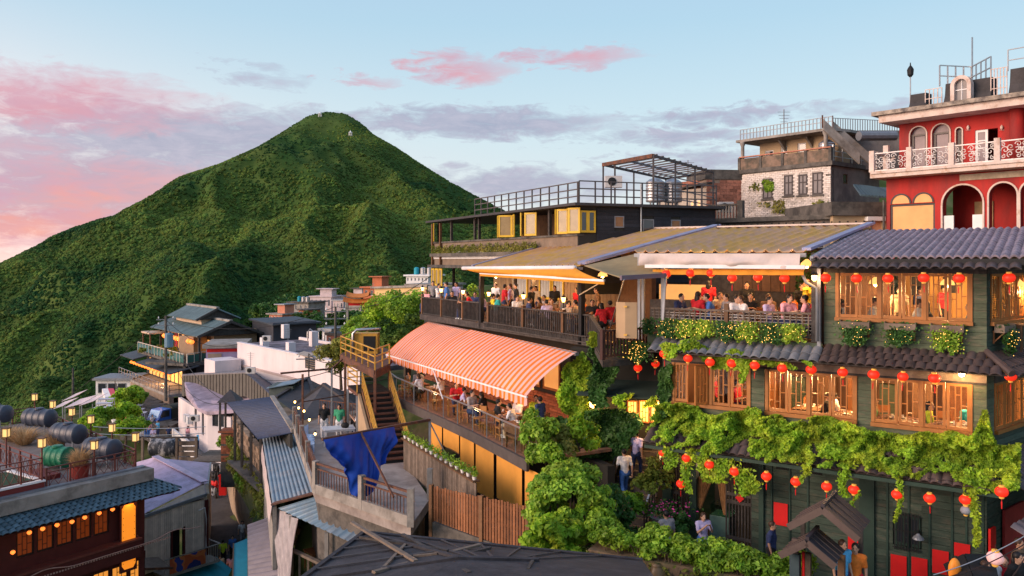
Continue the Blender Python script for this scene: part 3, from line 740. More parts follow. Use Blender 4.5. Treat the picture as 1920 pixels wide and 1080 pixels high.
def chair(pos,rz,label,group,mat=WOOD_RED,back=True,name='chair'):
    key=('chair',mat.name)
    if key not in _PC:
        m=MB();ubox(m,-.2,.2,-.2,.2,.41,.45);st=m.mesh('seat');st.materials.append(mat)
        lg=unit_box('leg',.04,.04,.41,.004);lg.materials.append(mat)
        m=MB();ubox(m,-.2,-.165,.16,.2,.45,.90);ubox(m,.165,.2,.16,.2,.45,.90);ubox(m,-.165,.165,.165,.19,.66,.88);bk=m.mesh('backrest');bk.materials.append(mat)
        m=MB();ubox(m,-.16,.16,-.18,-.165,.16,.19);ubox(m,-.16,.16,.165,.18,.16,.19);sr=m.mesh('stretcher');sr.materials.append(mat)
        _PC[key]=(st,lg,bk,sr)
    st,lg,bk,sr=_PC[key];o=T(name,label,'chair',pos,group);o.rotation_euler=(0,0,R(rz))
    L_=[('seat',st,(0,0,0)),('stretcher',sr,(0,0,0))]+[('leg',lg,(x,y,0)) for x in (-.17,.17) for y in (-.17,.17)]
    if back:L_.append(('backrest',bk,(0,0,0)))
    for nm,me,lc in L_:q=bpy.data.objects.new(nm,me);COL.objects.link(q);q.parent=o;q.location=lc
    return o
def plates(pos,label,group,n=4,r=.28):
    """crockery left on a table, each dish a thing of its own"""
    if 'dish' not in _PC:
        m=MB();m.lathe((0,0,0),[(.035,0),(.05,.008),(.085,.028),(.08,.03),(.045,.014),(.001,.013)],12);_PC['dish']=m.mesh('dish');_PC['dish'].materials.append(M('m_china',(.75,.73,.70),.3,.05,3))
        m=MB();m.lathe((0,0,0),[(.03,0),(.036,.03),(.036,.085),(.032,.085),(.030,.02),(.001,.02)],10);_PC['cup']=m.mesh('cup');_PC['cup'].materials.append(M('m_china',(.75,.73,.70),.3,.05,3))
    for i in range(n):
        a=random.uniform(0,6.28);q=r*random.uniform(.3,1);nm='dish' if i % 2==0 else 'cup'
        o=bpy.data.objects.new(nm,_PC[nm]);COL.objects.link(o);o.location=Vector(pos)+Vector((q*math.cos(a),q*math.sin(a),0))
        tag(o,f'small white china {nm} on {label}',nm,group)
# ---- trees and plants
def tree(pos,h,rad,label,group,mat=LEAF_TREE,n=26,per=170,leaf=.16,name='tree',squash=.8,trunk=.12,low=.35):
    o=T(name,label,'tree',pos,group);pos=Vector(pos);m=MB();top=pos+Vector((0,0,h*.62))
    m.pipe([pos-Vector((0,0,.4)),pos+Vector((random.uniform(-.1,.1)*h*.2,0,h*.3)),top],[trunk,trunk*.75,trunk*.4],7)
    cs=[];rs=[]
    for i in range(n):
        a=random.uniform(0,6.283);u=random.uniform(-1,1);rr=random.random()**.45
        c=pos+Vector((0,0,h*(low+(1-low)/2)))+Vector((math.cos(a)*math.sqrt(1-u*u)*rad*rr,math.sin(a)*math.sqrt(1-u*u)*rad*rr,u*h*(1-low)/2*rr))
        cs.append(c);rs.append(rad*random.uniform(.26,.46))
        if i % 3==0:m.pipe([pos+Vector((0,0,h*random.uniform(.25,.5))),c],[trunk*.4,trunk*.12],5)
    m.build('trunk',BARK,o);P,Nn,Rn=clump_points(cs,rs,per)
    leaf_part('crown',P,Nn,leaf,mat,o,rnd=Rn);return o
def shrub(pos,rx,ry,rz,label,cat,group=None,mat=LEAF_BR,n=20,per=120,leaf=.12,name='shrub',box=False):
    o=T(name,label,cat,pos,group);pos=Vector(pos);cs=[];rs=[];m=MB()
    for i in range(n):
        a=random.uniform(0,6.283);q=random.random()**.5;zz=random.random()
        if box:c=pos+Vector((random.uniform(-rx,rx),random.uniform(-ry,ry),random.uniform(.2,1)*rz))
        else:c=pos+Vector((math.cos(a)*q*rx,math.sin(a)*q*ry,rz*(.25+.75*zz)*math.sqrt(max(.05,1-q*q*.75))))
        cs.append(c);rs.append(min(rx,ry,rz)*random.uniform(.32,.55))
        if i % 3==0:m.pipe([pos+Vector((random.uniform(-.1,.1),random.uniform(-.1,.1),0)),c],[.03,.012],5)
    if m.v:m.build('stems',BARK,o)
    P,Nn,Rn=clump_points(cs,rs,per);leaf_part('foliage',P,Nn,leaf,mat,o,rnd=Rn);return o
def in_poly(x,y,poly):
    r=np.zeros(len(x),bool);n=len(poly)
    for i in range(n):
        x0,y0=poly[i];x1,y1=poly[(i+1) % n]
        c=((y0>y) != (y1>y)) & (x<(x1-x0)*(y-y0)/((y1-y0) or 1e-9)+x0);r ^= c
    return r
def vine_pts(fr,poly,n,d0=0.0,bulge=.28,seed=3,dens=0.0,nscale=1.1):
    """leaf positions over an outline given in photograph pixels on the wall plane d0 of frame fr"""
    xs=[p[0] for p in poly];ys=[p[1] for p in poly];P=[];Nn=[]
    x=rng.uniform(min(xs),max(xs),n*4);y=rng.uniform(min(ys),max(ys),n*4)
    wx=16*fbm(x/30,y/30,seed+40,3);wy=14*fbm(x/26,y/26,seed+50,3)
    k=in_poly(x+wx,y+wy,poly);x,y=x[k][:n],y[k][:n]
    for a,b in zip(x,y):
        s,z=fr.hit(a,b,d0+bulge*.4);P.append((s,z))
    P=np.array(P);bl=np.clip(.55+1.5*fbm(P[:,0]*nscale,P[:,1]*nscale,seed,3),.02,1.3)
    if dens:q=fbm(P[:,0]*1.6,P[:,1]*1.6,seed+9,3)>-0.35+dens*.4;P,bl=P[q],bl[q]
    d=d0+bulge*bl*(.45+.55*rng.random(len(P)))
    W=np.array([fr.p(s,dd,z) for (s,z),dd in zip(P,d)]);nn=np.array(fr.n)+np.array([0,0,.55])
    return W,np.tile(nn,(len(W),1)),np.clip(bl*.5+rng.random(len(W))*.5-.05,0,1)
# ================================================================== HILLSIDE under the village
CTRL=[(13,22,-9.5),(5,27,-9.4),(9,16,-9.5),(20,20,-9.2),(-8,35,-9.6),(-6,27,-10.5),(-14,45,-13),(-18.4,52,-20.0),(-21,60,-19.0),(-24.4,66,-18.4),(-36,85,-18.0),(-28,74,-18.2),
        (-30,45,-23),(-45,60,-26),(-43,95,-17.5),(-75,95,-34),(-65,60,-36),(-120,150,-75),(-45,150,-33),(-25,80,-16),(-53,220,-15.5),(-25.6,160,-14),(-16,150,-9.5),(-67,240,-23),
        (-85,260,-29),(-60,330,-60),(-20,330,-32),(-120,300,-85),(-160,260,-110),(10,45,.3),(25,45,2),(40,40,4),(2,55,-3),(30,80,8),(0,100,-3),(30,150,8),(0,8,-9.5),(-15,20,-17),(15,8,-9.5),(-30,15,-25),(-60,30,-40),(40,15,-7),
        (-10,42,-10),(-4,36,-9.6),(-33,110,-18),(-35,130,-24),(60,330,0),(90,200,20),(-12,60,-15),(-15,95,-14),(80,60,14),(-90,200,-48),(-4,47,-7),(-12.5,38.5,-16),(-14.5,33,-18.5),(-16,47,-19.6),(-10,20,-14),
        (-33.5,84,-18.6),(-30,77,-18.6),(-27,72,-18.8),(-24.6,67,-19.2),(-22,61,-19.8),(-20,56.5,-20.3),(-18.2,52,-20.9),(-16.5,47,-21.5),(-15,42,-22),(-22,50,-22),(-23,54,-21),(-21,46,-22.5),(-8,30,-14),(-11,31,-18),(-13,28,-21),(-9,25,-16),(-11,35,-16.5),(-25,40,-24),(-30,50,-24),(-35,58,-25),(-29,64,-19.5),(-33,70,-20),(-24,80,-18),(-38,78,-20),(-19,60,-18),(-18,66,-17)]
def hill_z(X,Y):
    X=np.asarray(X,float);Y=np.asarray(Y,float);num=0;den=0
    for x,y,z in CTRL:
        sc=1+0.02*y;d2=((X-x)**2+(Y-y)**2)/sc**2+0.4;wt=1/d2**2.2;num=num+wt*z;den=den+wt
    return num/den
def hillside():
    n1,n2=180,170;xs=np.linspace(-1,1,n1);xs=np.sign(xs)*np.abs(xs)**1.6*230-10;ys=2+398*np.linspace(0,1,n2)**1.7
    XX,YY=np.meshgrid(xs,ys);ZZ=hill_z(XX,YY);far=np.clip((YY-300)/90,0,1)
    ZZ=ZZ*(1-far)+far*np.minimum(ZZ,mountain_z(XX,YY)-4);ZZ+=.25*fbm(XX/2.3,YY/2.3,31,3)
    V=np.stack([XX,YY,ZZ],-1).reshape(-1,3);I,J=np.meshgrid(np.arange(n1-1),np.arange(n2-1));q=(J*n1+I).ravel()
    me=bpy.data.meshes.new('hillside');me.from_pydata(V.tolist(),[],np.stack([q,q+1,q+n1+1,q+n1],1).tolist());me.update();me.polygons.foreach_set('use_smooth',[True]*len(me.polygons))
    m=M('m_hillside',(0.05,0.08,0.025),0.95,0.35,0.5,0.4,col2=(0.12,0.10,0.06),mix2=.4,s2=.25,spec=.05);me.materials.append(m)
    o=link('hillside',me,m);o['kind']='structure'
hillside()
# ================================================================== GREEN TEA HOUSE (right)
G=Fr((10.85,22.0),-34.3)
SC_=G.sx(1850);S0=G.sx(1545);SL=G.sx(1243)
cpt=G.p(SC_,0,0);GR=Fr((cpt.x,cpt.y),39.0)
ZT1,ZB1,ZT2,ZB2=-.33,-1.60,-3.24,-4.50
ZG=-9.2
def green_house():
    o=T('tea_house','dark green weatherboarded tea house with lit lattice windows and tiled eaves','building',G.p((SL+SC_)/2,-3,ZG));P=o
    # --- upper storey wall
    clad(P,G,S0,SC_,-2.42,ZB1-.10,GREEN_PL,.165)
    sw=[G.sx(x) for x in (1570,1609,1650,1691,1734,1777,1820)]
    clad(P,G,S0,sw[0]-.05,ZB1-.10,-.1,GREEN_PL,.2);clad(P,G,sw[-1]+.05,SC_,ZB1-.10,-.1,GREEN_PL,.2)
    bx('lintel',G,S0,SC_,-.14,.03,ZT1,-.12,WOOD_DK,P);bx('window_sill',G,sw[0]-.06,sw[-1]+.06,-.12,.10,ZB1-.10,ZB1,WIN_WOOD,P)
    for i in range(6):window(P,G,sw[i]+.012,sw[i+1]-.012,ZB1+.005,ZT1-.005,.01,pattern=i)
    for i in (0,2,4,6):bx('mullion_post',G,sw[i]-.045,sw[i]+.045,-.10,.04,ZB1+.003,ZT1-.003,WIN_WOOD,P)
    # --- right return wall
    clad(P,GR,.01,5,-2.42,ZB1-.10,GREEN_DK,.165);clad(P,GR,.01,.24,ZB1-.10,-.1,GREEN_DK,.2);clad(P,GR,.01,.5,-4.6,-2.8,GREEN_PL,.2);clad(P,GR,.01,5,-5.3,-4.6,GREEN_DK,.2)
    for k in range(4):
        window(P,GR,.30+k*.62,.90+k*.62,ZB1,ZT1,.01,pattern=k);window(P,GR,.55+k*.62,1.15+k*.62,ZB2,ZT2,.01,pattern=k+1)
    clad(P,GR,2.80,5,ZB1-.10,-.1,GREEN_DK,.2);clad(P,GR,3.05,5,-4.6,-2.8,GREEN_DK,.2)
    bx('lintel',GR,.01,2.79,-.14,.03,ZT1+.002,-.12,WOOD_DK,P);bx('lintel',GR,.5,3.04,-.14,.03,ZT2+.002,-2.8,WOOD_DK,P);bx('window_sill',GR,.25,2.79,-.1,.09,ZB1-.1,ZB1-.002,WIN_WOOD,P);bx('window_sill',GR,.52,3.04,-.1,.09,ZB2-.1,ZB2-.002,WIN_WOOD,P)
    # --- middle storey
    grp=[[1263,1290,None,1334,1369.5,1405],[1438,1477.5,1517,1559.5,1604],[1637,1684,1728.5,1774,1820]]
    clad(P,G,SL,SC_,ZT2+.04,-2.62,WOOD_GREY,.2);bx('lintel',G,SL,SC_,-.1,.035,ZT2-.01,ZT2+.045,WOOD_DK,P)
    edges=[SL,G.sx(1260),G.sx(1407),G.sx(1433),G.sx(1606),G.sx(1635),G.sx(1822),SC_]
    for a,b in ((0,1),(2,3),(4,5),(6,7)):clad(P,G,edges[a],edges[b],ZB2-.12,ZT2-.012,GREEN_PL,.2)
    clad(P,G,SL,SC_,-5.35,ZB2-.12,GREEN_PL,.2)
    for g in grp:
        g0,g1=G.sx(g[0]),G.sx(g[-1]);bx('window_sill',G,g0-.05,g1+.05,-.12,.11,ZB2-.115,ZB2-.005,WIN_WOOD,P)
        xs=[G.sx(x) if x else None for x in g]
        for x in [xs[0],xs[-1]]+([xs[2]] if xs[2] else [G.sx(1333)]):bx('mullion_post',G,x-.045,x+.045,-.1,.04,ZB2,ZT2-.012,WIN_WOOD,P)
        for i in range(len(xs)-1):
            if xs[i] is None or xs[i+1] is None:continue
            window(P,G,xs[i]+.012,xs[i+1]-.012,ZB2+.003,ZT2-.014,.01,pattern=i)
    window(P,G,G.sx(1299),G.sx(1330),ZB2+.003,ZT2-.014,.02,pattern=1,hinge=-62)
    # --- ground storey
    gz=-5.5
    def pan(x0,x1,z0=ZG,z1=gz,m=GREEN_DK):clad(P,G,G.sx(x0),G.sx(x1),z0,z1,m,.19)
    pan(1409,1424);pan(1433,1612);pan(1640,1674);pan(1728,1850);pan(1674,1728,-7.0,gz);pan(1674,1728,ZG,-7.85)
    for x0,x1 in ((1244,1260),(1294,1307),(1424,1433),(1612,1640)):bx('post',G,G.sx(x0),G.sx(x1),-.15,.09,ZG,gz,GREEN_TRIM,P)
    for x in (1447,1481,1515,1664,1704,1743,1785,1812,1843):s=G.sx(x);bx('batten',G,s-.025,s+.025,0,.035,ZG+.02,gz-.15,GREEN_TRIM,P)
    for x0,x1 in ((1456,1480),(1517,1540)):
        for k in range(9):s=G.sx(x0+(x1-x0)*k/8);bx('vent_slat',G,s-.012,s+.012,.012,.03,-6.22,-6.05,BLACK,P)
    bx('beam',G,SL,SC_,-.1,.06,gz,gz+.16,WOOD_GREY,P)
    # lattice shop front and opening
    for x0,x1 in ((1261,1293),(1361,1408)):
        n=8 if x1-x0>40 else 6
        for k in range(n+1):s=G.sx(x0+(x1-x0)*k/n);bx('lattice_bar',G,s-.02,s+.02,-.06,-.02,ZG,gz,WOOD_DK,P)
        for z in (-6.3,-7.25,-7.5,-8.6):bx('lattice_rail',G,G.sx(x0),G.sx(x1),-.05,.0,z,z+.10,WOOD_DK,P)
    # barred window with wall lamp
    s0,s1=G.sx(1674),G.sx(1727)
    w=window(P,G,s0+.02,s1-.02,-7.84,-7.01,-.03,mat=GREEN_TRIM,pattern=1,glass=GLASS_DK)
    for k in range(8):s=s0+.06+(s1-s0-.12)*k/7;bx('security_bar',G,s-.012,s+.012,.05,.075,-7.95,-6.9,BLACK,P)
    for z in (-6.98,-7.42,-7.9):bx('security_rail',G,s0,s1,.046,.072,z,z+.025,BLACK,P)
    # --- floors, back walls, ceilings (so the rooms are real)
    m=MB()
    for z in (-2.52,-5.38):m.box(G,SL+.1,SC_-.1,-5.5,-.17,z,z+.08)
    m.build('floor',WOOD_BR,P)
    m=MB();m.box(G,S0+1.3,SC_+2.5,-4.6,-4.45,-2.44,.3);m.build('room_wall',WARM_WALL,P)
    m=MB();m.box(G,SL,SC_+2.5,-5.2,-5.05,-5.3,-2.55);m.box(G,S0-.15,S0+1.3,-3.2,-3.05,-2.44,.3);m.box(G,S0-.17,S0-.02,-5.4,-.17,-2.42,.2);m.box(G,SL,SL+.12,-5.4,-.17,-5.3,-2.55);m.build('room_partition',M('m_dark_room',(.10,.05,.03),.8,.3,1.5),P)
    for s_,z_,w_,h_ in ((S0+1.7,-1.1,.5,.6),(S0+2.6,-1.0,.35,.5),(SC_-.5,-1.0,.5,.45)):bx('wall_picture',G,s_,s_+w_,-4.44,-4.40,z_,z_+h_,WOOD_DK,P)
    for q_ in range(9):bx('shelf_unit',G,SL+.7+q_*1.0,SL+1.3+q_*1.0,-5.04,-4.7,-5.3,-3.3-.4*(q_ % 3),(WOOD_BR,WOOD_RED,GREEN_DK)[q_ % 3],P)
    for q_ in range(5):bx('wall_panel',G,SL+1.0+q_*1.7,SL+1.7+q_*1.7,-5.04,-5.0,-4.0,-2.9,WARM_WALL,P)
    m=MB();m.box(G,SL+.5,SC_,-3.6,-3.4,ZG,gz);m.box(G,SL+.1,SC_,-3.4,-.2,ZG-.2,ZG);m.build('shop_room',BACKING,P)
    m=MB();m.box(G,S0-.1,SC_+1.5,-5.4,.05,-.06,.02);m.build('ceiling',WOOD_BR,P)
    # --- main roof (purple grey tiles), eaves
    e0,e1=G.sx(1522,.9),SC_+2.6
    ra=G.p(e0+.05,-5.2,1.02);rb=G.p(e1,-5.2,1.02);rc=G.p(e1,.85,.10);rd=G.p(e0,.85,.10)
    mm=corrugated(ra,rb,rc,rd,.20,.07,.05,2,'abs',steps=14);ob=mm.build('roof',TILE_PURP,P);att_rows(ob)
    bx('roof_verge',G,e0-.02,e0+.10,-5.2,.9,.03,.08,WOOD_DK,P)
    m=MB();m.prism([G.p(e0-.06,.86,.02),G.p(e0-.06,.86,.14),G.p(e0-.06,-5.2,1.10),G.p(e0-.06,-5.2,.96)],G.e*.09);m.build('bargeboard',GREYMET,P)
    bx('fascia',G,e0+.04,e1,.80,.84,-.10,.07,BLACK,P)
    tiles(P,G.p(e0,.72,-.04),G.p(SC_+.8,.72,-.04),G.p(SC_+.9,1.12,-.19),G.p(e0,1.12,-.19),1,.26,TILE_BR)
    bx('soffit',G,e0,SC_+.8,-.1,1.02,-.20,-.165,WOOD_DK,P)
    # middle eave: brown tiles in front of the house, grey under the terrace
    tiles(P,G.p(S0+.05,.02,-2.42),G.p(SC_,.02,-2.42),G.p(SC_+.55,.80,-2.84),G.p(S0+.05,.80,-2.84),3,.25,TILE_BR)
    tiles(P,GR.p(0,.02,-2.42),GR.p(4.5,.02,-2.42),GR.p(4.5,.8,-2.84),GR.p(-.55,.8,-2.84),3,.25,TILE_BR)
    tiles(P,G.p(SL-.2,.12,-2.50),G.p(S0,.12,-2.50),G.p(S0,.72,-2.84),G.p(SL-.2,.72,-2.84),2,.27,TILE_GREY)
    m=MB();m.slab(G.p(SL-.2,0,-2.50),G.p(SC_,0,-2.50),G.p(SC_+.5,.72,-2.87),G.p(SL-.2,.72,-2.87),.03);m.slab(GR.p(0,0,-2.5),GR.p(4.5,0,-2.5),GR.p(4.5,.72,-2.87),GR.p(-.5,.72,-2.87),.03);m.build('eave_board',WOOD_DK,P)
    # lower eave
    tiles(P,G.p(SL-.25,.03,-5.14),G.p(SC_,.03,-5.14),G.p(SC_+.5,.98,-5.72),G.p(SL-.25,.98,-5.72),3,.26,TILE_BR)
    tiles(P,GR.p(0,.03,-5.14),GR.p(4.5,.03,-5.14),GR.p(4.5,.98,-5.72),GR.p(-.5,.98,-5.72),3,.26,TILE_BR)
    m=MB();m.slab(G.p(SL-.25,0,-5.22),G.p(SC_,0,-5.22),G.p(SC_+.45,.9,-5.78),G.p(SL-.25,.9,-5.78),.03);m.build('eave_board',WOOD_DK,P)
    bx('gutter',G,SL-.2,SC_+.4,.93,1.0,-5.90,-5.80,GREEN_TRIM,P)
    # hip ridge at the corner
    for z0,z1 in ((-2.36,-2.80),(-5.08,-5.68)):
        m=MB();a=G.p(SC_,0,z0);b=G.p(SC_,0,z1)+(G.n+GR.n).normalized()*1.0;m.pipe([a,b],.09,8);m.build('hip_ridge',TILE_BR,P)
    return o
def att_rows(ob):
    me=ob.data;at=me.attributes.new('rnd','FLOAT','FACE');r=np.array([random.random() for _ in range(4096)]);c=np.array([(p.center.x,p.center.y,p.center.z) for p in me.polygons])
    k=(np.floor(c[:,0]*5).astype(int)*31+np.floor(c[:,1]*4).astype(int)*17+np.floor(c[:,2]*16).astype(int)*7) % 4096
    at.data.foreach_set('value',r[k].astype(np.float32))
TEA=green_house()
# ---- posters, signs and lamps on the ground storey
def poster(x0,x1,y0,y1,label,d=.045,fr=G,mat=None):
    a,z0=fr.hit(x0,y1,d);b,z1=fr.hit(x1,y0,d);c,z0b=fr.hit((x0+x1)/2,y1,d);m=MB();zz1=fr.hit((x0+x1)/2,y0,d)[1]
    m.box(fr,a,b,d,d+.012,z0b,zz1);return m.thing('red_paper_sign',mat or REDP,label,'sign','red paper signs on the green wall')
for x0,x1,y0,y1,lb in ((1451,1477,943,985,'tall red paper sign on green boards beside the shop lattice'),(1590,1613,985,1031,'red paper sign behind the little gabled gate roof'),(1670,1700,1041,1084,'red paper sign below the barred window, left one of two'),
                           (1709,1739,1046,1088,'red paper sign below the barred window, right one of two'),(1748,1779,1032,1076,'wide red paper sign between two green battens right of the window'),(1789,1819,1019,1044,'small red paper sign above the black umbrella')):poster(x0,x1,y0,y1,lb)
def diamond():
    s,z=G.hit(1387,934,.02);m=MB();r=.14;m.prism([G.p(s-r,.02,z),G.p(s,.02,z-r),G.p(s+r,.02,z),G.p(s,.02,z+r)],G.n*.012)
    m.thing('red_paper_diamond',REDP,'red paper diamond hung on the dark lattice door','sign')
diamond()
def wall_lamp():
    s,z=G.hit(1723,1000,.2);o=T('wall_lamp','bell shaped grey wall lamp over the barred window','lamp',G.p(s,.05,z));m=MB()
    m.lathe(G.p(s,.32,z-.12),[(.15,0),(.13,.05),(.06,.11),(.03,.15)],14);m.build('lamp_shade',GREYMET,o);m=MB();m.pipe([G.p(s,.04,z-.02),G.p(s,.2,z+.09),G.p(s,.32,z+.03)],.015,6);m.build('arm',BLACK,o)
wall_lamp()
def straw_curtain(x0,x1,y0,y1,lean,label):
    o=None;s0,s1=G.sx(x0),G.sx(x1);n=26;m=MB();zt=G.hit(x0,y0)[1];zb=G.hit(x0,y1)[1]
    for i in range(n):
        u=i/(n-1);a=G.p(s0+(s1-s0)*u,-.10+.03*math.sin(i*2.1),zt);c=s0+(s1-s0)*(.5+.5*lean)*1.0;mid=G.p((s0+(s1-s0)*u)*.6+c*.4,-.08+.04*math.sin(i*1.7),(zt+zb)/2);e=G.p((s0+(s1-s0)*u)*.25+c*.75,-.09+.03*math.sin(i),zb+.1*random.random())
        m.pipe([a,mid,e],.016,4)
    m.thing('straw_curtain',M('m_straw',(.30,.15,.06),.9,.3,8,attr=False),label,'curtain')
straw_curtain(1307,1333,896,955,-1,'brown straw curtain drawn to the post of the shop door')
straw_curtain(1343,1360,900,965,1,'brown straw curtain drawn to the lattice side of the shop door')
def counter():
    s0,s1=G.sx(1322),G.sx(1358);o=T('display_counter','pale green glass topped counter inside the shop door','counter',G.p((s0+s1)/2,-.8,ZG))
    m=MB();m.box(G,s0,s1,-1.1,-.4,ZG,-8.1);m.build('cabinet',M('m_counter',(.12,.22,.19),.5,.2,4),o)
    m=MB();m.box(G,s0+.02,s1-.02,-1.05,-.42,-8.1,-7.75);m.build('glass_case',GLASS_G,o)
counter()
# ---- window planters with trailing plants and fairy lights
def planter(s,z,fr,label,group,w=.78,brackets=True,h=.62,d=.0,n=900,nl=46):
    o=T('window_planter',label,'planter',fr.p(s,d+.15,z-.2),group)
    if brackets:
        m=MB();m.box(fr,s-w/2,s+w/2,d+.05,d+.30,z-.02,z);m.box(fr,s-w/2,s+w/2,d+.28,d+.30,z,z+.16);m.box(fr,s-w/2,s+w/2,d+.05,d+.07,z,z+.16);m.box(fr,s-w/2,s-w/2+.02,d+.07,d+.28,z,z+.2);m.box(fr,s+w/2-.02,s+w/2,d+.07,d+.28,z,z+.2);m.build('trough',WOOD_GREY,o)
        for q in (-w*.42,w*.42):
            m=MB();m.box(fr,s+q-.025,s+q+.025,d,d+.04,z-.32,z+.02);m.bar(fr.p(s+q,d+.02,z-.28),fr.p(s+q,d+.26,z-.03),.03);m.build('bracket',WOOD_RED,o)
    u=rng.normal(0,.27,n)*w;t=rng.random(n)**.7;side=1-.35*t
    drop=h*(.75+.5*fbm(u*6,u*0+s*3,9,2));zz=z+.20-t*(drop+.22);dd=d+.18+.12*np.sin(np.clip(t,0,.5)*3.1)+rng.normal(0,.04,n)
    P=np.array([fr.p(s+a*b,c,e) for a,b,c,e in zip(u,side,dd,zz)]);nn=np.tile(np.array(fr.n)+np.array([0,0,.4]),(n,1))
    leaf_part('foliage',P,nn,.075,LEAF_DK if random.random()<.6 else LEAF_BR,o,rnd=rng.random(n))
    m=MB();ix=rng.choice(n,nl,replace=False)
    for i in ix:
        if rng.random()<t[i]*.55:continue
        p=Vector(P[i])+fr.n*(.03+.04*random.random());r=.010;m.add([p+Vector((r,0,0)),p-Vector((r,0,0)),p+Vector((0,r,0)),p-Vector((0,r,0)),p+Vector((0,0,r)),p-Vector((0,0,r))],[(0,2,4),(2,1,4),(1,3,4),(3,0,4),(2,0,5),(1,2,5),(3,1,5),(0,3,5)])
    q=m.build('fairy_lights',FAIRY,o);q['kind']='stuff';return o
for px,lb in ((1603,'planter of trailing greenery under the leftmost pair of upper windows'),(1688,'planter of trailing greenery under the middle pair of upper windows'),(1776,'planter of yellow lit flowers under the upper windows next to the corner')):
    planter(G.hit(px,622,.2)[0],-1.86,G,lb,'planters on the green boards',nl=60 if px>1750 else 26)
planter(.75,-1.86,GR,'planter of yellow lit flowers on the return wall past the corner','planters on the green boards',nl=70)
# ---- lanterns
def row(pts,fr,d,label,group,k=1.0):
    for px,py in pts:s,z=fr.hit(px,py,d);lantern(fr.p(s,d,z),label,group,k*random.uniform(.96,1.04))
row([(1548,521),(1606,522),(1665,522),(1732,521),(1798,522)],G,.85,'red paper lantern hanging in front of the upper lattice windows','lanterns under the top eave')
row([(1892,521)],GR,.7,'red paper lantern at the upper window past the corner','lantern past the corner')
row([(1372,681),(1415,685),(1467,690),(1521,693),(1580,698),(1638,702),(1693,706),(1752,709)],G,.62,'red paper lantern under the middle tiled eave above lattice windows','lanterns under the middle eave')
row([(1245,663),(1290,672),(1331,679)],G,.66,'red paper lantern half covered by vines under the grey tiles','lanterns among vines')
row([(1895,706)],GR,.6,'red paper lantern at the middle window past the corner','lantern past the corner, middle floor')
row([(1287,859),(1330,871),(1377,884),(1437,893),(1492,903),(1550,912),(1601,918),(1682,927),(1743,934),(1810,937)],G,1.0,'red paper lantern hanging from the lowest tiled eave','lanterns under the lowest eave')
row([(1878,922)],GR,1.0,'red paper lantern with vine on it past the lower corner','lantern past the corner, ground floor')
row([(1243,848),(1277,907)],G,.85,'red paper lantern hanging among ivy by the stairs','lanterns by the stairs')
# bright lamp by the corner
def flood():
    p=G.hp(1803,702,.35);o=T('flood_lamp','small glaring lamp under the middle eave near the corner','lamp',p);m=MB();ellip(m,p,.07,.07,.06);m.build('bulb',M('m_flood',(1,.9,.6),.5,0,1,emit=(1,.72,.3),es=40),o)
    m=MB();m.lathe(p+Vector((0,0,.04)),[(.10,0),(.05,.08)],10);m.build('lamp_shade',BLACK,o);lamp('flood_light',p-Vector((0,0,.12))+G.n*.1,22)
flood()
# ---- rooms: light, people, tables
def hang_lamp(p,label,group='hanging lamps inside the rooms',pw=26):
    o=T('hanging_lamp',label,'lamp',p,group);m=MB();m.lathe(p,[(.20,0),(.17,.10),(.06,.2),(.03,.22)],14);m.build('lamp_shade',M('m_lampshade',(.6,.3,.1),.6,.1,4,emit=(1,.45,.12),es=.8),o)
    m=MB();ellip(m,p+Vector((0,0,-.01)),.06,.06,.06);m.build('bulb',BULB,o);m=MB();m.tube(p+Vector((0,0,.2)),p+Vector((0,0,.55)),.008,n=5);m.build('cord',CORD,o)
    lamp('lamp_light',p-Vector((0,0,.16)),pw)
smid=(SL+SC_)/2
for s,d,z in ((S0+1.0,-2.2,-.70),(S0+2.9,-2.6,-.70),(SC_+.6,-2.2,-.7)):hang_lamp(G.p(s,d,z),'hanging lamp in the upper room','hanging lamps upstairs',75)
for px,d in ((1500,-1.5),(1545,-1.6),(1585,-2.4),(1690,-2.6),(1790,-2.0),(1390,-3.2)):hang_lamp(G.p(G.sx(px),d,-3.42),'woven shade lamp in the middle room','hanging lamps in the middle room',95)
def room_set(px,d,zf,cols,grp,big=False):
    s=G.sx(px);c=G.p(s,d,zf);table(c,math.degrees(G.ang),f'wooden tea table behind the {grp} windows',f'tables in {grp} room',w=.75,l=1.1 if big else .85)
    plates(c+Vector((0,0,.742)),f'tea table in {grp} room',f'dishes in {grp} room',6,.34)
    for i,(ds,dd,face,sh) in enumerate(cols):person(G.p(s+ds,d+dd,zf),math.degrees(G.ang)+face,'sit',sh,'navy',where=f'in the {grp} room',long=(i % 2==1))
Z1,Z2=-2.44,-5.30
room_set(1672,-1.4,Z1,[(-.75,0,90,'white'),(.75,0,-90,'black')],'upper')
room_set(1760,-1.3,Z1,[(-.7,0,90,'white'),(.7,0,-90,'grey')],'upper');room_set(1600,-1.7,Z1,[(-.7,.1,90,'navy')],'upper');room_set(1880,-1.6,Z1,[(0,-.7,0,'beige')],'upper')
person(G.p(G.sx(1658),-2.6,Z1),-20,'stand','beige','beige',where='by the upper windows');person(G.p(G.sx(1695),-2.9,Z1),30,'stand','navy','black',where='by the upper windows');person(G.p(G.sx(1740),-3.6,Z1),30,'stand','red','black',where='far back in the upper room')
room_set(1492,-1.5,Z2,[(.8,0,-90,'white')],'middle');room_set(1575,-1.3,Z2,[(-.7,0,90,'black'),(.7,-.1,-90,'brown')],'middle',True)
room_set(1672,-1.2,Z2,[(-.75,0,90,'green'),(.75,.1,-90,'striped grey')],'middle',True);room_set(1790,-1.2,Z2,[(-.80,.1,90,'lime'),(.2,-.8,0,'teal')],'middle',True);room_set(1380,-2.0,Z2,[(-.7,0,90,'red')],'middle')
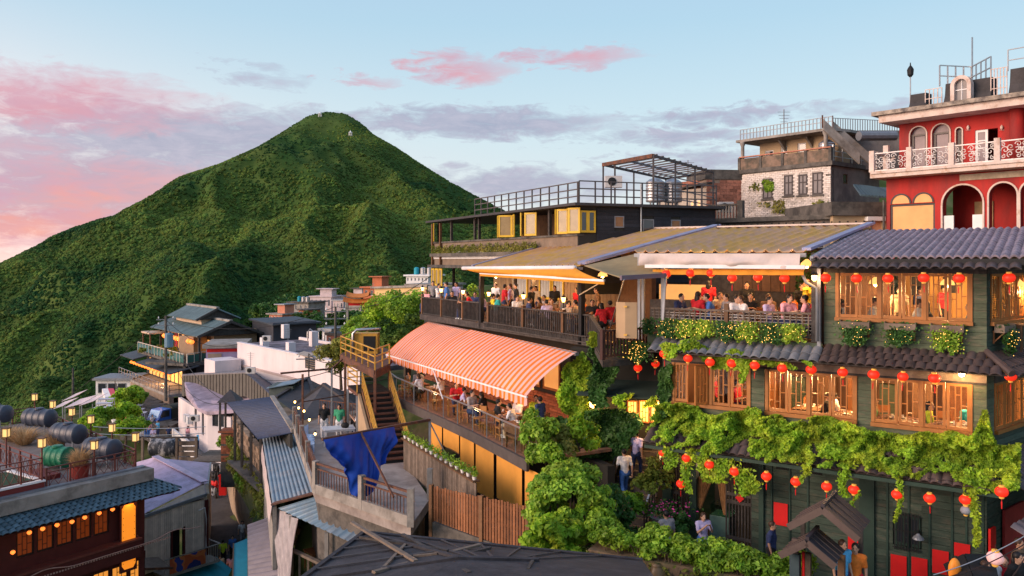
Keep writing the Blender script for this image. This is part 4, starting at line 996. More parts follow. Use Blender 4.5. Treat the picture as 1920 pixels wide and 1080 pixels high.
person(G.p(G.sx(1316),-1.0,Z2),60,'stand','red','black',where='inside the open lattice window')
for px in (1350,1455,1620,1745):chair(G.p(G.sx(px),-2.6,Z2),random.uniform(0,360),'dark wooden chair in the middle room','chairs in the middle room')
# ---- ivy on the house
def ivy_pts(n,seed=3):
    s=rng.uniform(SL-.15,SC_+.75,n);t=rng.random(n);up=-4.62+.30*fbm(s*1.3,s*0+2,seed,3)+np.where((s>G.sx(1822)) & (s<G.sx(1868)),.75*np.exp(-((s-G.sx(1848))/.16)**2),0)+np.where((s>G.sx(1404)) & (s<G.sx(1434)),.12,0)
    lo=-5.62+.75*np.maximum(0,fbm(s*1.1,s*0+7,seed+2,3))-.18*np.maximum(0,-fbm(s*2.3,s*0+9,seed+4,2));z=lo+(up-lo)*t
    base=np.where(z>-5.08,.06,.06+(-5.08-z)/.58*.95);bl=np.clip(.45+1.6*fbm(s*2.0,z*2.6,seed,3)+.9*fbm(s*5,z*6,seed+1,2),.0,1.4);d=base+.06+.55*bl*(.3+.7*rng.random(n))
    kp=(fbm(s*3.1,z*4.2,seed+6,3)>-.42+.30*np.clip((-5.0-z)/.6,0,1));s,d,z,bl=s[kp],d[kp],z[kp],bl[kp];n=len(s)
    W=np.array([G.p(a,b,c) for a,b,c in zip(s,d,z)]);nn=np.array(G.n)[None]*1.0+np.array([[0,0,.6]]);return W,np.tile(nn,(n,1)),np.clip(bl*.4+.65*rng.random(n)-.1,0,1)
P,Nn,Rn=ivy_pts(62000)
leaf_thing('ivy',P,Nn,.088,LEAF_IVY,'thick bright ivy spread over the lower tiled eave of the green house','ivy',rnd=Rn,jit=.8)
def strands(spec,fr,d,label,name='hanging_vine',mat=LEAF_IVY,size=.095,den=1.3,group='vine strands hanging from the eaves'):
    for (x,y0,y1,w) in spec:
        n=int((y1-y0)*w*.22*den)+25;t=rng.random(n);xx=x+rng.normal(0,w*.33,n)*(1-.55*t)+6*np.sin(t*5+x);yy=y0+t*(y1-y0)
        PP=np.array([fr.hp(a,b,d+.1*random.random()) for a,b in zip(xx,yy)])
        leaf_thing(name,PP,np.tile(np.array(fr.n)+np.array([0,0,.3]),(n,1)),size,mat,label,'vine',group)
strands([(1255,838,880,26),(1290,840,925,20),(1322,842,905,26),(1352,860,905,40),(1393,880,930,34),(1412,890,925,20)],G,.95,'leafy vine strand hanging over the shop lattice')
strands([(1508,870,905,14),(1585,868,932,20),(1603,920,952,6),(1683,880,978,9),(1826,876,1025,17),(1842,880,925,34)],G,.98,'thin vine strand hanging down the dark green boards')
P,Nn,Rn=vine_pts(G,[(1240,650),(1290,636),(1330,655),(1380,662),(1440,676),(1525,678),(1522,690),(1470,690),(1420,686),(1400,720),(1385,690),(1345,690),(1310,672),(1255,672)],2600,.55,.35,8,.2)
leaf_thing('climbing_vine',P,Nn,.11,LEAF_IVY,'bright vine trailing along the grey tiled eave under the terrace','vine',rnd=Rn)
P,Nn,Rn=vine_pts(G,[(1232,690),(1256,680),(1262,715),(1258,770),(1236,790),(1228,740)],1500,.0,.35,12)
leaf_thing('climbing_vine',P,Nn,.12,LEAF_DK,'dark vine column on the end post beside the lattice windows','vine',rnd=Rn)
# ================================================================== COVERED TERRACE (between green house and left deck)
YELROOF=M('m_yellow_roof',(.72,.42,.10),.6,.15,1.5,col2=(.66,.40,.24),mix2=.5,s2=.9,streak=1,trans=.12)
TARP_W=M('m_tarp_white',(.55,.46,.42),.6,.15,2,.2)
YELFAB=M('m_yellow_fabric',(.80,.38,.04),.7,.12,3,trans=.35)
TANFAB=M('m_tan_fabric',(.42,.32,.17),.8,.15,2,trans=.3)
BLUEFL=M('m_blue_flashing',(.30,.31,.46),.35,.2,2,metal=.3)
GREENBD=M('m_green_board',(.075,.095,.06),.75,.15,3,.1)
TF=-2.35
T0,T1=G.sx(1228),S0-.02
def terrace():
    o=T('covered_terrace','open terrace with corrugated mustard roof next to the green house','terrace',G.p((T0+T1)/2,-3,TF));P=o
    m=MB();m.box(G,T0-.3,T1-.16,-6.5,.10,TF-.1,TF);m.build('floor',WOOD_BR,P)
    bx('fascia',G,T0-.2,T1,.10,.15,-2.66,TF-.02,GREENBD,P)
    a,b=G.p(T0-.1,.02,TF),G.p(T1-.15,.02,TF);up=Vector((0,0,1))
    railing(P,a,b,.82,.17,.035,WOOD_GREY,(.16,.05),.12,WOOD_BR,(.48,),.12,.22)
    n=46
    for z in (.22,.32,.42,.52,.62,.70):bi('wire',a+up*z,b+up*z,.006,.006,STEEL,P)
    # posts and beams
    for px,dd,z1 in ((1243,.1,.25),(1536,.12,.1),(1199,-.6,.35),(1206,-.9,.35)):s=G.sx(px,dd);bx('post',G,s-.05,s+.05,dd-.05,dd+.05,TF-.3,z1,GREYMET,P)
    s=G.sx(1528,.1);bx('post',G,s-.09,s+.09,.0,.16,TF,.25,WOOD_DK,P)
    fl=Vector(U(1190,473,26.6));frt=Vector(U(1512,472,23.3));bl=Vector(U(1345,429,33.0));br=Vector(U(1634,423,28.6))
    mm=corrugated(bl,br,frt,fl,.42,.09,.02,3,'box');mm.build('roof_sheet',YELROOF,P)
    bi('ridge_cap',bl+Vector((0,0,.08)),br+Vector((0,0,.08)),.35,.06,TARP_W,P)
    bi('flashing',br+Vector((0,0,.10)),frt+Vector((0,0,.08)),.26,.08,BLUEFL,P)
    bi('beam',fl-Vector((0,0,.10)),frt-Vector((0,0,.10)),.10,.12,GREYMET,P)
    bi('beam',bl-Vector((0,0,.12)),br-Vector((0,0,.12)),.10,.12,GREYMET,P)
    for t in (.2,.5,.8):bi('rafter',fl.lerp(frt,t)-Vector((0,0,.11)),bl.lerp(br,t)-Vector((0,0,.11)),.07,.09,GREYMET,P)
    for i in range(22):q=bl.lerp(br,i/21)+Vector((0,-.1,.13));bi('bolt',q,q+Vector((0,0,.05)),.05,.05,BLACK,P)
    # gathered white tarpaulin under the eave, gutter bar and yellow valance
    al,ar=Vector(U(1202,474,26.2)),Vector(U(1502,475,23.2));n=60;m=MB()
    rows=6;vs=[]
    for j in range(rows+1):
        for i in range(n+1):
            u=i/n;v=j/rows;p=al.lerp(ar,u);k=math.sin(u*19+v*3)*.05+math.sin(u*43)*.03+.10*math.sin(v*3.1)+.04*math.sin(u*7-v*4)
            vs.append(p+G.n*(.10+k*(v*1.2))+Vector((0,0,-.02-.40*v+.04*math.sin(u*11)*v)))
    W=n+1;m.add(vs,[(j*W+i,j*W+i+1,(j+1)*W+i+1,(j+1)*W+i) for j in range(rows) for i in range(n)]);m.build('rolled_tarpaulin',TARP_W,P,smooth=True)
    gl,gr=Vector(U(1210,499,26.0)),Vector(U(1510,501,22.95));bi('gutter',gl,gr,.09,.11,WHITE,P)
    m=MB();q0,q1=Vector(U(1224,505,26.0)),Vector(U(1507,505,23.1));m.slab(q0,q1,q1+Vector((0,0,-.17))+G.n*.03,q0+Vector((0,0,-.17))+G.n*.03,.01,40,2,lambda u,v:.012*math.sin(u*60));m.build('valance',YELFAB,P)
    # service wall at the back with lit hatch
    m=MB();m.box(G,T0-1.5,T1-.2,-6.9,-6.6,TF,.5);m.build('back_wall',WOOD_DK,P)
    for i in range(14):s=T0+.4+i*.36;bx('plank',G,s,s+.34,-6.6,-6.57,TF+1.2,.4,WOOD_BR,P)
    m=MB();m.box(G,T0-1.4,T0+.6,-3.6,-3.5,TF+.9,TF+1.5);m.build('hatch',M('m_hatch',(.8,.5,.2),.8,.1,2,emit=(1,.42,.10),es=.12),P)
    bx('counter',G,T0-1.5,T0+.8,-3.4,-2.9,TF,TF+.95,WOOD_DK,P)
    return o
TER=terrace()
for px,k in ((1254,40),(1288,60),(1322,60),(1364,60),(1401,60),(1445,50),(1487,50)):planter(G.hit(px,612,.3)[0],-2.02,G,'trailing plant with fairy lights hung on the terrace railing','trailing plants on the terrace railing',.72,False,.46,.14,900,k)
planter(G.hit(1219,610,.3)[0],-2.02,G,'trailing plant without lights at the railing corner','corner plant of the terrace',.5,False,.42,.14,420,2)
row([(1250,513),(1295,512),(1333,512),(1373,521),(1421,520),(1471,522)],G,.25,'red paper lantern hanging along the open terrace under the yellow valance','lanterns along the terrace')
# people and tables on the terrace
for i,(px,d,sh,ps,fc,tr) in enumerate([(1253,-.7,'navy','sit_lean',70,'grey'),(1293,-.6,'red','sit',160,'black'),(1320,-.8,'blue','sit_lean',-60,'navy'),(1345,-1.0,'grey','sit',-40,'navy'),(1366,-.6,'white','sit',60,'grey'),(1390,-.55,'white','sit_lean',-50,'beige'),(1426,-.7,'lavender','sit',70,'navy'),
        (1462,-.6,'pink','sit_lean',50,'navy'),(1502,-.7,'pink','sit',-80,'grey'),(1508,-1.6,'red','sit',-40,'black'),(1405,-1.9,'brown','sit',30,'black'),(1440,-2.4,'orange','sit',10,'black'),(1478,-2.3,'yellow','stand',-100,'navy'),(1278,-2.4,'red','stand',190,'black'),(1350,-2.6,'black','stand',20,'black'),(1455,-2.9,'black','stand',40,'navy'),(1374,-1.7,'black','sit_lean',20,'navy'),(1310,-1.9,'beige','sit',40,'grey')]):
    person(G.p(G.sx(px),d,TF),math.degrees(G.ang)+fc,ps,sh,tr,long=(i % 3==1),where='on the open terrace')
for px,d in ((1275,-.65),(1345,-.55),(1408,-.6),(1482,-.65),(1330,-1.9),(1425,-2.0)):
    c=G.p(G.sx(px),d,TF);table(c,-34,'small wooden table on the open terrace','tables on the open terrace',.6,.7);plates(c+Vector((0,0,.742)),'terrace table','dishes on the terrace',5,.24)
for px,d in ((1260,-1.2),(1308,-1.1),(1395,-1.3),(1450,-1.3)):chair(G.p(G.sx(px),d,TF),random.uniform(0,360),'red brown chair on the open terrace','chairs on the open terrace')
# small lit lamp on the house corner and the ivy wall behind the terrace
def wall_light(p,label,k=1.0,pw=8):
    o=T('wall_lantern',label,'lamp',p);m=MB();m.lathe(p,[(.03,0),(.075*k,.05),(.085*k,.16*k),(.02,.24*k)],8);m.build('lamp_glass',BULB_SOFT,o);m=MB();m.lathe(p+Vector((0,0,.165*k)),[(.11*k,0),(.02,.09)],8);m.build('cap',BLACK,o);lamp('lamp_light',p+Vector((0,0,.08))+Vector((0,-.14,0)),pw)
BULB_SOFT=M('m_bulb_soft',(1,.7,.3),.5,0,1,emit=(1,.5,.13),es=5)
wall_light(G.hp(1527,527,.22),'small lit wall lantern at the terrace corner post')
leaf_thing('hedge',*[np.array(x) for x in (lambda n:([G.p(T0+3+random.random()*3.4,-5.9+.4*random.random(),TF+.4+random.random()*2.3) for _ in range(n)],[G.n for _ in range(n)]))(1600)],.14,LEAF_DK,'dark leafy hedge behind the open terrace','hedge')
# ================================================================== LEFT DECK
dr=Z(1215,665,-3.1);dl=Z(792,598,-3.1)
D=Fr((dr.x,dr.y),math.degrees(math.atan2(dr.y-dl.y,dr.x-dl.x)))
DF=-2.85;D0=D.sx(791);D1=D.sx(1106)
def left_deck():
    o=T('timber_deck','long dark timber deck crowded with diners above the striped awning','deck',D.p((D0+D1)/2,-2,DF));P=o;up=Vector((0,0,1))
    m=MB();m.box(D,D0,D1+1.2,-8.5,.02,DF-.12,DF);m.build('floor',WOOD_BR,P)
    bx('fascia',D,D0-.05,D1+.1,.02,.10,-3.12,DF+.02,WOOD_DK,P);bx('fascia',D,D0-.05,D0+.05,-8,.02,-3.12,DF+.02,WOOD_DK,P)
    xs=[791,826,867,901];
    pts=[D.p(D.sx(x),-.04,DF) for x in (791,901,915,980,1055,1106)]
    railing(P,pts[0],pts[1],.92,.135,.045,WOOD_DK,(.13,.05),.06,WOOD_BR,(0,.36,.72),.13,.16)
    for a,b in zip(pts[2:-1],pts[3:]):railing(P,a,b,.86,.135,.045,WOOD_DK,(.15,.05),.06,WOOD_BR,(0,),.15,.12)
    # low outer rail along the fascia
    a,b=D.p(D.sx(912),.16,DF-.14),D.p(D1,.16,DF-.14)
    bi('outer_rail',a,b,.04,.04,WOOD_DK,P);bi('outer_rail',a+up*.22,b+up*.22,.04,.04,WOOD_DK,P)
    for i in range(44):q=a.lerp(b,(i+.5)/44);bi('outer_baluster',q+up*.02,q+up*.2,.03,.03,WOOD_DK,P)
    # return rail towards the terrace
    e=pts[-1];r1=Vector(U(1130,652,25.6));r1.z=DF-.5;r2=Vector(U(1226,640,26.9));r2.z=DF-.1
    railing(P,Vector((r1.x,r1.y,DF-.3)),Vector((r2.x,r2.y,DF-.3)),.92,.14,.05,M('m_wood_oxblood',(.055,.022,.018),.6,.2,5,rand=.2),(.12,.06),.1,None,(0,1),.13,.05)
    railing(P,e,Vector((r1.x,r1.y,DF-.3)),.85,.14,.045,WOOD_DK,(.12,.05),.06,None,(),.13)
    m=MB();m.prism([e+Vector((0,0,-.25)),Vector((r1.x,r1.y,DF-.55)),Vector((r2.x,r2.y,DF-.55)),D.p(D1+1.2,-2,DF-.25)],(0,0,.2));m.build('landing',WOOD_DK,P)
    # roof posts
    for px,d in ((903,.0),(1091,.0)):s=D.sx(px);bx('roof_post',D,s-.10,s+.10,d-.08,d+.10,DF-.25,-.25,BLACK,P)
    for px in (1000,965):s=D.sx(px,-3.2);bx('roof_post',D,s-.09,s+.09,-3.3,-3.1,DF,-.1,WOOD_DK,P)
    for px in (850,):s=D.sx(px,-5);bx('roof_post',D,s-.07,s+.07,-5.1,-4.95,DF,.2,WOOD_DK,P)
    # corrugated roof
    fl,fr_,bl,br=Vector(U(885,501,37)),Vector(U(1090,498,28.4)),Vector(U(1131,432,42)),Vector(U(1345,428,33.2))
    mm=corrugated(bl,br,fr_,fl,.42,.09,.02,3,'box');mm.build('roof_sheet',YELROOF,P)
    bi('flashing',fr_+Vector((0,0,.09)),br+Vector((0,0,.12)),.40,.10,BLUEFL,P);bi('flashing',fl+Vector((0,0,.05)),bl+Vector((0,0,.08)),.14,.10,BLUEFL,P)
    bi('ridge_cap',bl+Vector((0,0,.06)),br+Vector((0,0,.06)),.3,.08,TARP_W,P)
    bi('beam',fl-Vector((0,0,.10)),fr_-Vector((0,0,.10)),.12,.10,GREYMET,P)
    for t in (.25,.5,.75):bi('rafter',fl.lerp(fr_,t)-Vector((0,0,.12)),bl.lerp(br,t)-Vector((0,0,.12)),.07,.09,GREYMET,P)
    return o,fl,fr_
DECK,dfl,dfr=left_deck()
def deck_awning():
    o=T('roller_awning','yellow roller awning with white cassette over the crowded deck','awning',dfr)
    a,b=Vector(U(868,503,37)),Vector(U(1078,502,28.3));m=MB();m.pipe([a,b],.085,10);m.build('cassette',WHITE,o,smooth=True)
    c,d=Vector(U(1133,526,26.2)),Vector(U(900,512,35.4))
    m=MB();m.slab(a,b,c,d,.012,30,6,lambda u,v:-.12*math.sin(v*3.1)*(.6+.4*math.sin(u*9)));m.build('fabric',YELFAB,o,smooth=True)
    bi('front_bar',c,d,.06,.08,WHITE,o)
    m=MB();m.slab(d,c,c-Vector((0,0,.13)),d-Vector((0,0,.13)),.008,40,1,lambda u,v:.01*math.sin(u*70));m.build('valance',YELFAB,o)
    for px,q in ((903,d),(1091,c)):
        p=D.p(D.sx(px),.1,-1.25);bi('arm',p,q,.035,.035,STEEL,o)
deck_awning()
def tan_canopy():
    o=T('fabric_canopy','tan fabric canopy sloping down beside the blue roof flashing','canopy',U(1180,500,25))
    a,b,c,d=U(1095,498,27.8),U(1200,474,28.6),U(1248,516,25.4),U(1164,521,24.4)
    m=MB();m.slab(a,b,c,d,.015,12,12,lambda u,v:-.14*math.sin(u*3.14)*math.sin(v*3.14));m.build('fabric',TANFAB,o,smooth=True)
    bi('front_bar',d,c,.09,.14,M('m_bar_purple',(.16,.12,.15),.5,.1,3),o);bi('strut',d+Vector((.1,0,-.05)),D.p(D.sx(1128),-.3,DF+.2),.03,.03,STEEL,o);bi('strut',c,U(1243,600,25.2),.07,.07,GREYMET,o)
tan_canopy()
# post lanterns on the deck railing
def post_lamp(p,label,group,k=1.0,pw=6):
    o=T('post_lantern',label,'lamp',p,group);m=MB();m.lathe(p,[(.05,0),(.035,.08),(.03,.22),(.055,.25)],8);m.build('stem',BLACK,o)
    m=MB();m.lathe(p+Vector((0,0,.25)),[(.045,0),(.085,.17)],6);m.build('lamp_glass',BULB_SOFT,o);m=MB();m.lathe(p+Vector((0,0,.42)),[(.11,0),(.03,.08),(.015,.14)],6);m.build('cap',BLACK,o)
    lamp('lamp_light',p+Vector((0,0,.34))+D.n*.16,pw)
for px in (791,826,867,915,980,1055):post_lamp(D.p(D.sx(px),-.04,DF+1.02),'lit lantern on a railing post of the crowded deck','post lanterns on the deck')
# diners
dk=[(800,-.6,'pink','sit',40),(812,-.9,'grey','stand',60),(822,-.5,'white','stand_phone',120),(838,-.8,'blue','stand',-30),(848,-.6,'black','sit_lean',60),(856,-1.4,'lavender','stand',20),(872,-.5,'black','sit_lean',30),(884,-.5,'red','sit_lean',-30),(892,-1.2,'navy','sit',40),
      (908,-1.3,'lavender','sit',-30),(922,-.5,'yellow','sit',160),(931,-.6,'teal','sit',170),(946,-1.4,'red','stand',170),(958,-1.9,'lavender','stand',-30),(970,-.8,'white','sit',70),(990,-.5,'navy','sit',160),(996,-1.4,'black','stand',120),(1014,-1.5,'brown','sit',-50),(1022,-1.9,'striped grey','sit',20),(1028,-.35,'lavender','sit_lean',-100),
      (1036,-1.3,'brown','sit_lean',50),(1062,-.5,'white','sit',100),(1072,-.8,'pink','sit_lean',-90),(1082,-1.0,'beige','sit',-60),(1110,-1.2,'black','sit',60),(1132,-1.0,'red','sit_lean',-100),(1146,-1.4,'red','sit',-80),(1082,-3.6,'red','stand',10),(1120,-2.8,'brown','stand',-30),(1040,-3.2,'black','stand',50),(968,-2.8,'black','stand',-20),(1062,-2.2,'grey','sit',30),(930,-2.4,'white','stand',30),(1005,-2.6,'beige','stand',20),(1098,-2.0,'orange','sit',-30)]
for i,(px,d,sh,ps,fc) in enumerate(dk):person(D.p(D.sx(px,d),d,DF),math.degrees(D.ang)+fc,ps,sh,('navy','black','grey')[i % 3],long=(i % 4==1),where='on the timber deck')
for px,d in ((806,-.8),(858,-.8),(880,-.9),(935,-1.0),(982,-1.1),(1005,-.7),(1045,-.8),(1075,-1.5),(1120,-1.1),(1030,-2.3),(950,-2.6)):
    c=D.p(D.sx(px,d),d,DF);table(c,-60,'small table on the crowded timber deck','tables on the timber deck',.6,.8);plates(c+Vector((0,0,.742)),'deck table','dishes on the deck tables',5,.26)
for px,d in ((815,-1.3),(900,-1.5),(960,-1.5),(1016,-1.0),(1052,-1.4),(1090,-.6),(1100,-.9),(1036,-.5)):chair(D.p(D.sx(px,d),d,DF),random.uniform(0,360),'red brown chair on the crowded timber deck','chairs on the timber deck')
def menu_board():
    o=T('menu_board','plain tan folding screen standing at the end of the deck','screen',U(1174,640,25.5));a=U(1155,566,25.7);b=U(1194,566,25.4);b.z=a.z
    mid=a.lerp(b,.5)+Vector((-.05,-.1,0));mt=M('m_tan_board',(.42,.28,.16),.7,.1,2)
    for p,q in ((a,mid),(mid,b)):m=MB();m.prism([p,q,q-Vector((0,0,1.15)),p-Vector((0,0,1.15))],(.02,.03,0));m.build('panel',mt,o)
    for t in (.12,.9):m=MB();m.bar(mid+Vector((-.05,-.04,-t*1.15)),mid+Vector((.05,-.04,-t*1.15)),.03,.05);m.build('hinge',GOLD,o)
menu_board()
# wall and curtained windows at the back of the deck
def deck_back():
    d=-5.4;o=T('annex_wall','timber wall with yellow framed curtained windows behind the deck','building',D.p(D.sx(1040,d),d,DF));cu=M('m_curtain',(.62,.60,.66),.8,.12,4)
    m=MB();m.box(D,D.sx(925,d),D.sx(1220,d),d-.3,d-.05,DF,.6);m.build('wall',WOOD_BR,o)
    s0,s1=D.sx(925,d),D.sx(1160,d);n=int((s1-s0)/.3)
    for i in range(n):q=s0+(s1-s0)*i/n;bx('plank',D,q,q+(s1-s0)/n-.02,d-.05,d-.02,DF,.5,M('m_plank_ochre',(.30,.19,.10),.8,.25,4,.1,rand=.3),o)
    YF=M('m_yellow_frame',(.62,.40,.03),.5,.15,4)
    for x0,x1 in ((968,990),(1012,1034),(1036,1058)):
        a,b=D.sx(x0,d),D.sx(x1,d);w_=window(o,D,a,b,-2.0,-.45,d+.06,YF,.10,0,GLASS,bars=False)
        m=MB();m.slab(D.p(a+.1,d-.01,-1.9),D.p(b-.1,d-.01,-1.9),D.p(b-.1,d-.01,-.55),D.p(a+.1,d-.01,-.55),.01,30,1,lambda u,v:.02*math.sin(u*40));m.build('curtain',cu,o)
    return o
deck_back()
for px,d,z in ((930,-2.5,-.8),(1000,-3,-.7),(1060,-2.5,-.7),(1130,-2,-.6)):hang_lamp(D.p(D.sx(px,d),d,z),'hanging lamp over the crowded deck','hanging lamps over the deck',45)
for px,d,z in ((1300,-2.0,-.15),(1400,-2.4,-.1),(1480,-2.0,-.15)):hang_lamp(G.p(G.sx(px),d,z),'hanging lamp over the open terrace','hanging lamps over the terrace',45)
shrub(D.p(D.sx(885,-2.2),-2.2,DF),.7,.7,1.6,'potted leafy shrub standing on the deck','plant',None,LEAF_BR,16,90,.13,'potted_shrub')
# ================================================================== BALCONY with striped awning
def stripe_mat():
    m=bpy.data.materials.new('m_striped_awning');m.use_nodes=True;nt=m.node_tree;L=nt.links.new;b=nt.nodes['Principled BSDF']
    at=N(nt,'ShaderNodeAttribute',attribute_name='stripe');ramp=N(nt,'ShaderNodeValToRGB');L(at.outputs['Fac'],ramp.inputs[0]);cr=ramp.color_ramp;cr.interpolation='CONSTANT'
    st=[(0,(.86,.21,.015)),(.42,(.84,.47,.44)),(.50,(.64,.30,.27)),(.55,(.84,.48,.45)),(.92,(.64,.30,.27)),(.97,(.84,.48,.45))]
    while len(cr.elements)<len(st):cr.elements.new(.5)
    for e,(p,c) in zip(cr.elements,st):e.position=p;e.color=c+(1,)
    n1=N(nt,'ShaderNodeTexNoise',i_Scale=1.2,i_Detail=4.0);g=N(nt,'ShaderNodeNewGeometry');L(g.outputs['Position'],n1.inputs[0]);mr=N(nt,'ShaderNodeMapRange');L(n1.outputs[0],mr.inputs[0]);mr.inputs[3].default_value=.8;mr.inputs[4].default_value=1.15
    hs=N(nt,'ShaderNodeHueSaturation');L(ramp.outputs[0],hs.inputs['Color']);L(mr.outputs[0],hs.inputs['Value']);L(hs.outputs[0],b.inputs['Base Color']);b.inputs['Roughness'].default_value=.8
    tr=N(nt,'ShaderNodeBsdfTranslucent');L(hs.outputs[0],tr.inputs[0]);ms=N(nt,'ShaderNodeMixShader');ms.inputs[0].default_value=.25;L(b.outputs[0],ms.inputs[1]);L(tr.outputs[0],ms.inputs[2]);L(ms.outputs[0],nt.nodes['Material Output'].inputs[0])
    return m
STRIPE=stripe_mat()
def striped(name,a,b,c,d,nstripe,parent,nv=10,fn=None,scallop=0.0):
    """cloth a-b (top) to d-c (bottom) with stripes running top to bottom"""
    a,b,c,d=map(Vector,(a,b,c,d));nu=nstripe*6;vs=[];val=[];nrm=(b-a).cross(d-a).normalized()
    for j in range(nv+1):
        for i in range(nu+1):
            u,v=i/nu,j/nv;p=a.lerp(b,u).lerp(d.lerp(c,u),v)
            if fn:p=p+nrm*fn(u,v)
            if scallop and j==nv:p=p+(p-a.lerp(b,u)).normalized()*scallop*abs(math.sin(u*nstripe*math.pi))
            vs.append(p)
    W=nu+1;fs=[(j*W+i,j*W+i+1,(j+1)*W+i+1,(j+1)*W+i) for j in range(nv) for i in range(nu)]
    off=root_of(parent);me=bpy.data.meshes.new(name);me.from_pydata([tuple(Vector(v)-off) for v in vs],[],fs);me.update();me.polygons.foreach_set('use_smooth',[True]*len(fs))
    at=me.attributes.new('stripe','FLOAT','FACE');at.data.foreach_set('value',np.array([((f % nu)+.5)/6 % 1.0 for f in range(len(fs))],np.float32));me.materials.append(STRIPE)
    return link(name,me,STRIPE,parent)
AWZ=-4.78
abl,abr=Z(803,603,-3.22),Z(1082,660,-3.22);afl,afr=Z(724,663,AWZ),Z(988,742,AWZ)
def striped_awning():
    o=T('striped_awning','large orange and pink striped awning below the timber deck','awning',abl.lerp(abr,.5))
    q1,q2=abl.lerp(abr,.37),afl.lerp(afr,.37)
    sag=lambda u,v:-.13*math.sin(v*3.14)-.05*abs(math.sin(u*9.4))*math.sin(v*2.8)-.02*math.sin(u*31+v*3)*v
    striped('canopy',abl,q1,q2,afl,20,o,10,sag);striped('canopy',q1+Vector((0,0,.03)),abr,afr,q2+Vector((0,0,.03)),26,o,10,sag)
    dn=Vector((0,0,-.34));striped('valance',afl,q2,q2+dn,afl+dn,20,o,4,lambda u,v:.025*math.sin(u*62)*v,.06);striped('valance',q2+Vector((0,0,.03)),afr,afr+dn,q2+dn+Vector((0,0,.03)),26,o,4,lambda u,v:.025*math.sin(u*82)*v,.06)
    bi('front_bar',afl-Vector((0,0,.05)),afr-Vector((0,0,.05)),.06,.06,WHITE,o);bi('back_tube',abl-Vector((0,0,.07)),abr-Vector((0,0,.07)),.14,.12,GREYMET,o)
    for t,(px,py) in ((.0,(735,708)),(.42,(830,748))):
        p=afl.lerp(afr,t)-Vector((0,0,.08));e=Z(px,py,-5.75);bi('support_pole',p,e,.035,.035,WHITE,o)
    for t in (.04,.33,.62,.92):bi('arm',abl.lerp(abr,t)-Vector((0,0,.12)),afl.lerp(afr,t)-Vector((0,0,.09)),.05,.05,WHITE,o)
striped_awning()
BZ=-6.6
bpts=[Z(x,y,BZ) for x,y in ((733,734),(742,743),(775,759),(830,783),(885,808),(940,836),(992,863))]
BFL=BZ+.02
def balcony():
    o=T('dining_balcony','curved dining balcony with glass balustrade under the striped awning','balcony',bpts[3]);up=Vector((0,0,1));back=D.n*-1
    m=MB();inner=[p+back*3.4 for p in bpts]
    m.prism([p for p in bpts]+[p for p in inner[::-1]],(0,0,-.10));m.build('floor',M('m_brick_floor',(.30,.15,.09),.8,.3,5,.2),o)
    for a,b in zip(bpts[:-1],bpts[1:]):bi('fascia',a-up*.18+D.n*.05,b-up*.18+D.n*.05,.10,.38,M('m_fascia_grey',(.085,.070,.065),.6,.2,3),o)
    for a,b in zip(bpts[:-1],bpts[1:]):
        a2,b2=a-D.n*.03,b-D.n*.03;bi('handrail',a2+up*.92,b2+up*.92,.05,.045,STEEL,o)
        m=MB();m.prism([a2+up*.08,b2+up*.08,b2+up*.86,a2+up*.86],D.n*.012);m.build('glass_panel',GLASS,o)
        for t in (0,.5):p=a2.lerp(b2,t);bi('baluster',p,p+up*.92,.035,.05,GREYMET,o)
    bi('baluster',bpts[-1],bpts[-1]+up*.92,.035,.05,GREYMET,o)
    # rear wall: brick parapet, shop windows and dark reveal
    s0,s1=D.sx(770,.0)-.3,D.sx(1100,.0)
    m=MB();m.box(D,s0,s1,-1.25,-.95,BZ-.05,-3.2);m.build('rear_wall',BACKING,o)
    BR=M('m_brick_red',(.30,.10,.05),.85,.25,6,.2,rand=.3)
    for j in range(9):
        L=.62;n=int((s1-s0)/L)
        for i in range(n):
            q=s0+(i+(.5 if j % 2 else 0))*L;bx('brick',D,q+.012,min(q+L-.012,s1),-.95,-.88+random.uniform(-.008,.008),BZ+j*.115+.006,BZ+(j+1)*.115-.006,BR,o)
    for k in range(9):
        a=s0+.4+k*1.55
        if a+1.3>s1:break
        window(o,D,a,a+1.3,BZ+1.2,-3.75,-.90,WIN_WOOD,.08,k,GLASS_DK if k<5 else M('m_lit_pane',(.8,.5,.2),.4,.1,2,emit=(1,.42,.10),es=.2),bars=False)
    return o
balcony()
def bp(t,back):# point on the balcony floor: t along the edge 0..1
    k=t*(len(bpts)-1);i=min(int(k),len(bpts)-2);return bpts[i].lerp(bpts[i+1],k-i)-D.n*back+Vector((0,0,.02))
bal=[(.14,.7,'black','stand',160),(.22,.9,'grey','sit',60),(.30,.6,'white','sit_lean',-70),(.36,1.2,'white','sit',-60),(.47,.9,'red','sit_lean',70),(.53,.7,'lavender','sit',150),(.62,1.0,'black','sit_lean',-60),(.60,.5,'striped grey','sit',110),(.73,.6,'black','sit',160),(.79,.9,'white','sit_lean',-50),(.74,1.5,'white','sit',10),(.84,1.4,'lime','stand',60),(.88,1.3,'navy','stand',-70)]
for i,(t,b,sh,ps,fc) in enumerate(bal):person(bp(t,b),math.degrees(D.ang)+fc,ps,sh,('beige','navy','black')[i % 3],long=(i % 4==2),where='on the glass balcony')
for t,b in ((.26,.8),(.34,1.0),(.56,.8),(.70,.9),(.83,.7)):
    c=bp(t,b);table(c,math.degrees(D.ang),'wooden table on the glass balcony','tables on the balcony',.6,.8,mat=WOOD_RED);plates(c+Vector((0,0,.742)),'balcony table','dishes on the balcony tables',4,.24)
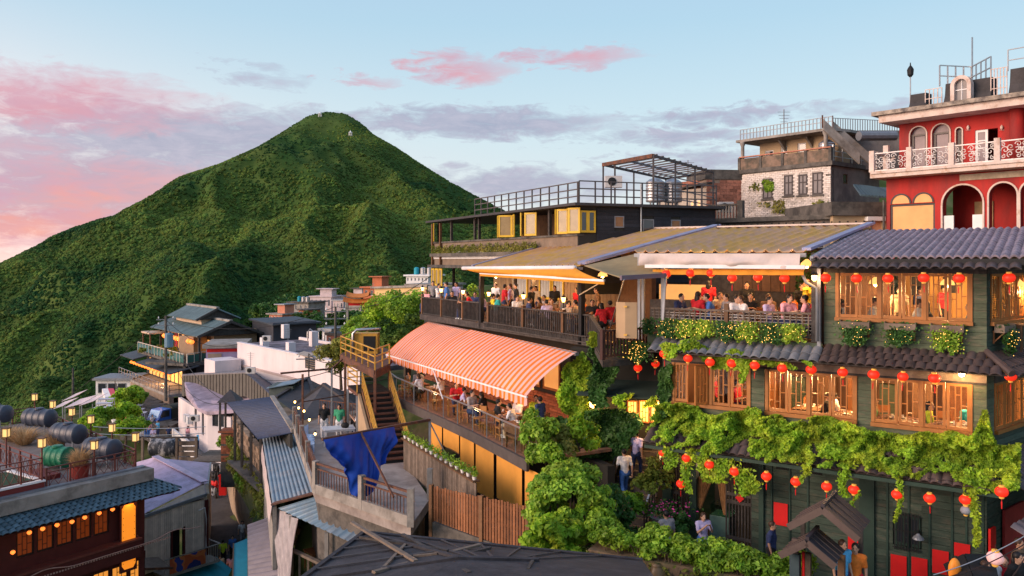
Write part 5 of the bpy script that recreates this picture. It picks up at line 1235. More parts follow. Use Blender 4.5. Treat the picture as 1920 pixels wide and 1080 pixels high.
for t,b in ((.12,.5),(.20,.4),(.42,.5),(.50,.45),(.58,.4),(.66,.4),(.72,.3),(.78,.45)):chair(bp(t,b),random.uniform(0,360),'orange brown chair on the glass balcony','chairs on the balcony',M('m_wood_orange',(.40,.17,.05),.5,.2,5,rand=.15))
def bench(t,b,rz,label):
    p=bp(t,b);o=T('bench',label,'bench',p,'benches on the balcony');o.rotation_euler=(0,0,R(rz))
    def part(nm,x0,x1,y0,y1,z0,z1):m=MB();ubox(m,x0,x1,y0,y1,z0,z1);me=m.mesh(nm);me.materials.append(WOOD_BR);link(nm,me,WOOD_BR,o)
    part('seat',-.7,.7,-.2,.2,.40,.45);part('backrest',-.7,.7,.17,.21,.55,.88)
    for x in (-.6,.6):part('leg',x-.03,x+.03,-.18,-.12,0,.4);part('leg',x-.03,x+.03,.15,.21,0,.55)
for t_ in (.25,.5,.78):hang_lamp(bp(t_,1.6)+Vector((0,0,1.75)),'fill lamp added under the striped awning','added fill lamps under the awning',20)  # lamps added to brighten the dark balcony interior
bench(.82,1.6,30,'dark wooden bench by the brick parapet');bench(.93,.9,30,'dark wooden bench at the open end of the balcony');bench(.90,.3,120,'dark wooden bench against the glass balustrade')
# ---------------- storey below the balcony: roller blinds
BLIND=M('m_orange_blind',(.78,.36,.065),.8,.12,1.2,trans=.2)
def blinds():
    o=T('blind_front','lower dining room front with orange roller blinds under the balcony','building',bp(.6,.5)-Vector((0,0,3)))
    zt=BZ-.38;F2=Fr((bpts[-1].x,bpts[-1].y),math.degrees(math.atan2(bpts[-1].y-bpts[2].y,bpts[-1].x-bpts[2].x)))
    m=MB();m.box(F2,F2.sx(770)-1,.6,-3.0,-2.7,-9.6,zt);m.box(F2,F2.sx(770)-1,.6,-2.7,-.3,-9.8,-9.6);m.build('rear_wall',BACKING,o)
    for x0,x1,y in ((807,829,862),(831,861,843),(863,889,905),(892,926,930),(931,979,948),(984,1012,960)):
        a,b=F2.sx(x0,-.15),F2.sx(x1,-.15);zb=F2.hit((x0+x1)/2,y,-.15)[1];m=MB()
        m.slab(F2.p(a,-.15,zb),F2.p(b,-.15,zb),F2.p(b,-.15,zt),F2.p(a,-.15,zt),.01,8,2,lambda u,v:.02*math.sin(u*7));q=m.build('roller_blind',BLIND,o);bi('blind_bar',F2.p(a,-.15,zb),F2.p(b,-.15,zb),.03,.04,WOOD_BR,q)
    for x in (805,830,862,890,928,982):s=F2.sx(x,-.25);bx('post',F2,s-.05,s+.05,-.35,-.22,-9.6,zt,BLACK,o)
    bx('floor_edge',F2,F2.sx(790),.6,-.4,.0,-9.75,-9.6,CONC_DK,o)
    return F2
F2=blinds()
# ================================================================== UPPER BACKGROUND BUILDINGS
def wall_open(fr,s0,s1,z0,z1,d,th,ops):
    """wall with real openings; ops = (a, b, zb, zt, arched)"""
    m=MB();cur=s0
    for a,b,zb,zt,ar in sorted(ops):
        if a>cur:m.box(fr,cur,a,d-th,d,z0,z1)
        if zb>z0:m.box(fr,a,b,d-th,d,z0,zb)
        if not ar:
            if zt<z1:m.box(fr,a,b,d-th,d,zt,z1)
        else:
            r=(b-a)/2;c=(a+b)/2;n=10;zs=zt-r
            for i in range(n):
                t0,t1=math.pi-math.pi*i/n,math.pi-math.pi*(i+1)/n;x0,x1=c+r*math.cos(t0),c+r*math.cos(t1);y0,y1=zs+r*math.sin(t0),zs+r*math.sin(t1);P=fr.p
                m.hexa([P(x0,d,y0),P(x1,d,y1),P(x1,d-th,y1),P(x0,d-th,y0),P(x0,d,z1),P(x1,d,z1),P(x1,d-th,z1),P(x0,d-th,z1)])
        cur=b
    if cur<s1:m.box(fr,cur,s1,d-th,d,z0,z1)
    return m
def arch_trim(fr,a,b,zb,zt,d,w,th,mat,parent,name='arch_trim',legs=True):
    r=(b-a)/2;c=(a+b)/2;zs=zt-r;m=MB();n=14;P=fr.p
    for i in range(n):
        t0,t1=math.pi-math.pi*i/n,math.pi-math.pi*(i+1)/n
        q=[(c+k*math.cos(t),zs+k*math.sin(t)) for t in (t0,t1) for k in (r,r+w)]
        m.hexa([P(q[0][0],d+th,q[0][1]),P(q[2][0],d+th,q[2][1]),P(q[2][0],d,q[2][1]),P(q[0][0],d,q[0][1]),P(q[1][0],d+th,q[1][1]),P(q[3][0],d+th,q[3][1]),P(q[3][0],d,q[3][1]),P(q[1][0],d,q[1][1])])
    if legs:m.box(fr,a-w,a,d,d+th,zb,zs);m.box(fr,b,b+w,d,d+th,zb,zs)
    return m.build(name,mat,parent)
def pipe_rail(parent,a,b,h,n,rails,r,mat,name='post'):
    a=Vector(a);b=Vector(b);up=Vector((0,0,1))
    for i in range(n+1):p=a.lerp(b,i/n);bi(name,p,p+up*h,r*2,r*2,mat,parent,up=(b-a).normalized())
    for k in rails:bi('rail',a+up*h*k,b+up*h*k,r*1.8,r*1.8,mat,parent)
def dark_building():
    C0=Vector((3.0,36,0));B1=Fr((3.0,36.0),19.7);B2=Fr((3.0,36.0),-63.0);ZR=2.62
    o=T('black_house','black boarded house with flat roof terrace and yellow shutters','building',(4,42,-3));L1=7.2;L2=-18.0
    BLK=M('m_black_board',(.022,.024,.032),.6,.3,4,.3,rand=.35)
    def flat(z0,z1,gro,name,mat):
        m=MB();m.prism([B1.p(0,gro,z0)+B2.n*gro,B1.p(L1+gro,gro,z0),B1.p(L1+gro+1.6,-8,z0),B2.p(L2,-6,z0),B2.p(L2-gro,gro,z0)],(0,0,z1-z0));return m.build(name,mat,o)
    flat(ZR-.12,ZR,.35,'roof',M('m_roof_edge',(.05,.048,.05),.7,.2,2))
    # right face boards with real window openings
    wins=[(1152,1170,405,427),(1205,1226,411,440),(1258,1276,412,432)]
    ops=[]
    for x0,x1,y0,y1 in wins:a,b=B1.sx(x0),B1.sx(x1);ops.append((a,b,B1.hit((x0+x1)/2,y1)[1],B1.hit((x0+x1)/2,y0)[1],False))
    wall_open(B1,0,L1,-1.5,ZR-.12,-.04,.14,ops).build('wall',BACKING,o)
    z=-1.0;segs=[0]+[v for q in ops for v in q[:2]]+[L1]
    while z<ZR-.2:
        cuts=[(a,b) for a,b,zb,zt,_ in ops if z+.17>zb and z<zt];cur=.9
        for a,b in cuts+[(L1,L1)]:
            if a>cur:bx('board',B1,cur,a,-.04,random.uniform(-.012,.012),z,z+.165,BLK,o)
            cur=b
        z+=.172
    for (a,b,zb,zt,_),gm in zip(ops,(M('m_wood_shutter',(.30,.16,.08),.7,.2,4),GLASS_DK,M('m_wood_shutter',(.30,.16,.08),.7,.2,4))):window(o,B1,a,b,zb,zt,.02,GREYMET,.05,0,gm,bars=False)
    m=MB();m.pipe([B1.hp(1202,345,.08),B1.hp(1202,440,.08)],.035,8);m.build('drain_pipe',STEEL,o)
    YF=M('m_yellow_frame',(.62,.40,.03),.5,.15,4);YG=M('m_yellow_glass',(.26,.19,.09),.25,.3,2,spec=.4)
    a,b=B1.sx(1087),B1.sx(1116);wz0,wz1=B1.hit(1100,436)[1],B1.hit(1100,395)[1]
    bx('window_reveal',B1,a,b,-.02,.01,wz0,wz1,BACKING,o)
    for k in range(2):window(o,B1,a+(b-a)*k/2,a+(b-a)*(k+1)/2,wz0,wz1,.06,YF,.08,0,GLASS_DK,bars=False)
    # left face: sill wall, open gallery, folding shutters
    zs=1.15
    m=MB();m.box(B2,L2,-.1,-.25,0,-.3,zs);m.build('sill_wall',M('m_sill_wall',(.20,.15,.11),.85,.25,2,.2),o)
    bx('sill',B2,L2-.1,0,-.28,.08,zs,zs+.09,CONC_DK,o);bx('cornice',B2,L2,0,0,.35,-.40,-.22,CONC_DK,o);bx('render_band',B2,L2+.2,-6,0,.05,.15,.62,WHITE,o)
    m=MB();m.box(B2,-9.6,0,-2.3,-2.1,zs,ZR-.1);m.box(B2,L2,0,-6,-.3,-.4,-.3);m.build('inner_wall',M('m_inner_timber',(.20,.11,.06),.8,.25,3,.2),o)
    for px in (822,846,890,898,935,1000,1030,1082):s=B2.sx(px,-.1);bx('gallery_post',B2,s-.07,s+.07,-.2,-.06,zs+.08,ZR-.12,WOOD_DK,o)
    def shut(px,w,hinge,z0=zs+.12,z1=ZR-.2):s=B2.sx(px,.02);window(o,B2,s,s+w,z0,z1,.02,YF,.085,0,YG,hinge=hinge,bars=False)
    for px,w,h in ((936,.75,35),(948,.75,-45),(960,.7,20),(985,.7,50),(993,.7,-30),(1040,.7,30),(1052,.65,-25),(1062,.65,25),(1074,.6,-30),(814,1.0,25)):shut(px,w,h)
    # lower gallery at the left end with planter strip
    for px in (811,826):s=B2.sx(px,.1);bx('corner_post',B2,s-.07,s+.07,.03,.17,-5,ZR-.2,WOOD_BR,o)
    for k in range(3):s=B2.sx(811+k*7,.1);window(o,B2,s,s+.55,-1.55,-.45,.2,YF,.10,0,YG,bars=False)
    m=MB();m.box(B2,L2,L2+6,-.4,.15,-1.9,-1.65);m.build('lower_slab',CONC_DK,o)
    # roof rail
    DKM=M('m_dark_metal',(.085,.075,.075),.6,.25,4);e1,e2=B1.p(0,.05,ZR),B1.p(L1,.05,ZR);pipe_rail(o,e1,e2,1.0,9,(.33,.66,1.0),.028,DKM);pipe_rail(o,B2.p(0,.05,ZR),B2.p(-11.2,.05,ZR),.95,13,(.33,.66,1.0),.028,DKM,'rail_post')
    return o,ZR
BH,ZR=dark_building()
tg=T('planter_strip','strip of pale grass growing along the ledge of the black house','plant',(-3,46,.5))
B2_=Fr((3.0,36.0),-63.0)
def strip():
    n=2600;s=rng.uniform(-17.5,-3.5,n);PP=np.array([B2_.p(a,.18+.15*random.random(),.48+.35*random.random()*(.5+abs(math.sin(a*3)))) for a in s]);leaf_part('foliage',PP,np.tile(np.array(B2_.n)+np.array([0,0,.8]),(n,1)),.16,LEAF_YEL,tg,aspect=.3)
    m=MB();m.box(B2_,-17.6,-3.4,.06,.36,.30,.50);m.build('trough',CONC_DK,tg)
strip()
def pergola():
    z=4.9;A,B,C=Z(1131,309,z),Z(1225,292,z),Z(1337,323,z);Dd=A+C-B;o=T('pergola','open steel pergola frame on the flat roof of the black house','pergola',B-Vector((0,0,z-ZR)))
    bi('main_beam',A,B,.16,.18,RUST,o)
    for p,q in ((B,C),(A,Dd),(Dd,C)):bi('beam',p,q,.09,.12,M('m_dark_metal',(.085,.075,.075)),o)
    bi('beam',A.lerp(B,.5),Dd.lerp(C,.5),.08,.10,GREYMET,o)
    for i in range(11):t=(i+.6)/11;bi('slat',A.lerp(Dd,t)+Vector((0,0,.10)),B.lerp(C,t)+Vector((0,0,.10)),.07,.06,M('m_dark_metal',(.085,.075,.075)),o)
    for p in (A.lerp(B,.25),B,A.lerp(Dd,.45),B.lerp(C,.33),B.lerp(C,.66),C,Dd,A):bi('post',Vector((p.x,p.y,ZR)),p,.08,.08,M('m_dark_metal',(.085,.075,.075)),o,up=Vector((1,0,0)))
    for zz in (.45,.9,1.5):bi('rail',Vector((B.x,B.y,ZR+zz)),Vector((C.x,C.y,ZR+zz)),.05,.05,GREYMET,o)
pergola()
def tank(p,r,h,label,group=None,mat=STEEL,legs=.5):
    o=T('water_tank',label,'tank',p,group);p=Vector(p);m=MB();prof=[(r*.4,0)];n=7
    for i in range(n):z=.04+h*i/n;prof+=[(r,z),(r*1.03,z+h/n*.5)]
    prof+=[(r,h),(r*.6,h+.14),(.12,h+.2)];m.lathe(p+Vector((0,0,legs)),prof,20);m.build('tank_body',mat,o,smooth=False)
    for k in range(4):a=k*1.57+.7;q=p+Vector((math.cos(a)*r*.7,math.sin(a)*r*.7,0));m=MB();m.tube(q,q+Vector((0,0,legs+.08)),.03,n=6);m.build('leg',GREYMET,o)
tank((7.6,42.5,ZR),.48,1.1,'left stainless water tank on stand under the pergola','steel tanks under the pergola');tank((8.6,42.8,ZR),.48,1.1,'right stainless water tank on stand under the pergola','steel tanks under the pergola')
# ---------------- brick house
def brick_field(parent,fr,s0,s1,z0,z1,d,mat,bw=.42,bh=.13,skip=(),cap=300):
    """individual bricks laid in running bond, proud of a mortar backing"""
    nrow=int((z1-z0)/bh);k=0;rest=MB()
    for j in range(nrow):
        n=int((s1-s0)/bw)+1
        for i in range(n+1):
            a=max(s0,s0+(i-(.5 if j % 2 else 0))*bw);b=min(s1,s0+(i+1-(.5 if j % 2 else 0))*bw);z=z0+j*bh
            if b-a<.05 or any(x0-.02<(a+b)/2<x1+.02 and q0-.05<z+bh/2<q1+.05 for x0,x1,q0,q1 in skip):continue
            if random.random()<.03:continue
            k+=1
            if k>cap:rest.box(fr,a+.008,b-.008,d-.03,d+random.uniform(.0,.022),z+.007,z+bh-.007);continue
            bx('brick',fr,a+.008,b-.008,d-.03,d+random.uniform(.0,.022),z+.007,z+bh-.007,mat,parent)
    if rest.v:rest.build('bricks',mat,parent)['kind']='stuff'
def brick_house():
    o=T('brick_house','weathered red brick house with bare parapet behind the pergola','building',(13,50,1));F1=Fr((U(1325,380,46).x,46),8);zt=F1.hit(1350,336)[1];BRK=M('m_brick_old',(.36,.15,.10),.9,.3,6,.2,rand=.35)
    MO=M('m_mortar',(.30,.22,.17),.95,.2,3)
    m=MB();m.box(F1,0,5,-5,-.02,1.0,zt);m.build('wall',MO,o);brick_field(o,F1,0,2.2,zt-2.6,zt,0,BRK,.40,.17)
    F0=Fr((F1.o.x,F1.o.y),-55);wall_open(F0,-4,-.02,1.0,zt-.5,0,.3,[(F0.sx(1293),F0.sx(1300),2.2,3.6,False),(F0.sx(1305),F0.sx(1313),2.2,3.6,False)]).build('side_wall',M('m_side_render',(.42,.36,.30),.9,.2,1.5),o)
    for x0,x1 in ((1293,1300),(1305,1313)):window(o,F0,F0.sx(x0),F0.sx(x1),2.2,3.6,-.05,WHITE,.06,0,M('m_yellow_pane',(.75,.52,.25),.3,.1,2,emit=(1,.6,.25),es=.25),bars=False)
    m=MB();m.box(F1,-.1,5,-3,.05,zt,zt+.55);m.build('parapet',CONC_DK,o);m=MB();m.slab(F0.p(-4.2,.2,zt-.5),F0.p(.2,.2,zt-.2),F0.p(.2,-3,zt+.1),F0.p(-4.2,-3,zt-.2),.1);m.build('roof_slab',CONC_DK,o)
    brick_field(o,F0,-3.9,-.1,zt-.45,zt+.2,-.5,BRK,.40,.17);
brick_house()
# ---------------- white brick house
def white_house():
    Wc=U(1558,400,42);W1=Fr((Wc.x,Wc.y),-51);W2=Fr((Wc.x,Wc.y),39);L1=-5.6;z0,z1=2.2,5.05
    o=T('white_brick_house','old white painted brick house with mossy balcony and ivy','building',(16,45,1));WB=M('m_brick_white',(.62,.55,.50),.85,.2,5,.2,rand=.2,col2=(.36,.30,.24),mix2=.22,s2=3)
    wn=[(1430,1449,335,373),(1470,1487,328,367),(1497,1514,327,366),(1523,1543,323,365)];ops=[]
    for x0,x1,y0,y1 in wn:ops.append((W1.sx(x0),W1.sx(x1),W1.hit((x0+x1)/2,y1)[1],W1.hit((x0+x1)/2,y0)[1],False))
    wall_open(W1,L1,0,z0,z1,-.02,.3,ops).build('wall',M('m_white_mortar',(.45,.40,.36),.9,.2,3),o)
    brick_field(o,W1,L1,-.01,z0,z1,0,WB,.26,.10,[(a,b,c,d) for a,b,c,d,_ in ops],300)
    for a,b,c,d,_ in ops:
        w_=window(o,W1,a,b,c,d,.02,M('m_frame_dark',(.06,.05,.05),.6,.2,4),.08,0,M('m_pane_grey',(.20,.18,.18),.4,.2,2,spec=.25),bars=False);bx('glazing_bar',W1,(a+b)/2-.02,(a+b)/2+.02,-.02,.03,c+.08,d-.08,M('m_frame_dark',(.06,.05,.05)),w_);bx('transom',W1,a+.08,b-.08,-.02,.032,d-.45,d-.40,M('m_frame_dark',(.06,.05,.05)),w_)
        bx('window_sill',W1,a-.08,b+.08,0,.1,c-.08,c,CONC_DK,o)
    # right face
    GREYR=M('m_grey_render',(.26,.22,.19),.9,.25,1.2,.25,col2=(.15,.13,.12),mix2=.4,s2=.8)
    wall_open(W2,.02,5.2,z0,z1,0,.3,[(W2.sx(1581),W2.sx(1590),W2.hit(1585,345)[1],W2.hit(1585,326)[1],False)]).build('side_wall',GREYR,o)
    window(o,W2,W2.sx(1581),W2.sx(1590),W2.hit(1585,345)[1],W2.hit(1585,326)[1],-.04,WOOD_BR,.05,0,GLASS_DK,bars=False)
    # balcony parapet, slabs
    MOSS=M('m_mossy_parapet',(.22,.15,.11),.95,.35,2,.4,col2=(.10,.085,.065),mix2=.5,s2=1.6)
    zb=5.05;m=MB();m.prism([W1.p(L1-.1,.15,zb),W1.p(.15,.15,zb),W2.p(5.2,.15,zb),W1.p(L1-.1,-6,zb)],(0,0,.22));m.build('balcony_slab',CONC_DK,o)
    n=4
    for i in range(n):a=L1+(0-L1)*i/n;bx('parapet_panel',W1,a+.06,a-L1/n-.04,-.05,.08,zb+.22,zb+.86,MOSS,o)
    for i in range(n+1):a=L1-L1*i/n;bx('parapet_pier',W1,a-.08,a+.08,-.07,.12,zb+.22,zb+.92,CONC_DK,o)
    bx('coping',W1,L1,.05,-.08,.13,zb+.92,zb+.98,M('m_brick_old',(.36,.15,.10)),o)
    # upper storey set back, doors, columns, roof slab
    BEI=M('m_beige_render',(.50,.36,.22),.9,.2,1.2,.15);d2=-1.5;zr=6.9;ops=[]
    for x0,x1,y0,y1 in ((1434,1450,282,300),(1464,1476,274,300),(1495,1511,268,300)):ops.append((W1.sx(x0,d2),W1.sx(x1,d2),zb+.2,W1.hit((x0+x1)/2,y0,d2)[1],False))
    wall_open(W1,L1+.3,-.4,zb+.2,zr,d2,.25,ops).build('upper_wall',BEI,o)
    for a,b,c,d,_ in ops:window(o,W1,a,b,c,d,d2-.05,WHITE,.06,0,GLASS_DK,bars=False)
    m=MB();m.box(W1,L1+.3,-.4,d2-4,d2-.25,zb+.2,zr);m.build('upper_core',BEI,o)
    m=MB();m.prism([W1.p(L1-.3,.0,zr),W1.p(-.1,.0,zr),W1.p(.3,-1.5,zr),W1.p(.2,-6,zr),W1.p(L1-.3,-6,zr)],(0,0,.14));m.build('roof_slab',CONC,o)
    for s in (L1+.1,-.35):m=MB();m.lathe(W1.p(s,-.1,zb+.2),[(.12,0),(.10,.3),(.10,zr-zb-.45),(.16,zr-zb-.3),(.16,zr-zb-.2)],12);m.build('column',CONC,o,smooth=True)
    for s in (L1*.66,L1*.36):m=MB();m.prism([W1.p(s,d2,zr),W1.p(s,d2+.7,zr),W1.p(s,d2,zr-.6)],W1.e*.12);m.build('bracket',CONC,o)
    pipe_rail(o,W1.p(L1-.2,-.3,zr+.14),W1.p(-.1,-.3,zr+.14),.62,26,(.05,.6,1.0),.018,GREYMET,'baluster')
    # rear stair block with slanted concrete parapets and rail
    for x0,y0,x1,y1,Y in ((1544,223,1612,287,41.2),(1561,226,1645,300,42.5)):
        a,b=U(x0,y0,Y),U(x1,y1,Y);m=MB();m.prism([a,b,b-Vector((0,0,.55)),a-Vector((0,0,.55))],(.05,.25,0));m.build('stair_parapet',CONC,o)
    m=MB();q=U(1575,250,44);ubox(m,q.x,q.x+4.5,44,48,zb,zr+.3);m.build('rear_block',GREYR,o);pipe_rail(o,U(1562,246,43.8),U(1682,252,43.8),.72,26,(.05,1.0),.018,GREYMET,'baluster');bi('stair_post',U(1542,240,41),U(1542,216,41),.06,.06,RUST,o);bi('stair_post',U(1561,240,42.4),U(1561,217,42.4),.06,.06,RUST,o)
    pipe_rail(o,W2.p(.1,.05,zb+.2),W2.p(5,.05,zb+.2),.85,5,(.33,.66,1),.025,STEEL)
    m=MB();a=U(1610,255,42);m.pipe([a,a+Vector((2.2,.6,.1))],.25,10);m.build('awning_roll',GREYMET,o)
    return W1,W2,zb
W1,W2,zb_=white_house()
tank(W2.p(.55,-.55,zb_+.2),.42,1.0,'shiny stainless water tank on the corner of the white brick house',None,STEEL,.06)
P,Nn,Rn=vine_pts(W1,[(1400,350),(1425,340),(1432,372),(1470,370),(1480,385),(1555,372),(1556,395),(1480,405),(1440,395),(1410,370)],700,.02,.12,31,.95)
leaf_thing('climbing_vine',P,Nn,.16,LEAF_YEL,'sparse ivy climbing the white brick wall','vine',rnd=Rn)
P,Nn,Rn=vine_pts(W1,[(1428,335),(1450,332),(1450,352),(1430,360)],160,.02,.12,33);leaf_thing('climbing_vine',P,Nn,.14,LEAF_BR,'ivy tuft over the leftmost window of the white brick house','vine',rnd=Rn)
shrub(W2.p(3.6,-.6,zb_+.2),.5,.5,1.0,'leafy plant behind the steel rail of the white brick house','plant',None,LEAF_BR,10,60,.16)
# ---------------- lower grey houses in front
def low_houses():
    o=T('low_grey_house','low grey concrete house with flat mossy roof below the white house','building',(14,39,-1));F=Fr((U(1560,430,39).x,39),-40)
    wall_open(F,-6.2,0,-.5,2.05,0,.3,[(F.sx(1500),F.sx(1545),.6,1.75,False),(F.sx(1418),F.sx(1484),.6,1.6,False)]).build('wall',M('m_grey_render',(.26,.22,.19)),o)
    for x0,x1 in ((1500,1522),(1523,1545),(1418,1484)):window(o,F,F.sx(x0),F.sx(x1),.6,1.6,-.1,GREYMET,.07,0,GLASS_DK,bars=False)
    m=MB();m.box(F,-6.5,.2,-6,.3,2.05,2.28);m.build('roof_slab',CONC_DK,o)
    for i in range(9):bx('baluster',F,-6.4+i*.17,-6.33+i*.17,-.1,0,2.28,2.95,CONC,o)
    bx('balustrade_cap',F,-6.5,-4.8,-.15,.05,2.95,3.05,CONC_DK,o);bx('pier',F,-4.85,-4.55,-.2,.1,2.28,3.2,CONC_DK,o)
    o2=T('beige_house','small beige rendered house with lit doorway beside the red building','building',(18.5,40,-1));F3=Fr((U(1562,430,38.5).x,38.5),5);dz0,dz1=-.2,F3.hit(1640,407)[1]
    wall_open(F3,0,2.7,-1,2.2,0,.3,[(F3.sx(1632),F3.sx(1655),dz0,dz1,False)]).build('wall',M('m_beige_render',(.50,.36,.22)),o2);m=MB();m.box(F3,-.2,2.8,-5,.25,2.2,2.85);m.build('parapet',CONC_DK,o2)
    bx('door',F3,F3.sx(1632),F3.sx(1655),-.2,-.12,dz0,dz1,M('m_door_peach',(.75,.42,.25),.6,.1,2),o2);bx('shutter_box',F3,F3.sx(1621),F3.sx(1654),0,.3,1.95,2.15,WHITE,o2);bx('window_hood',F3,F3.sx(1586),F3.sx(1618),0,.25,1.62,1.70,CONC_DK,o2)
    m=MB();a,b=U(1600,345,40.5),U(1660,352,40);m.slab(a,b,b+Vector((.3,-2,-.7)),a+Vector((-.5,-2,-.7)),.08,30,1,lambda u,v:.03*math.sin(u*90));m.build('tiled_roof',TILE_BLUE,o2)
low_houses()
# ---------------- red building
def red_building():
    c=U(1662,400,37);F=Fr((c.x,c.y),-48.6);o=T('red_mansion','crimson red house with arched openings, white scrolled balcony and mansard roof','building',F.p(4,-3,0));RED=M('m_crimson',(.40,.024,.020),.75,.22,1.6,.15,col2=(.25,.028,.026),mix2=.42,s2=.9,streak=.3);TR=M('m_old_white',(.62,.50,.44),.85,.2,2,.2,col2=(.40,.25,.17),mix2=.25,s2=2.5);L=12
    def sz(px,py,d=0):return F.hit(px,py,d)
    zs=3.80
    # lower storey
    ops=[]
    for x0,x1,y in ((1768,1843,347),(1855,1907,343),(1914,1960,340)):ops.append((F.sx(x0),F.sx(x1),.2,sz((x0+x1)/2,y)[1],True))
    wa,wb,wz0,wz1=F.sx(1669),F.sx(1753),sz(1710,440)[1],sz(1710,382)[1];ops.append((wa,wb,wz0,wz1,False))
    wall_open(F,0,L,-.6,zs,0,.35,ops).build('lower_wall',RED,o)
    PEACH=M('m_peach_blind',(.72,.34,.13),.6,.15,1.5,emit=(1,.45,.15),es=.06)
    w_=window(o,F,wa,wb,wz0,wz1,-.05,M('m_frame_dark',(.06,.05,.05)),.09,0,PEACH,bars=False);bx('blind',F,wa+.1,wb-.1,-.14,-.10,wz0+.1,wz1-.05,PEACH,w_)
    for k in range(2):
        a=wa+(wb-wa)*k/2+.10;b=a+(wb-wa)/2-.2;r=(b-a)/2;m=MB();pts=[F.p((a+b)/2+r*math.cos(t),.01,wz1+.03+r*math.sin(t)) for t in [math.pi*i/12 for i in range(13)]];m.prism(pts,F.n*.012);m.build('fanlight',PEACH,o);arch_trim(F,a,b,wz1,wz1+.03+r,.0,.07,.05,M('m_frame_dark',(.06,.05,.05)),o,'fanlight_trim',False)
    for a,b,z0,z1,ar in ops[:3]:arch_trim(F,a,b,z0,z1,0,.07,.06,TR,o)
    a,b,z0,z1,_=ops[0];m=MB();m.box(F,2,L,-2.6,-2.4,-.5,zs);m.build('loggia_wall',RED,o)
    bx('inner_window',F,a+.5,a+1.25,-2.4,-2.3,1.0,2.7,M('m_bookcase',(.40,.27,.14),.7,.25,5),o);bx('inner_door',F,ops[1][0]+.7,ops[1][1],-2.4,-2.3,.2,2.7,TR,o)
    for i in range(16):s=a+.12+(b-a-.24)*i/15;bx('low_baluster',F,s-.02,s+.02,-.2,-.15,.2,.72,WHITE,o)
    bx('low_rail',F,a,b,-.25,-.1,.72,.80,WHITE,o)
    for s in (a+.02,b-.42):bx('gate_panel',F,s,s+.4,-.12,-.04,.2,2.0,WHITE,o)
    # balcony slab and scrolled railing
    bx('balcony_slab',F,-.35,L,-1.6,.9,zs,zs+.28,TR,o);bx('slab_moulding',F,-.30,L,.9,.98,zs+.18,zs+.30,TR,o)
    bx('string_course',F,F.sx(1800),L,0,.05,zs-.32,zs-.06,M('m_brick_pale',(.42,.34,.25),.9,.3,4,.2),o)
    zr0,zr1=zs+.34,zs+1.12;xs=[-.30,1.35,3.1,4.85,6.6,8.4,10.2,12]
    for x in xs:bx('rail_pier',F,x-.11,x+.11,.68,.88,zs+.28,zr1+.14,TR,o)
    bx('rail_pier',F,-.33,-.1,-.6,-.4,zs+.28,zr1+.5,TR,o);bx('rail_cap',F,-.33,-.1,-.4,.68,zr1+.0,zr1+.1,TR,o)
    WI=M('m_white_iron',(.75,.70,.66),.5,.15,4,col2=(.40,.22,.12),mix2=.25,s2=4)
    for x0,x1 in zip(xs[:-1],xs[1:]):
        pn=MB();pn.bar(F.p(x0+.12,.78,zr1),F.p(x1-.12,.78,zr1),.05);pn.bar(F.p(x0+.12,.78,zr0),F.p(x1-.12,.78,zr0),.05);po=pn.build('scroll_panel',WI,o);c=(x0+x1)/2;zc=(zr0+zr1)/2
        m=MB()
        def spiral(cx,cz,r,turns,ph,sg):
            m.pipe([F.p(cx+sg*r*(1-t*.85)*math.cos(ph+turns*6.28*t),.78,cz+r*(1-t*.85)*math.sin(ph+turns*6.28*t)) for t in [i/14 for i in range(15)]],.018,4)
        for sg in (-1,1):
            for k,(ox,oz,r) in enumerate(((.12,.22,.13),(.14,-.05,.16),(.12,-.24,.10),(.05,.05,.10),(.40,.12,.15),(.42,-.16,.13),(.60,.02,.16),(.68,.24,.09),(.68,-.24,.09))):spiral(c+sg*ox,zc+oz,r,1.2,k,sg)
        m.build('scrollwork',WI,po)
    # upper storey
    d2=-1.0;zt=6.42;s2=F.sx(1686,d2);ops=[]
    for x0,x1,y0,y1 in ((1707,1737,238,300),(1748,1781,233,300),(1793,1804,240,300)):ops.append((F.sx(x0,d2),F.sx(x1,d2),zs+.3,sz((x0+x1)/2,y0,d2)[1],True))
    da,db=F.sx(1828,d2),F.sx(1871,d2);ops.append((da,db,zs+.3,sz(1850,242,d2)[1],False))
    wall_open(F,s2,L,zs+.28,zt,d2,.3,ops).build('upper_wall',RED,o)
    for a,b,z0,z1,ar in ops[:3]:
        arch_trim(F,a,b,z0,z1,d2,.05,.05,TR,o);r=(b-a)/2
        m=MB();m.prism([F.p(a,d2-.2,z0),F.p(b,d2-.2,z0)]+[F.p((a+b)/2+r*math.cos(t),d2-.2,z1-r+r*math.sin(t)) for t in [math.pi*i/12 for i in range(13)]],F.n*.02);m.build('pane',M('m_pane_violet',(.24,.19,.20),.4,.2,2,spec=.25),o)
        bx('transom',F,a,b,d2-.18,d2-.10,z1-r-.05,z1-r+.03,M('m_frame_grey',(.16,.14,.13),.6,.1,3),o)
        for q in (a+.06,b-.06):bx('stile',F,q-.05,q+.05,d2-.18,d2-.11,z0,z1-r-.05,M('m_frame_grey',(.16,.14,.13)),o)
    a,b,z0,z1,_=ops[3];dw=window(o,F,a,a+(b-a)*.55,z0,z1,d2-.05,WHITE,.10,0,M('m_pane_violet',(.30,.24,.25)),bars=False)
    for t in (.33,.66):bx('glazing_bar',F,a+.1,a+(b-a)*.55-.1,d2-.1,d2-.06,z0+(z1-z0)*(.3+t*.6),z0+(z1-z0)*(.3+t*.6)+.05,WHITE,dw)
    m=MB();m.box(F,s2,L,d2-3,d2-2.5,zs,zt);m.box(F,0,.4,-6,-.36,-.5,zs);m.box(F,s2,s2+.3,-6,d2-.3,zs,zt);m.build('rear_wall',RED,o)
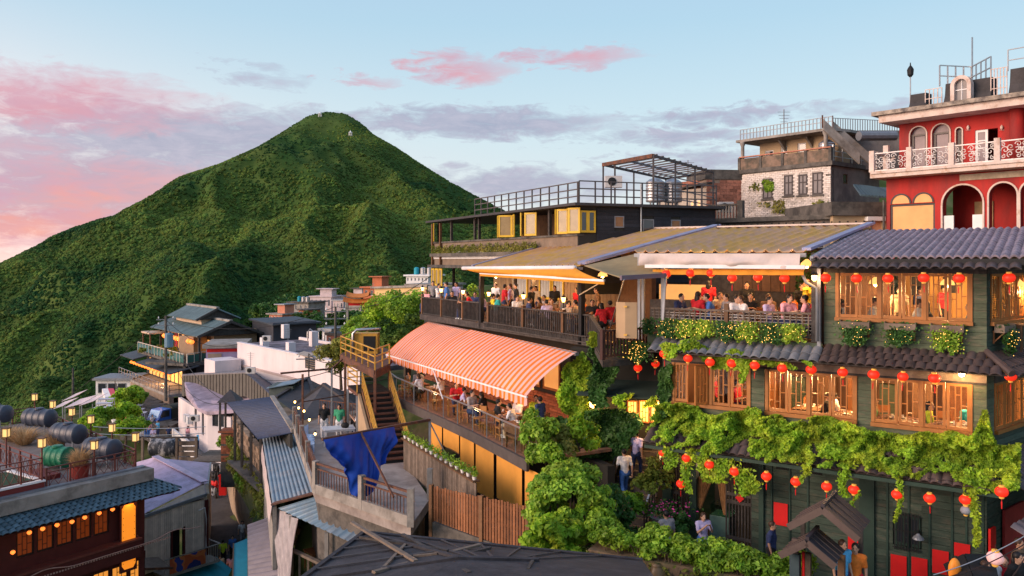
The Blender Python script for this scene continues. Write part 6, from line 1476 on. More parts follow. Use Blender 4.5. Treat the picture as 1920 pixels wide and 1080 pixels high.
    m=MB();m.lathe(F.p(F.sx(1909,d2),d2+.2,zs+.3),[(.28,0),(.28,zt-zs-.3)],16);m.build('column',RED,o,smooth=True)
    for x in (1815,1878):p=F.hp(x,243,d2+.08);m=MB();m.lathe(p,[(.02,0),(.06,.06),(.05,.14),(.01,.2)],8);m.bar(p+Vector((-.1,0,-.02)),p+Vector((.1,0,-.02)),.02);m.build('wall_sconce',TR,o)
    # cornice, mansard, dormer
    bx('cornice',F,s2-.45,L,-7,.15,zt,zt+.32,TR,o);bx('cornice_top',F,s2-.7,L,-7,.35,zt+.32,zt+.50,M('m_cornice_weathered',(.36,.30,.24),.95,.35,3,.4,col2=(.12,.10,.09),mix2=.45,s2=2.5),o)
    MAN=M('m_mansard',(.055,.05,.05),.9,.35,2,.4);zm=zt+.5
    def mans(x0,x1,h):
        a,b=F.sx(x0,-.4),F.sx(x1,-.4);m=MB();prof=[(-.25,0),(-.45,.1*h),(-.62,.45*h),(-.70,h),(-1.3,h),(-1.3,0)];m.prism([F.p(a,d,zm+z) for d,z in prof],F.e*(b-a));m.build('mansard_block',MAN,o)
    mans(1702,1732,.75);mans(1768,1856,1.0);mans(1890,1990,1.2)
    a,b=F.sx(1785,-.2),F.sx(1820,-.2);arch_trim(F,a+.12,b-.12,zm+.1,zm+1.0,-.45,.16,.35,TR,o,'dormer_surround');r=(b-a-.24)/2
    m=MB();m.prism([F.p(a+.12,-.3,zm+.1),F.p(b-.12,-.3,zm+.1)]+[F.p((a+b)/2+r*math.cos(t),-.3,zm+1.0-r+r*math.sin(t)) for t in [math.pi*i/12 for i in range(13)]],F.n*.02);m.build('dormer_window',M('m_pane_grey',(.22,.20,.20)),o)
    bi('dormer_bar',F.p((a+b)/2,-.26,zm+.1),F.p((a+b)/2,-.26,zm+1),.04,.04,WHITE,o);bi('dormer_bar',F.p(a+.12,-.26,zm+.55),F.p(b-.12,-.26,zm+.55),.04,.04,WHITE,o)
    # roof railings
    zq=zm+1.0
    p1,p2,p3=F.p(F.sx(1766,-1),-1,zm),F.p(F.sx(1823,-2.5),-2.4,zq),F.p(F.sx(1858,-1),-1,zq)
    pipe_rail(o,F.p(F.sx(1762,-1),-1,zq),p2,.95,4,(.5,1),.025,STEEL);pipe_rail(o,p2,p3,.95,4,(.5,1),.025,STEEL);pipe_rail(o,F.p(F.sx(1735,-.6),-.6,zm),F.p(F.sx(1766,-.6),-.6,zm),.85,4,(.5,1),.016,TR);pipe_rail(o,F.p(F.sx(1858,-.6),-.6,zm),F.p(F.sx(1888,-.6),-.6,zm),1.3,5,(.35,.7,1),.016,TR);pipe_rail(o,F.p(F.sx(1890,-1),-1,zm+1.2),F.p(L,-1,zm+1.2),.9,4,(.5,1),.02,GREYMET)
    bi('flag_pole',F.p(F.sx(1823,-2.4),-2.4,zq),F.p(F.sx(1823,-2.4),-2.4,zq+2.3),.05,.05,STEEL,o)
    # downpipe
    m=MB();m.pipe([F.hp(1657,440,.1),F.hp(1657,375,.1)],.05,6);m.build('downpipe',CONC_DK,o)
    return F,zm
RF,zm_=red_building()
def roof_lamp():
    s=RF.sx(1707,-1.5);p=RF.p(s,-1.5,zm_);o=T('roof_lamp_post','thin lamp post with dark lantern on the corner of the red house roof','lamp',p);m=MB();m.tube(p,p+Vector((0,0,1.75)),.035,.028);m.build('pole',STEEL,o);m=MB();m.lathe(p+Vector((0,0,1.75)),[(.05,0),(.13,.1),(.15,.35),(.1,.45),(.03,.55),(.02,.68)],10);m.build('lantern',BLACK,o)
roof_lamp()
# ================================================================== COURTYARD, STAIRS, ROOFS in the middle
CZ=-8.7
FLOORC=M('m_court_floor',(.36,.31,.28),.9,.25,.8,.25,col2=(.22,.18,.16),mix2=.45,s2=.5)
def courtyard():
    o=T('courtyard_terrace','bare concrete courtyard terrace with iron railing and mossy kerb','terrace',Z(660,880,CZ)-Vector((0,0,3)))
    pl=[Z(x,y,CZ) for x,y in ((552,806),(592,924),(770,987),(806,935),(760,868),(705,795),(600,782))]
    m=MB();m.prism(pl,(0,0,-.35));m.build('floor',FLOORC,o)
    cen=sum(pl,Vector())/len(pl);m=MB();m.prism([p.lerp(cen,.06)-Vector((0,0,.36)) for p in pl],(0,0,-4.2));m.build('retaining_wall',CONC_DK,o)
    up=Vector((0,0,1))
    CP=M('m_conc_post',(.28,.25,.22),.95,.3,3,.3)
    def seg(a,b,kerb=.35):
        bi('kerb',a+up*kerb/2,b+up*kerb/2,.18,kerb,CONC,o);n=max(2,int((b-a).length/.17))
        bi('top_rail',a+up*1.12,b+up*1.12,.09,.07,RUST,o);bi('middle_rail',a+up*.92,b+up*.92,.05,.05,RUST,o)
        for i in range(1,n):p=a.lerp(b,i/n);bi('bar',p+up*kerb,p+up*.92,.025,.025,RUST,o,up=(b-a).normalized())
        bi('post',a,a+up*1.2,.2,.2,CP,o,up=(b-a).normalized())
    A,B,C=pl[0],pl[1],pl[2]
    for t0,t1 in ((0,.2),(.2,.42),(.42,.7),(.7,1)):seg(A.lerp(B,t0),A.lerp(B,t1))
    seg(B,B.lerp(C,.52));seg(B.lerp(C,.52),C);bi('post',C,C+up*1.25,.22,.22,CP,o);bi('post',pl[3],pl[3]+up*1.1,.2,.2,CP,o)
    g,f=pl[6],pl[5];n=22;bi('top_rail',g+up*.95,f+up*.95,.06,.05,RUST,o)
    for i in range(n+1):p=g.lerp(f,i/n);bi('bar',p,p+up*.95,.025,.025,RUST,o,up=(f-g).normalized())
    # rust frame over the yard
    def pole(p,h,m_=RUST,r=.09):bi('frame_post',p,p+up*h,r,r,m_,o,up=Vector((1,0,0)))
    p1=A.lerp(B,.08)+Vector((.35,0,0));pole(p1,3.0);p2=Z(622,800,CZ);pole(p2,3.1,GREYMET);bi('frame_beam',p1+up*3.0+Vector((-1.2,.3,0)),p2+up*3.05,.08,.09,RUST,o);bi('frame_beam',p2+up*3.05,U(652,665,43),.07,.07,RUST,o);bi('frame_beam',p1+up*1.6,Z(700,790,CZ)+up*1.7,.05,.05,RUST,o)
    return pl
PLC=courtyard()
def tarp():
    o=T('blue_tarpaulin','blue tarpaulin draped in folds from a rusty beam over the courtyard','tarpaulin',Z(660,925,CZ));a,b=Z(604,824,-6.15),Z(806,787,-6.15);up=Vector((0,0,1))
    bi('beam',a,b,.10,.10,RUST,o);r=b.copy();bi('pole',Vector((r.x,r.y,CZ)),r+up*.05,.09,.09,GREYMET,o,up=Vector((1,0,0)));q=a.lerp(b,.42);bi('pole',Vector((q.x,q.y,CZ+.02)),q,.09,.09,GREYMET,o,up=Vector((1,0,0)))
    bi('strut',a.lerp(b,.34)+Vector((0,-.1,0)),Z(738,932,CZ+.9),.06,.06,RUST,o);bi('strut',b+Vector((0,0,-.1)),Z(850,880,CZ+.6),.05,.05,GREYMET,o)
    m=MB();nu,nv=90,26;vs=[];n=Vector((-(b-a).y,(b-a).x,0)).normalized()
    if n.y>0:n=-n
    ks=[(0,.66),(.08,.85),(.16,1.05),(.25,1.45),(.33,2.15),(.45,2.3),(.58,2.2),(.66,1.75),(.74,1.55),(.86,1.2),(1,.98)]
    for j in range(nv+1):
        for i in range(nu+1):
            u,v=i/nu,j/nv;ln=np.interp(u,[k[0] for k in ks],[k[1] for k in ks]);p=a.lerp(b,.0+.63*u+.0)
            sw=.10*math.sin(u*24+v*5)*v+.18*math.sin(u*9-v*6+1)*v+.07*math.sin(u*52+v*13)*v;cen=.30
            x=(cen-u*.63)*.22*v*v;p=a.lerp(b,max(0,.63*u)+x)
            vs.append(p+n*(.08+.35*math.sin(v*2.4)*(.5+.5*math.sin(u*3.1))+sw)-up*(ln*v+.05*math.sin(u*14)*v))
    W=nu+1;m.add(vs,[(j*W+i,j*W+i+1,(j+1)*W+i+1,(j+1)*W+i) for j in range(nv) for i in range(nu)])
    m.build('sheet',M('m_blue_tarp',(.010,.055,.36),.45,.2,2,.25,bscale=5),o,smooth=True)
tarp()
# table group
tp=Z(634,832,CZ)
table(tp,20,'white metal table in the courtyard',None,.9,1.5,.78,M('m_white_table',(.65,.65,.68),.4,.05,3))
person(tp+Vector((-.9,1.0,0)),10,'stand','black','white',where='beside the white courtyard table',long=True);person(tp+Vector((-.1,.75,0)),0,'stand','green','white',where='beside the white courtyard table',long=True);person(tp+Vector((1.0,-.1,0)),-80,'stand_phone','white','lavender',where='beside the white courtyard table');person(tp+Vector((.7,.9,0)),200,'sit','black','navy',where='beside the white courtyard table');person(tp+Vector((1.6,2.2,0)),0,'stand','grey','grey',where='far back in the courtyard')
WC=M('m_blue_chair',(.35,.50,.75),.4,.1,3)
for i in range(5):chair(tp+Vector((-1.35+.12*i,-.2-.42*i,0)),70+8*i,'pale blue tube chair in the row beside the courtyard table','tube chairs in the courtyard',WC)
m=MB();q=tp+Vector((.35,-.1,.78));ellip(m,q+Vector((0,0,.12)),.2,.12,.14);m.pipe([q+Vector((-.12,0,.2)),q+Vector((0,0,.42)),q+Vector((.12,0,.2))],.015,5);m.thing('handbag',BLACK,'black handbag on the white courtyard table','bag',smooth=True)
for px,py in ((553,772),(570,792),(580,811),(591,842),(560,785)):
    p=Z(px,py+26,CZ)+Vector((0,0,1.25));o=T('rail_lamp','small glowing bulb on the courtyard railing','lamp',p,'bulbs along the courtyard railing');m=MB();ellip(m,p,.05,.05,.06);m.build('bulb',BULB,o);m=MB();m.tube(p+Vector((0,0,.06)),p+Vector((0,0,.14)),.03,n=6);m.build('socket',BLACK,o)
# ---------------- stairs and yellow platform
YST=M('m_yellow_steel',(.55,.30,.045),.55,.25,3,.1,col2=(.30,.14,.04),mix2=.25,s2=3)
BRST=M('m_brown_step',(.13,.055,.035),.75,.3,4,.2)
def stairs():
    b=Z(742,868,CZ);t=Z(705,735,-6.2);o=T('outdoor_stairs','brown outdoor stairs with yellow handrails up from the courtyard','stairs',b);up=Vector((0,0,1));d=Vector((t.x-b.x,t.y-b.y,0));L=d.length;d.normalize();sd=Vector((d.y,-d.x,0));n=13
    for i in range(n):
        p=b+d*L*i/n+up*(t.z-b.z)*(i+1)/n;m=MB();m.prism([p-sd*.6,p+sd*.6,p+sd*.6+d*(L/n+.05),p-sd*.6+d*(L/n+.05)],(0,0,-.06));m.build('tread',BRST,o)
        m=MB();m.prism([p-sd*.58+d*.02-up*.06,p+sd*.58+d*.02-up*.06,p+sd*.58+d*.02-up*.2,p-sd*.58+d*.02-up*.2],d*.02);m.build('riser',BLACK,o)
    for s in (-1,1):m=MB();a,c=b+sd*s*.64,t+sd*s*.64;m.prism([a-up*.1,a+up*.22,c+up*.22,c-up*.25],sd*s*.05);m.build('stringer',WOOD_BR,o)
    for s in (-1,1):
        a,c=b+sd*s*.66,t+sd*s*.66
        for h in (.45,.7,.95):bi('handrail',a+up*h,c+up*h,.05,.06,YST,o)
        for k in range(5):p=a.lerp(c,k/4);bi('handrail_post',p,p+up*.95,.05,.05,YST,o,up=d)
    m=MB();a,c=b-sd*.75,t-sd*.75;m.prism([a,c,Vector((c.x,c.y,CZ)),a],sd*-.12);m.build('side_wall',M('m_tan_panel',(.40,.28,.17),.8,.15,2),o)
    lp=[t+sd*.7,t-sd*.9,t-sd*.9+d*2.2,t+sd*.7+d*2.2];m=MB();m.prism(lp,(0,0,-.14));m.build('landing',BRST,o)
    for k in range(9):p=lp[1].lerp(lp[2],k/8);q=lp[0].lerp(lp[3],k/8);bi('deck_slat',p+up*.03,q+up*.03,.12,.04,WOOD_DK,o)
    for p,q in ((lp[1],lp[2]),(lp[2],lp[3])):
        for h in (.45,.75,1.0):bi('landing_rail',p+up*h,q+up*h,.05,.05,YST,o)
        bi('handrail_post',p,p+up*1.0,.05,.05,YST,o)
    for p in lp:bi('support_post',Vector((p.x,p.y,CZ-1.5)),p-up*.14,.10,.10,GREYMET,o,up=Vector((1,0,0)))
stairs()
def platform():
    z=-5.0;pl=[Z(x,y,z) for x,y in ((639,663),(703,694),(730,682),(742,660),(690,640))];o=T('steel_platform','rusty steel platform with yellow railing beside the awning','platform',pl[1]);up=Vector((0,0,1))
    m=MB();m.prism(pl,(0,0,-.18));m.build('deck',RUST,o)
    for a,b in ((pl[0],pl[1]),(pl[1],pl[2])):
        bi('edge_beam',a-up*.2,b-up*.2,.1,.35,RUST,o);n=max(1,int((b-a).length/1.1))
        for i in range(n+1):p=a.lerp(b,i/n);bi('rail_post',p,p+up*.95,.06,.06,YST,o,up=(b-a).normalized())
        for h in (.32,.62,.95):bi('rail',a+up*h,b+up*h,.05,.05,YST,o)
    bi('rail_post',pl[0],pl[0]+up*.95,.06,.06,YST,o);b2=pl[4]
    for h in (.32,.62,.95):bi('rail',pl[0]+up*h,b2+up*h,.05,.05,YST,o)
    for p in (pl[0].lerp(pl[1],.15),pl[1],pl[2]):bi('support_post',Vector((p.x,p.y,CZ-2)),p-up*.2,.12,.12,RUST,o,up=Vector((1,0,0)))
    q=pl[0].lerp(pl[3],.45);o2=T('air_conditioner','yellow boxed air conditioner with silver pipe on the steel platform','machine',q);m=MB();ubox(m,q.x-.7,q.x+.7,q.y-.4,q.y+.4,z,z+1.1);m.build('cabinet',YST,o2);m=MB();ubox(m,q.x-.05,q.x+.6,q.y-.43,q.y-.405,z+.15,z+.95);m.build('grille',BLACK,o2);m=MB();m.pipe([q+Vector((-.6,-.5,.1)),q+Vector((-.6,-.5,1.1)),q+Vector((-.4,-.5,1.3)),q+Vector((.9,-.5,1.35))],.08,8);m.build('pipe',STEEL,o2,smooth=True)
platform()
# ---------------- fence with flower pots, slat fence
def pot_fence():
    a,b=Z(757,821,-7.4),Z(893,903,-7.4);o=T('board_fence','weathered board fence with a ledge for flower pots','fence',a.lerp(b,.5)-Vector((0,0,1.3)));n=44;up=Vector((0,0,1));t=(b-a).normalized()
    for i in range(n):p=a.lerp(b,(i+.5)/n);bi('board',p-up*1.45,p-up*(.05+.02*random.random()),.15,.025,WOOD_GREY,o,up=t.cross(up))
    for h in (.35,1.1):bi('fence_rail',a-up*h+t.cross(up)*-.03,b-up*h+t.cross(up)*-.03,.05,.08,WOOD_BR,o)
    bi('ledge',a,b,.26,.05,WOOD_BR,o)
    for i in range(15):
        p=a.lerp(b,.03+.95*i/14)+up*.025;q=T('flower_pot','small white pot of green leaves on the fence ledge','flower pot',p,'flower pots on the fence ledge');m=MB();m.lathe(p,[(.06,0),(.085,.12),(.09,.13),(.075,.13),(.07,.10)],10);m.build('pot',WHITE,q);PP=np.array(p)+np.array([0,0,.22])+rng.normal(0,.075,(70,3));leaf_part('foliage',PP,np.tile([0,-.3,1],(70,1)),.085,LEAF_BR,q)
pot_fence()
def slat_fence():
    a,b=Z(809,911,-7.6),Z(991,951,-7.6);o=T('slat_fence','reddish brown vertical slat fence on a stone kerb','fence',a.lerp(b,.5)-Vector((0,0,1.4)));n=34;up=Vector((0,0,1));t=(b-a).normalized();nr=t.cross(up)
    SL_=M('m_red_slat',(.24,.095,.04),.7,.3,5,.2,rand=.35)
    for i in range(n):p=a.lerp(b,(i+.3)/n);h=1.15+.35*i/n;bi('slat',p-up*h,p+up*random.uniform(-.02,.04),.085,.022,SL_,o,up=nr)
    for k in (.16,.72):bi('fence_rail',a-up*k+nr*-.03,b-up*(k*1.05)+nr*-.03,.04,.09,SL_,o)
    for t0 in (0,.54,1):p=a.lerp(b,t0);bi('fence_post',p-up*1.7,p+up*.05,.13,.13,WOOD_BR,o,up=nr)
    bi('stone_kerb',a-up*1.45+nr*-.15,b-up*1.75+nr*-.15,.35,.5,CONC_DK,o)
    for i in range(40):p=a.lerp(b,i/39)+nr*-.2;bi('iron_bar',p-up*1.4-up*.3*i/39,p-up*.85-up*.2*i/39,.018,.018,RUST,o,up=nr)
    p=a.lerp(b,.54)+nr*-.25;m=MB();ubox(m,p.x-.13,p.x+.13,p.y-.13,p.y+.13,-9.4,-8.15);ubox(m,p.x-.16,p.x+.16,p.y-.16,p.y+.16,-8.15,-8.05);m.build('concrete_post',CONC_DK,o)
slat_fence()
# ---------------- corrugated roofs left and below the courtyard
BLUER=M('m_blue_tin',(.17,.25,.32),.45,.22,1.6,col2=(.24,.27,.30),mix2=.35,s2=1.0,metal=.25,bump=.1)
def tin_roofs():
    a,b,c,d=Z(491,816,-9.75),Z(550,811,-9.35),Z(592,926,-9.35),Z(511,947,-9.85);o=T('blue_tin_lean_to','long pale blue corrugated tin roof running beside the courtyard railing','building',(-11,37,-13))
    corrugated(a,b,c,d,.24,.05,.02,3,'abs').build('roof_sheet',BLUER,o)
    bi('rust_flashing',d+Vector((0,0,.05)),c+Vector((0,0,.05)),.35,.06,RUST,o);bi('rust_flashing',a+Vector((0,0,.03)),b+Vector((0,0,.03)),.12,.05,RUST,o)
    bi('moss_gutter',b+Vector((.1,0,.02)),c+Vector((.1,0,.02)),.16,.12,M('m_moss',(.24,.21,.05),.95,.4,4,.4),o)
    m=MB();m.prism([a-Vector((0,0,.1)),d-Vector((0,0,.1)),d-Vector((0,0,3.5)),a-Vector((0,0,3.5))],(.15,.05,0));m.build('wall',CONC,o)
    m=MB();m.slab(a+Vector((-.05,0,-.05)),d+Vector((-.05,0,-.05)),d+Vector((-.15,0,-.75)),a+Vector((-.12,0,-.55)),.015,30,4,lambda u,v:.012*math.sin(u*30));m.build('side_sheet',M('m_side_sheet',(.52,.42,.40),.7,.2,2,.1),o)
    t0,t1,t2,t3=Z(600,932,-9.35),Z(775,993,-9.35),Z(745,1058,-10.0),Z(524,955,-10.0)
    o2=T('blue_tin_shed','open shed with pale blue corrugated tin roof below the courtyard','building',(-6,29,-12.3))
    corrugated(t0,t1,t2,t3,.30,.09,.02,3,'box').build('roof_sheet',BLUER,o2)
    bi('yellow_pipe',t0+Vector((0,-.1,.1)),t1+Vector((0,-.1,.1)),.05,.05,M('m_pipe_yellow',(.55,.45,.12),.6,.2,3),o2);bi('moss_gutter',t0+Vector((0,.1,.02)),t1+Vector((0,.1,.02)),.2,.14,M('m_moss',(.24,.21,.05)),o2)
    for t in (.12,.45,.75):p=t3.lerp(t2,t);bi('post',Vector((p.x,p.y,-12.4)),p-Vector((0,0,.05)),.14,.14,CONC,o2,up=Vector((1,0,0)))
    fl=[Z(520,1000,-12.3),Z(700,1080,-12.3),Vector((-2,31,-12.3)),Vector((-9,35,-12.3))];m=MB();m.prism(fl,(0,0,-.2));m.build('floor',M('m_brick_floor',(.22,.10,.06)),o2)
    m=MB();m.prism([fl[3],fl[2],fl[2]+Vector((0,0,2.5)),fl[3]+Vector((0,0,2.5))],(0,.2,0));m.build('rear_wall',BACKING,o2)
    bi('front_rail',Z(546,1030,-11.3),Z(640,1075,-11.3),.16,.10,WOOD_GREY,o2)
    for k in range(6):p=Z(546+16*k,1030+7.6*k,-11.3);bi('front_baluster',p,p-Vector((0,0,1)),.08,.08,WOOD_GREY,o2,up=Vector((1,0,0)))
    for i,(px,py) in enumerate(((562,1005),(600,1045))):table(Z(px,py+28,-12.3)+Vector((0,.6,0)),10+30*i,'rough wooden table in the open shed','tables in the open shed',.8,1.4,mat=WOOD_RED)
    for k in range(3):chair(Z(548+22*k,1050,-12.3)+Vector((0,1.4,0)),180,'dark wooden chair in the open shed','chairs in the open shed',WOOD_BR)
    m=MB();q0,q1=Z(515,950,-10.1),Z(560,975,-10.0);m.slab(q0,q1,q1+Vector((-.3,-.7,-2.6)),q0+Vector((.5,-1.2,-2.6)),.01,24,10,lambda u,v:.07*math.sin(u*26+v*4));m.thing('plastic_sheet',M('m_plastic',(.62,.55,.55),.3,.2,4,trans=.5),'crumpled translucent plastic sheet hanging at the shed corner','sheet')
tin_roofs()
def barrel_roof():
    o=T('grey_barrel_roof','grey purple corrugated roof stepping down above the alley','building',Z(500,1060,-13.5));a,b,c,d=Z(464,985,-12.2),Z(510,968,-12.0),Z(545,1085,-12.4),Z(466,1095,-13.0)
    corrugated(a,d,c,b,.34,.10,.02,8,'abs').build('roof_sheet',M('m_purple_tin',(.20,.17,.185),.6,.2,2,.1),o)
    m=MB();m.prism([a-Vector((0,0,.1)),d-Vector((0,0,.1)),d-Vector((0,0,6)),a-Vector((0,0,6))],(.3,0,0));m.build('wall',CONC_DK,o)
    o2=T('teal_canopy','flat teal canopy jutting over the alley beside the grey roof','canopy',Z(450,1060,-14.5));q=[Z(x,y,-14.4) for x,y in ((438,1020),(467,1008),(470,1085),(436,1090))];m=MB();m.prism(q,(0,0,-.06));m.build('cover',M('m_teal',(.02,.30,.38),.55,.15,2),o2);bi('edge_bar',q[0],q[3],.06,.1,WOOD_BR,o2)
barrel_roof()
# ---------------- black roof at the very bottom
def black_roof():
    o=T('black_felt_roof','big black felt covered hip roof with loose battens on it','building',Vector((-.5,16,-9)));mt=M('m_black_felt',(.035,.033,.038),.8,.3,3,.35,col2=(.055,.052,.058),s2=1.2,mix2=.4)
    R0,R1=U(860,1048,15.2),U(1010,1052,15.6);tl,tr,bl=U(682,1000,19),U(1205,1052,18.2),U(560,1092,15)
    m=MB();E=U(1240,1100,14.2);m.add([tl,tr,R1,R0,bl,U(620,1180,11.5),U(1230,1170,11.8),E],[(0,3,2,1),(4,5,3),(0,4,3),(3,5,6,2),(2,6,7),(1,2,7)])
    ob=m.build('roof',mt,o);md=ob.modifiers.new('solid','SOLIDIFY');md.thickness=.06
    m=MB();m.prism([tl-Vector((0,-.2,.12)),tr-Vector((0,-.2,.12)),E-Vector((.3,0,.2)),U(1200,1170,11.8)-Vector((0,0,.3)),bl+Vector((.3,0,-.2))],(0,0,-3));m.build('wall',CONC_DK,o)
    bat=[((660,985,19.3),(780,1062,15.4)),((755,1008,18.3),(880,1085,14.3)),((700,1080,14.8),(900,1030,17.2)),((675,1013,18.2),(840,1042,16.2)),((775,1050,15.8),(820,1048,15.8)),((840,1054,16),(920,1036,17)),((715,1076,15),(760,1030,17)),((990,1075,14.8),(1002,1055,15.8))]
    for i,(a,b) in enumerate(bat):
        m=MB();q=U(*a)+Vector((0,0,.07));r=U(*b)+Vector((0,0,.10));m.bar(q,r,.09 if i<3 else .06,.05);m.thing('loose_batten',WOOD_DK if i % 2 else WOOD_GREY,'loose weathered batten lying on the black felt roof','batten','battens lying on the black roof')
    for k_ in range(1,7):bi('felt_seam',tl.lerp(tr,k_/7)+Vector((0,0,.035)),R0.lerp(R1,k_/7)+Vector((0,0,.035)),.05,.02,M('m_felt_seam',(.055,.052,.056),.7,.2,3),o)
    for k_ in range(1,5):bi('felt_seam',tl.lerp(bl,k_/5)+Vector((0,0,.035)),R0.lerp(tl,.02)+Vector((0,0,.035)) if 0 else tl.lerp(R0,k_/5)+Vector((0,0,.035)),.05,.02,M('m_felt_seam',(.055,.052,.056)),o)
    for p,q in ((tl,bl),(tl,tr),(tl,R0),(R0,R1),(bl,R0)):bi('roof_edge',p+Vector((0,0,.03)),q+Vector((0,0,.03)),.10,.05,mt,o)
black_roof()
# ---------------- dark tile pavilion and hip roofs behind the courtyard
NAVY=M('m_navy_tile',(.022,.038,.085),.5,.25,3,.15,rand=.2,attr=True)
def pavilion():
    a,b,c,d=Z(426,757,-8.6),Z(510,746,-8.2),Z(551,810,-8.6),Z(482,823,-9.4);o=T('navy_tile_pavilion','long navy tiled shed roof above the stone retaining wall','building',Vector((-14,46,-12)))
    mm=corrugated(a,d,c,b,.30,.13,.04,3,'abs',steps=0);ob=mm.build('roof',NAVY,o);att_rows(ob)
    bi('ridge_board',b+Vector((0,0,.06)),c+Vector((0,0,.06)),.25,.18,CONC,o)
    for t in (.05,.3,.6,.9):p=a.lerp(d,t)+Vector((.35,.1,0));bi('post',Vector((p.x,p.y,-12.3)),p-Vector((0,0,.1)),.13,.13,WOOD_DK,o,up=Vector((1,0,0)))
    m=MB();m.prism([b-Vector((.2,0,.15)),c-Vector((.2,0,.15)),c-Vector((.2,0,3.6)),b-Vector((.2,0,3.6))],(.15,0,0));m.build('rear_wall',BACKING,o);m=MB();m.prism([a+Vector((0,0,-3.4)),d+Vector((0,0,-2.6)),c+Vector((0,0,-3.4)),b+Vector((0,0,-3.8))],(0,0,-.15));m.build('floor',CONC_DK,o)
    # gate hut with pyramid roof and brick base
    o2=T('gate_hut','small open hut with dark pyramid roof on a brick pier','building',Z(432,840,-12.5));ce=U(432,752,57);ap=ce+Vector((0,0,.85));r=.72;m=MB();k=[ce+Vector((x*r,y*r,0)) for x,y in ((-1,-1),(1,-1),(1,1),(-1,1))];m.add(k+[ap],[(0,1,4),(1,2,4),(2,3,4),(3,0,4),(3,2,1,0)]);m.build('roof',M('m_dark_tile',(.05,.045,.05),.6,.25,4,.3),o2)
    for p in k:q=ce+(p-ce)*.75;bi('post',q-Vector((0,0,2.0)),q,.12,.12,WOOD_DK,o2,up=Vector((1,0,0)))
    m=MB();ubox(m,ce.x-.65,ce.x+.65,ce.y-.65,ce.y+.65,ce.z-2.15,ce.z-2.0);m.build('platform',M('m_brick_red',(.30,.10,.05)),o2);m=MB();ubox(m,ce.x-.5,ce.x+.5,ce.y-.5,ce.y+.5,ce.z-6,ce.z-2.15);m.build('pier_core',CONC_DK,o2)
    ff=Fr((ce.x,ce.y-.51),0);brick_field(o2,ff,-.5,.5,ce.z-4.2,ce.z-2.2,0,M('m_brick_red',(.30,.10,.05)),.38,.14)
    # two dark hip roofs
    o3=T('dark_hip_house','house with two dark slate hip roofs behind the courtyard railing','building',Vector((-14,58,-13)));DK=M('m_slate',(.075,.068,.072),.7,.25,3,.25,attr=True,rand=.2)
    def hip(pts,tris,nm='roof'):m=MB();m.add(pts,tris);m.build(nm,DK,o3)
    A,B,Cc,Dd=U(517,747,55),U(578,710,60),U(612,740,62),U(560,775,52);E=U(590,740,52)
    hip([A,B,U(640,742,64),U(600,772,53),U(556,776,50)],[(0,4,3,1),(1,3,2)]);H1,H2=U(607,722,50),U(612,722,56);hip([H1,U(556,758,50),U(560,790,44),U(672,768,46),U(680,745,52),H2],[(0,1,2,3),(0,3,4,5),(0,5,1)])
    for p,q in ((A,B),(H1,U(556,758,50)),(H1,U(672,768,46)),(B,U(600,772,53))):bi('ridge',p+Vector((0,0,.06)),q+Vector((0,0,.06)),.25,.16,DK,o3)
    m=MB();ubox(m,-16.6,-10.5,52.5,60,-14,-10.4);m.build('wall',CONC,o3)
    # small roof box (dormer vent)
    o4=T('vent_dormer','small green grey boxed vent with tin roof','building',U(530,745,58));p=U(533,720,58);m=MB();ubox(m,p.x-.8,p.x+.9,p.y-1,p.y+1,p.z-1.6,p.z);m.build('box',M('m_green_tin',(.10,.12,.11),.6,.2,3),o4);m=MB();m.slab(p+Vector((-.95,-1.2,-.1)),p+Vector((1.05,-1.2,.25)),p+Vector((1.05,1.2,.25)),p+Vector((-.95,1.2,-.1)),.06);m.build('roof',BLUER,o4)
pavilion()
# triangular grey roof piece by the lean-to
m=MB();a=Z(519,796,-9.0);m.add([a,Z(487,816,-9.7),Z(551,813,-9.3),a+Vector((.4,2.0,.3))],[(0,1,2),(0,2,3),(0,3,1),(1,3,2)]);m.thing('tin_gable',M('m_purple_tin',(.20,.17,.185)),'little grey tin gable at the head of the lean-to','roof')
# ================================================================== RED RESTAURANT (lower left) with its roof terrace
RZ=-10.35
K=Z(257,878,RZ);RD=Fr((K.x,K.y),56)
KF=Z(65,790,RZ);OX=M('m_oxblood',(.085,.018,.016),.6,.2,3,.08,rand=.1);OXR=M('m_oxblood_rail',(.15,.045,.035),.5,.2,5,rand=.12)
def x_rail(parent,a,b,h,npan,mat):
    up=Vector((0,0,1));t=(b-a).normalized()
    for z in (.08,h*.78,h):bi('rail',a+up*z,b+up*z,.05,.045,mat,parent)
    for i in range(npan+1):p=a.lerp(b,i/npan);bi('rail_post',p,p+up*(h+.02),.07,.07,mat,parent,up=t)
    for i in range(npan):
        p,q=a.lerp(b,(i+.12)/npan),a.lerp(b,(i+.88)/npan)
        for x in (p,q):bi('stile',x+up*.08,x+up*h*.78,.025,.025,mat,parent,up=t)
        w=(q-p)/2
        for k in range(2):c=p+w*k;bi('lattice_bar',c+up*.1,c+w+up*h*.76,.02,.02,mat,parent,up=t);bi('lattice_bar',c+w+up*.1,c+up*h*.76,.02,.02,mat,parent,up=t)
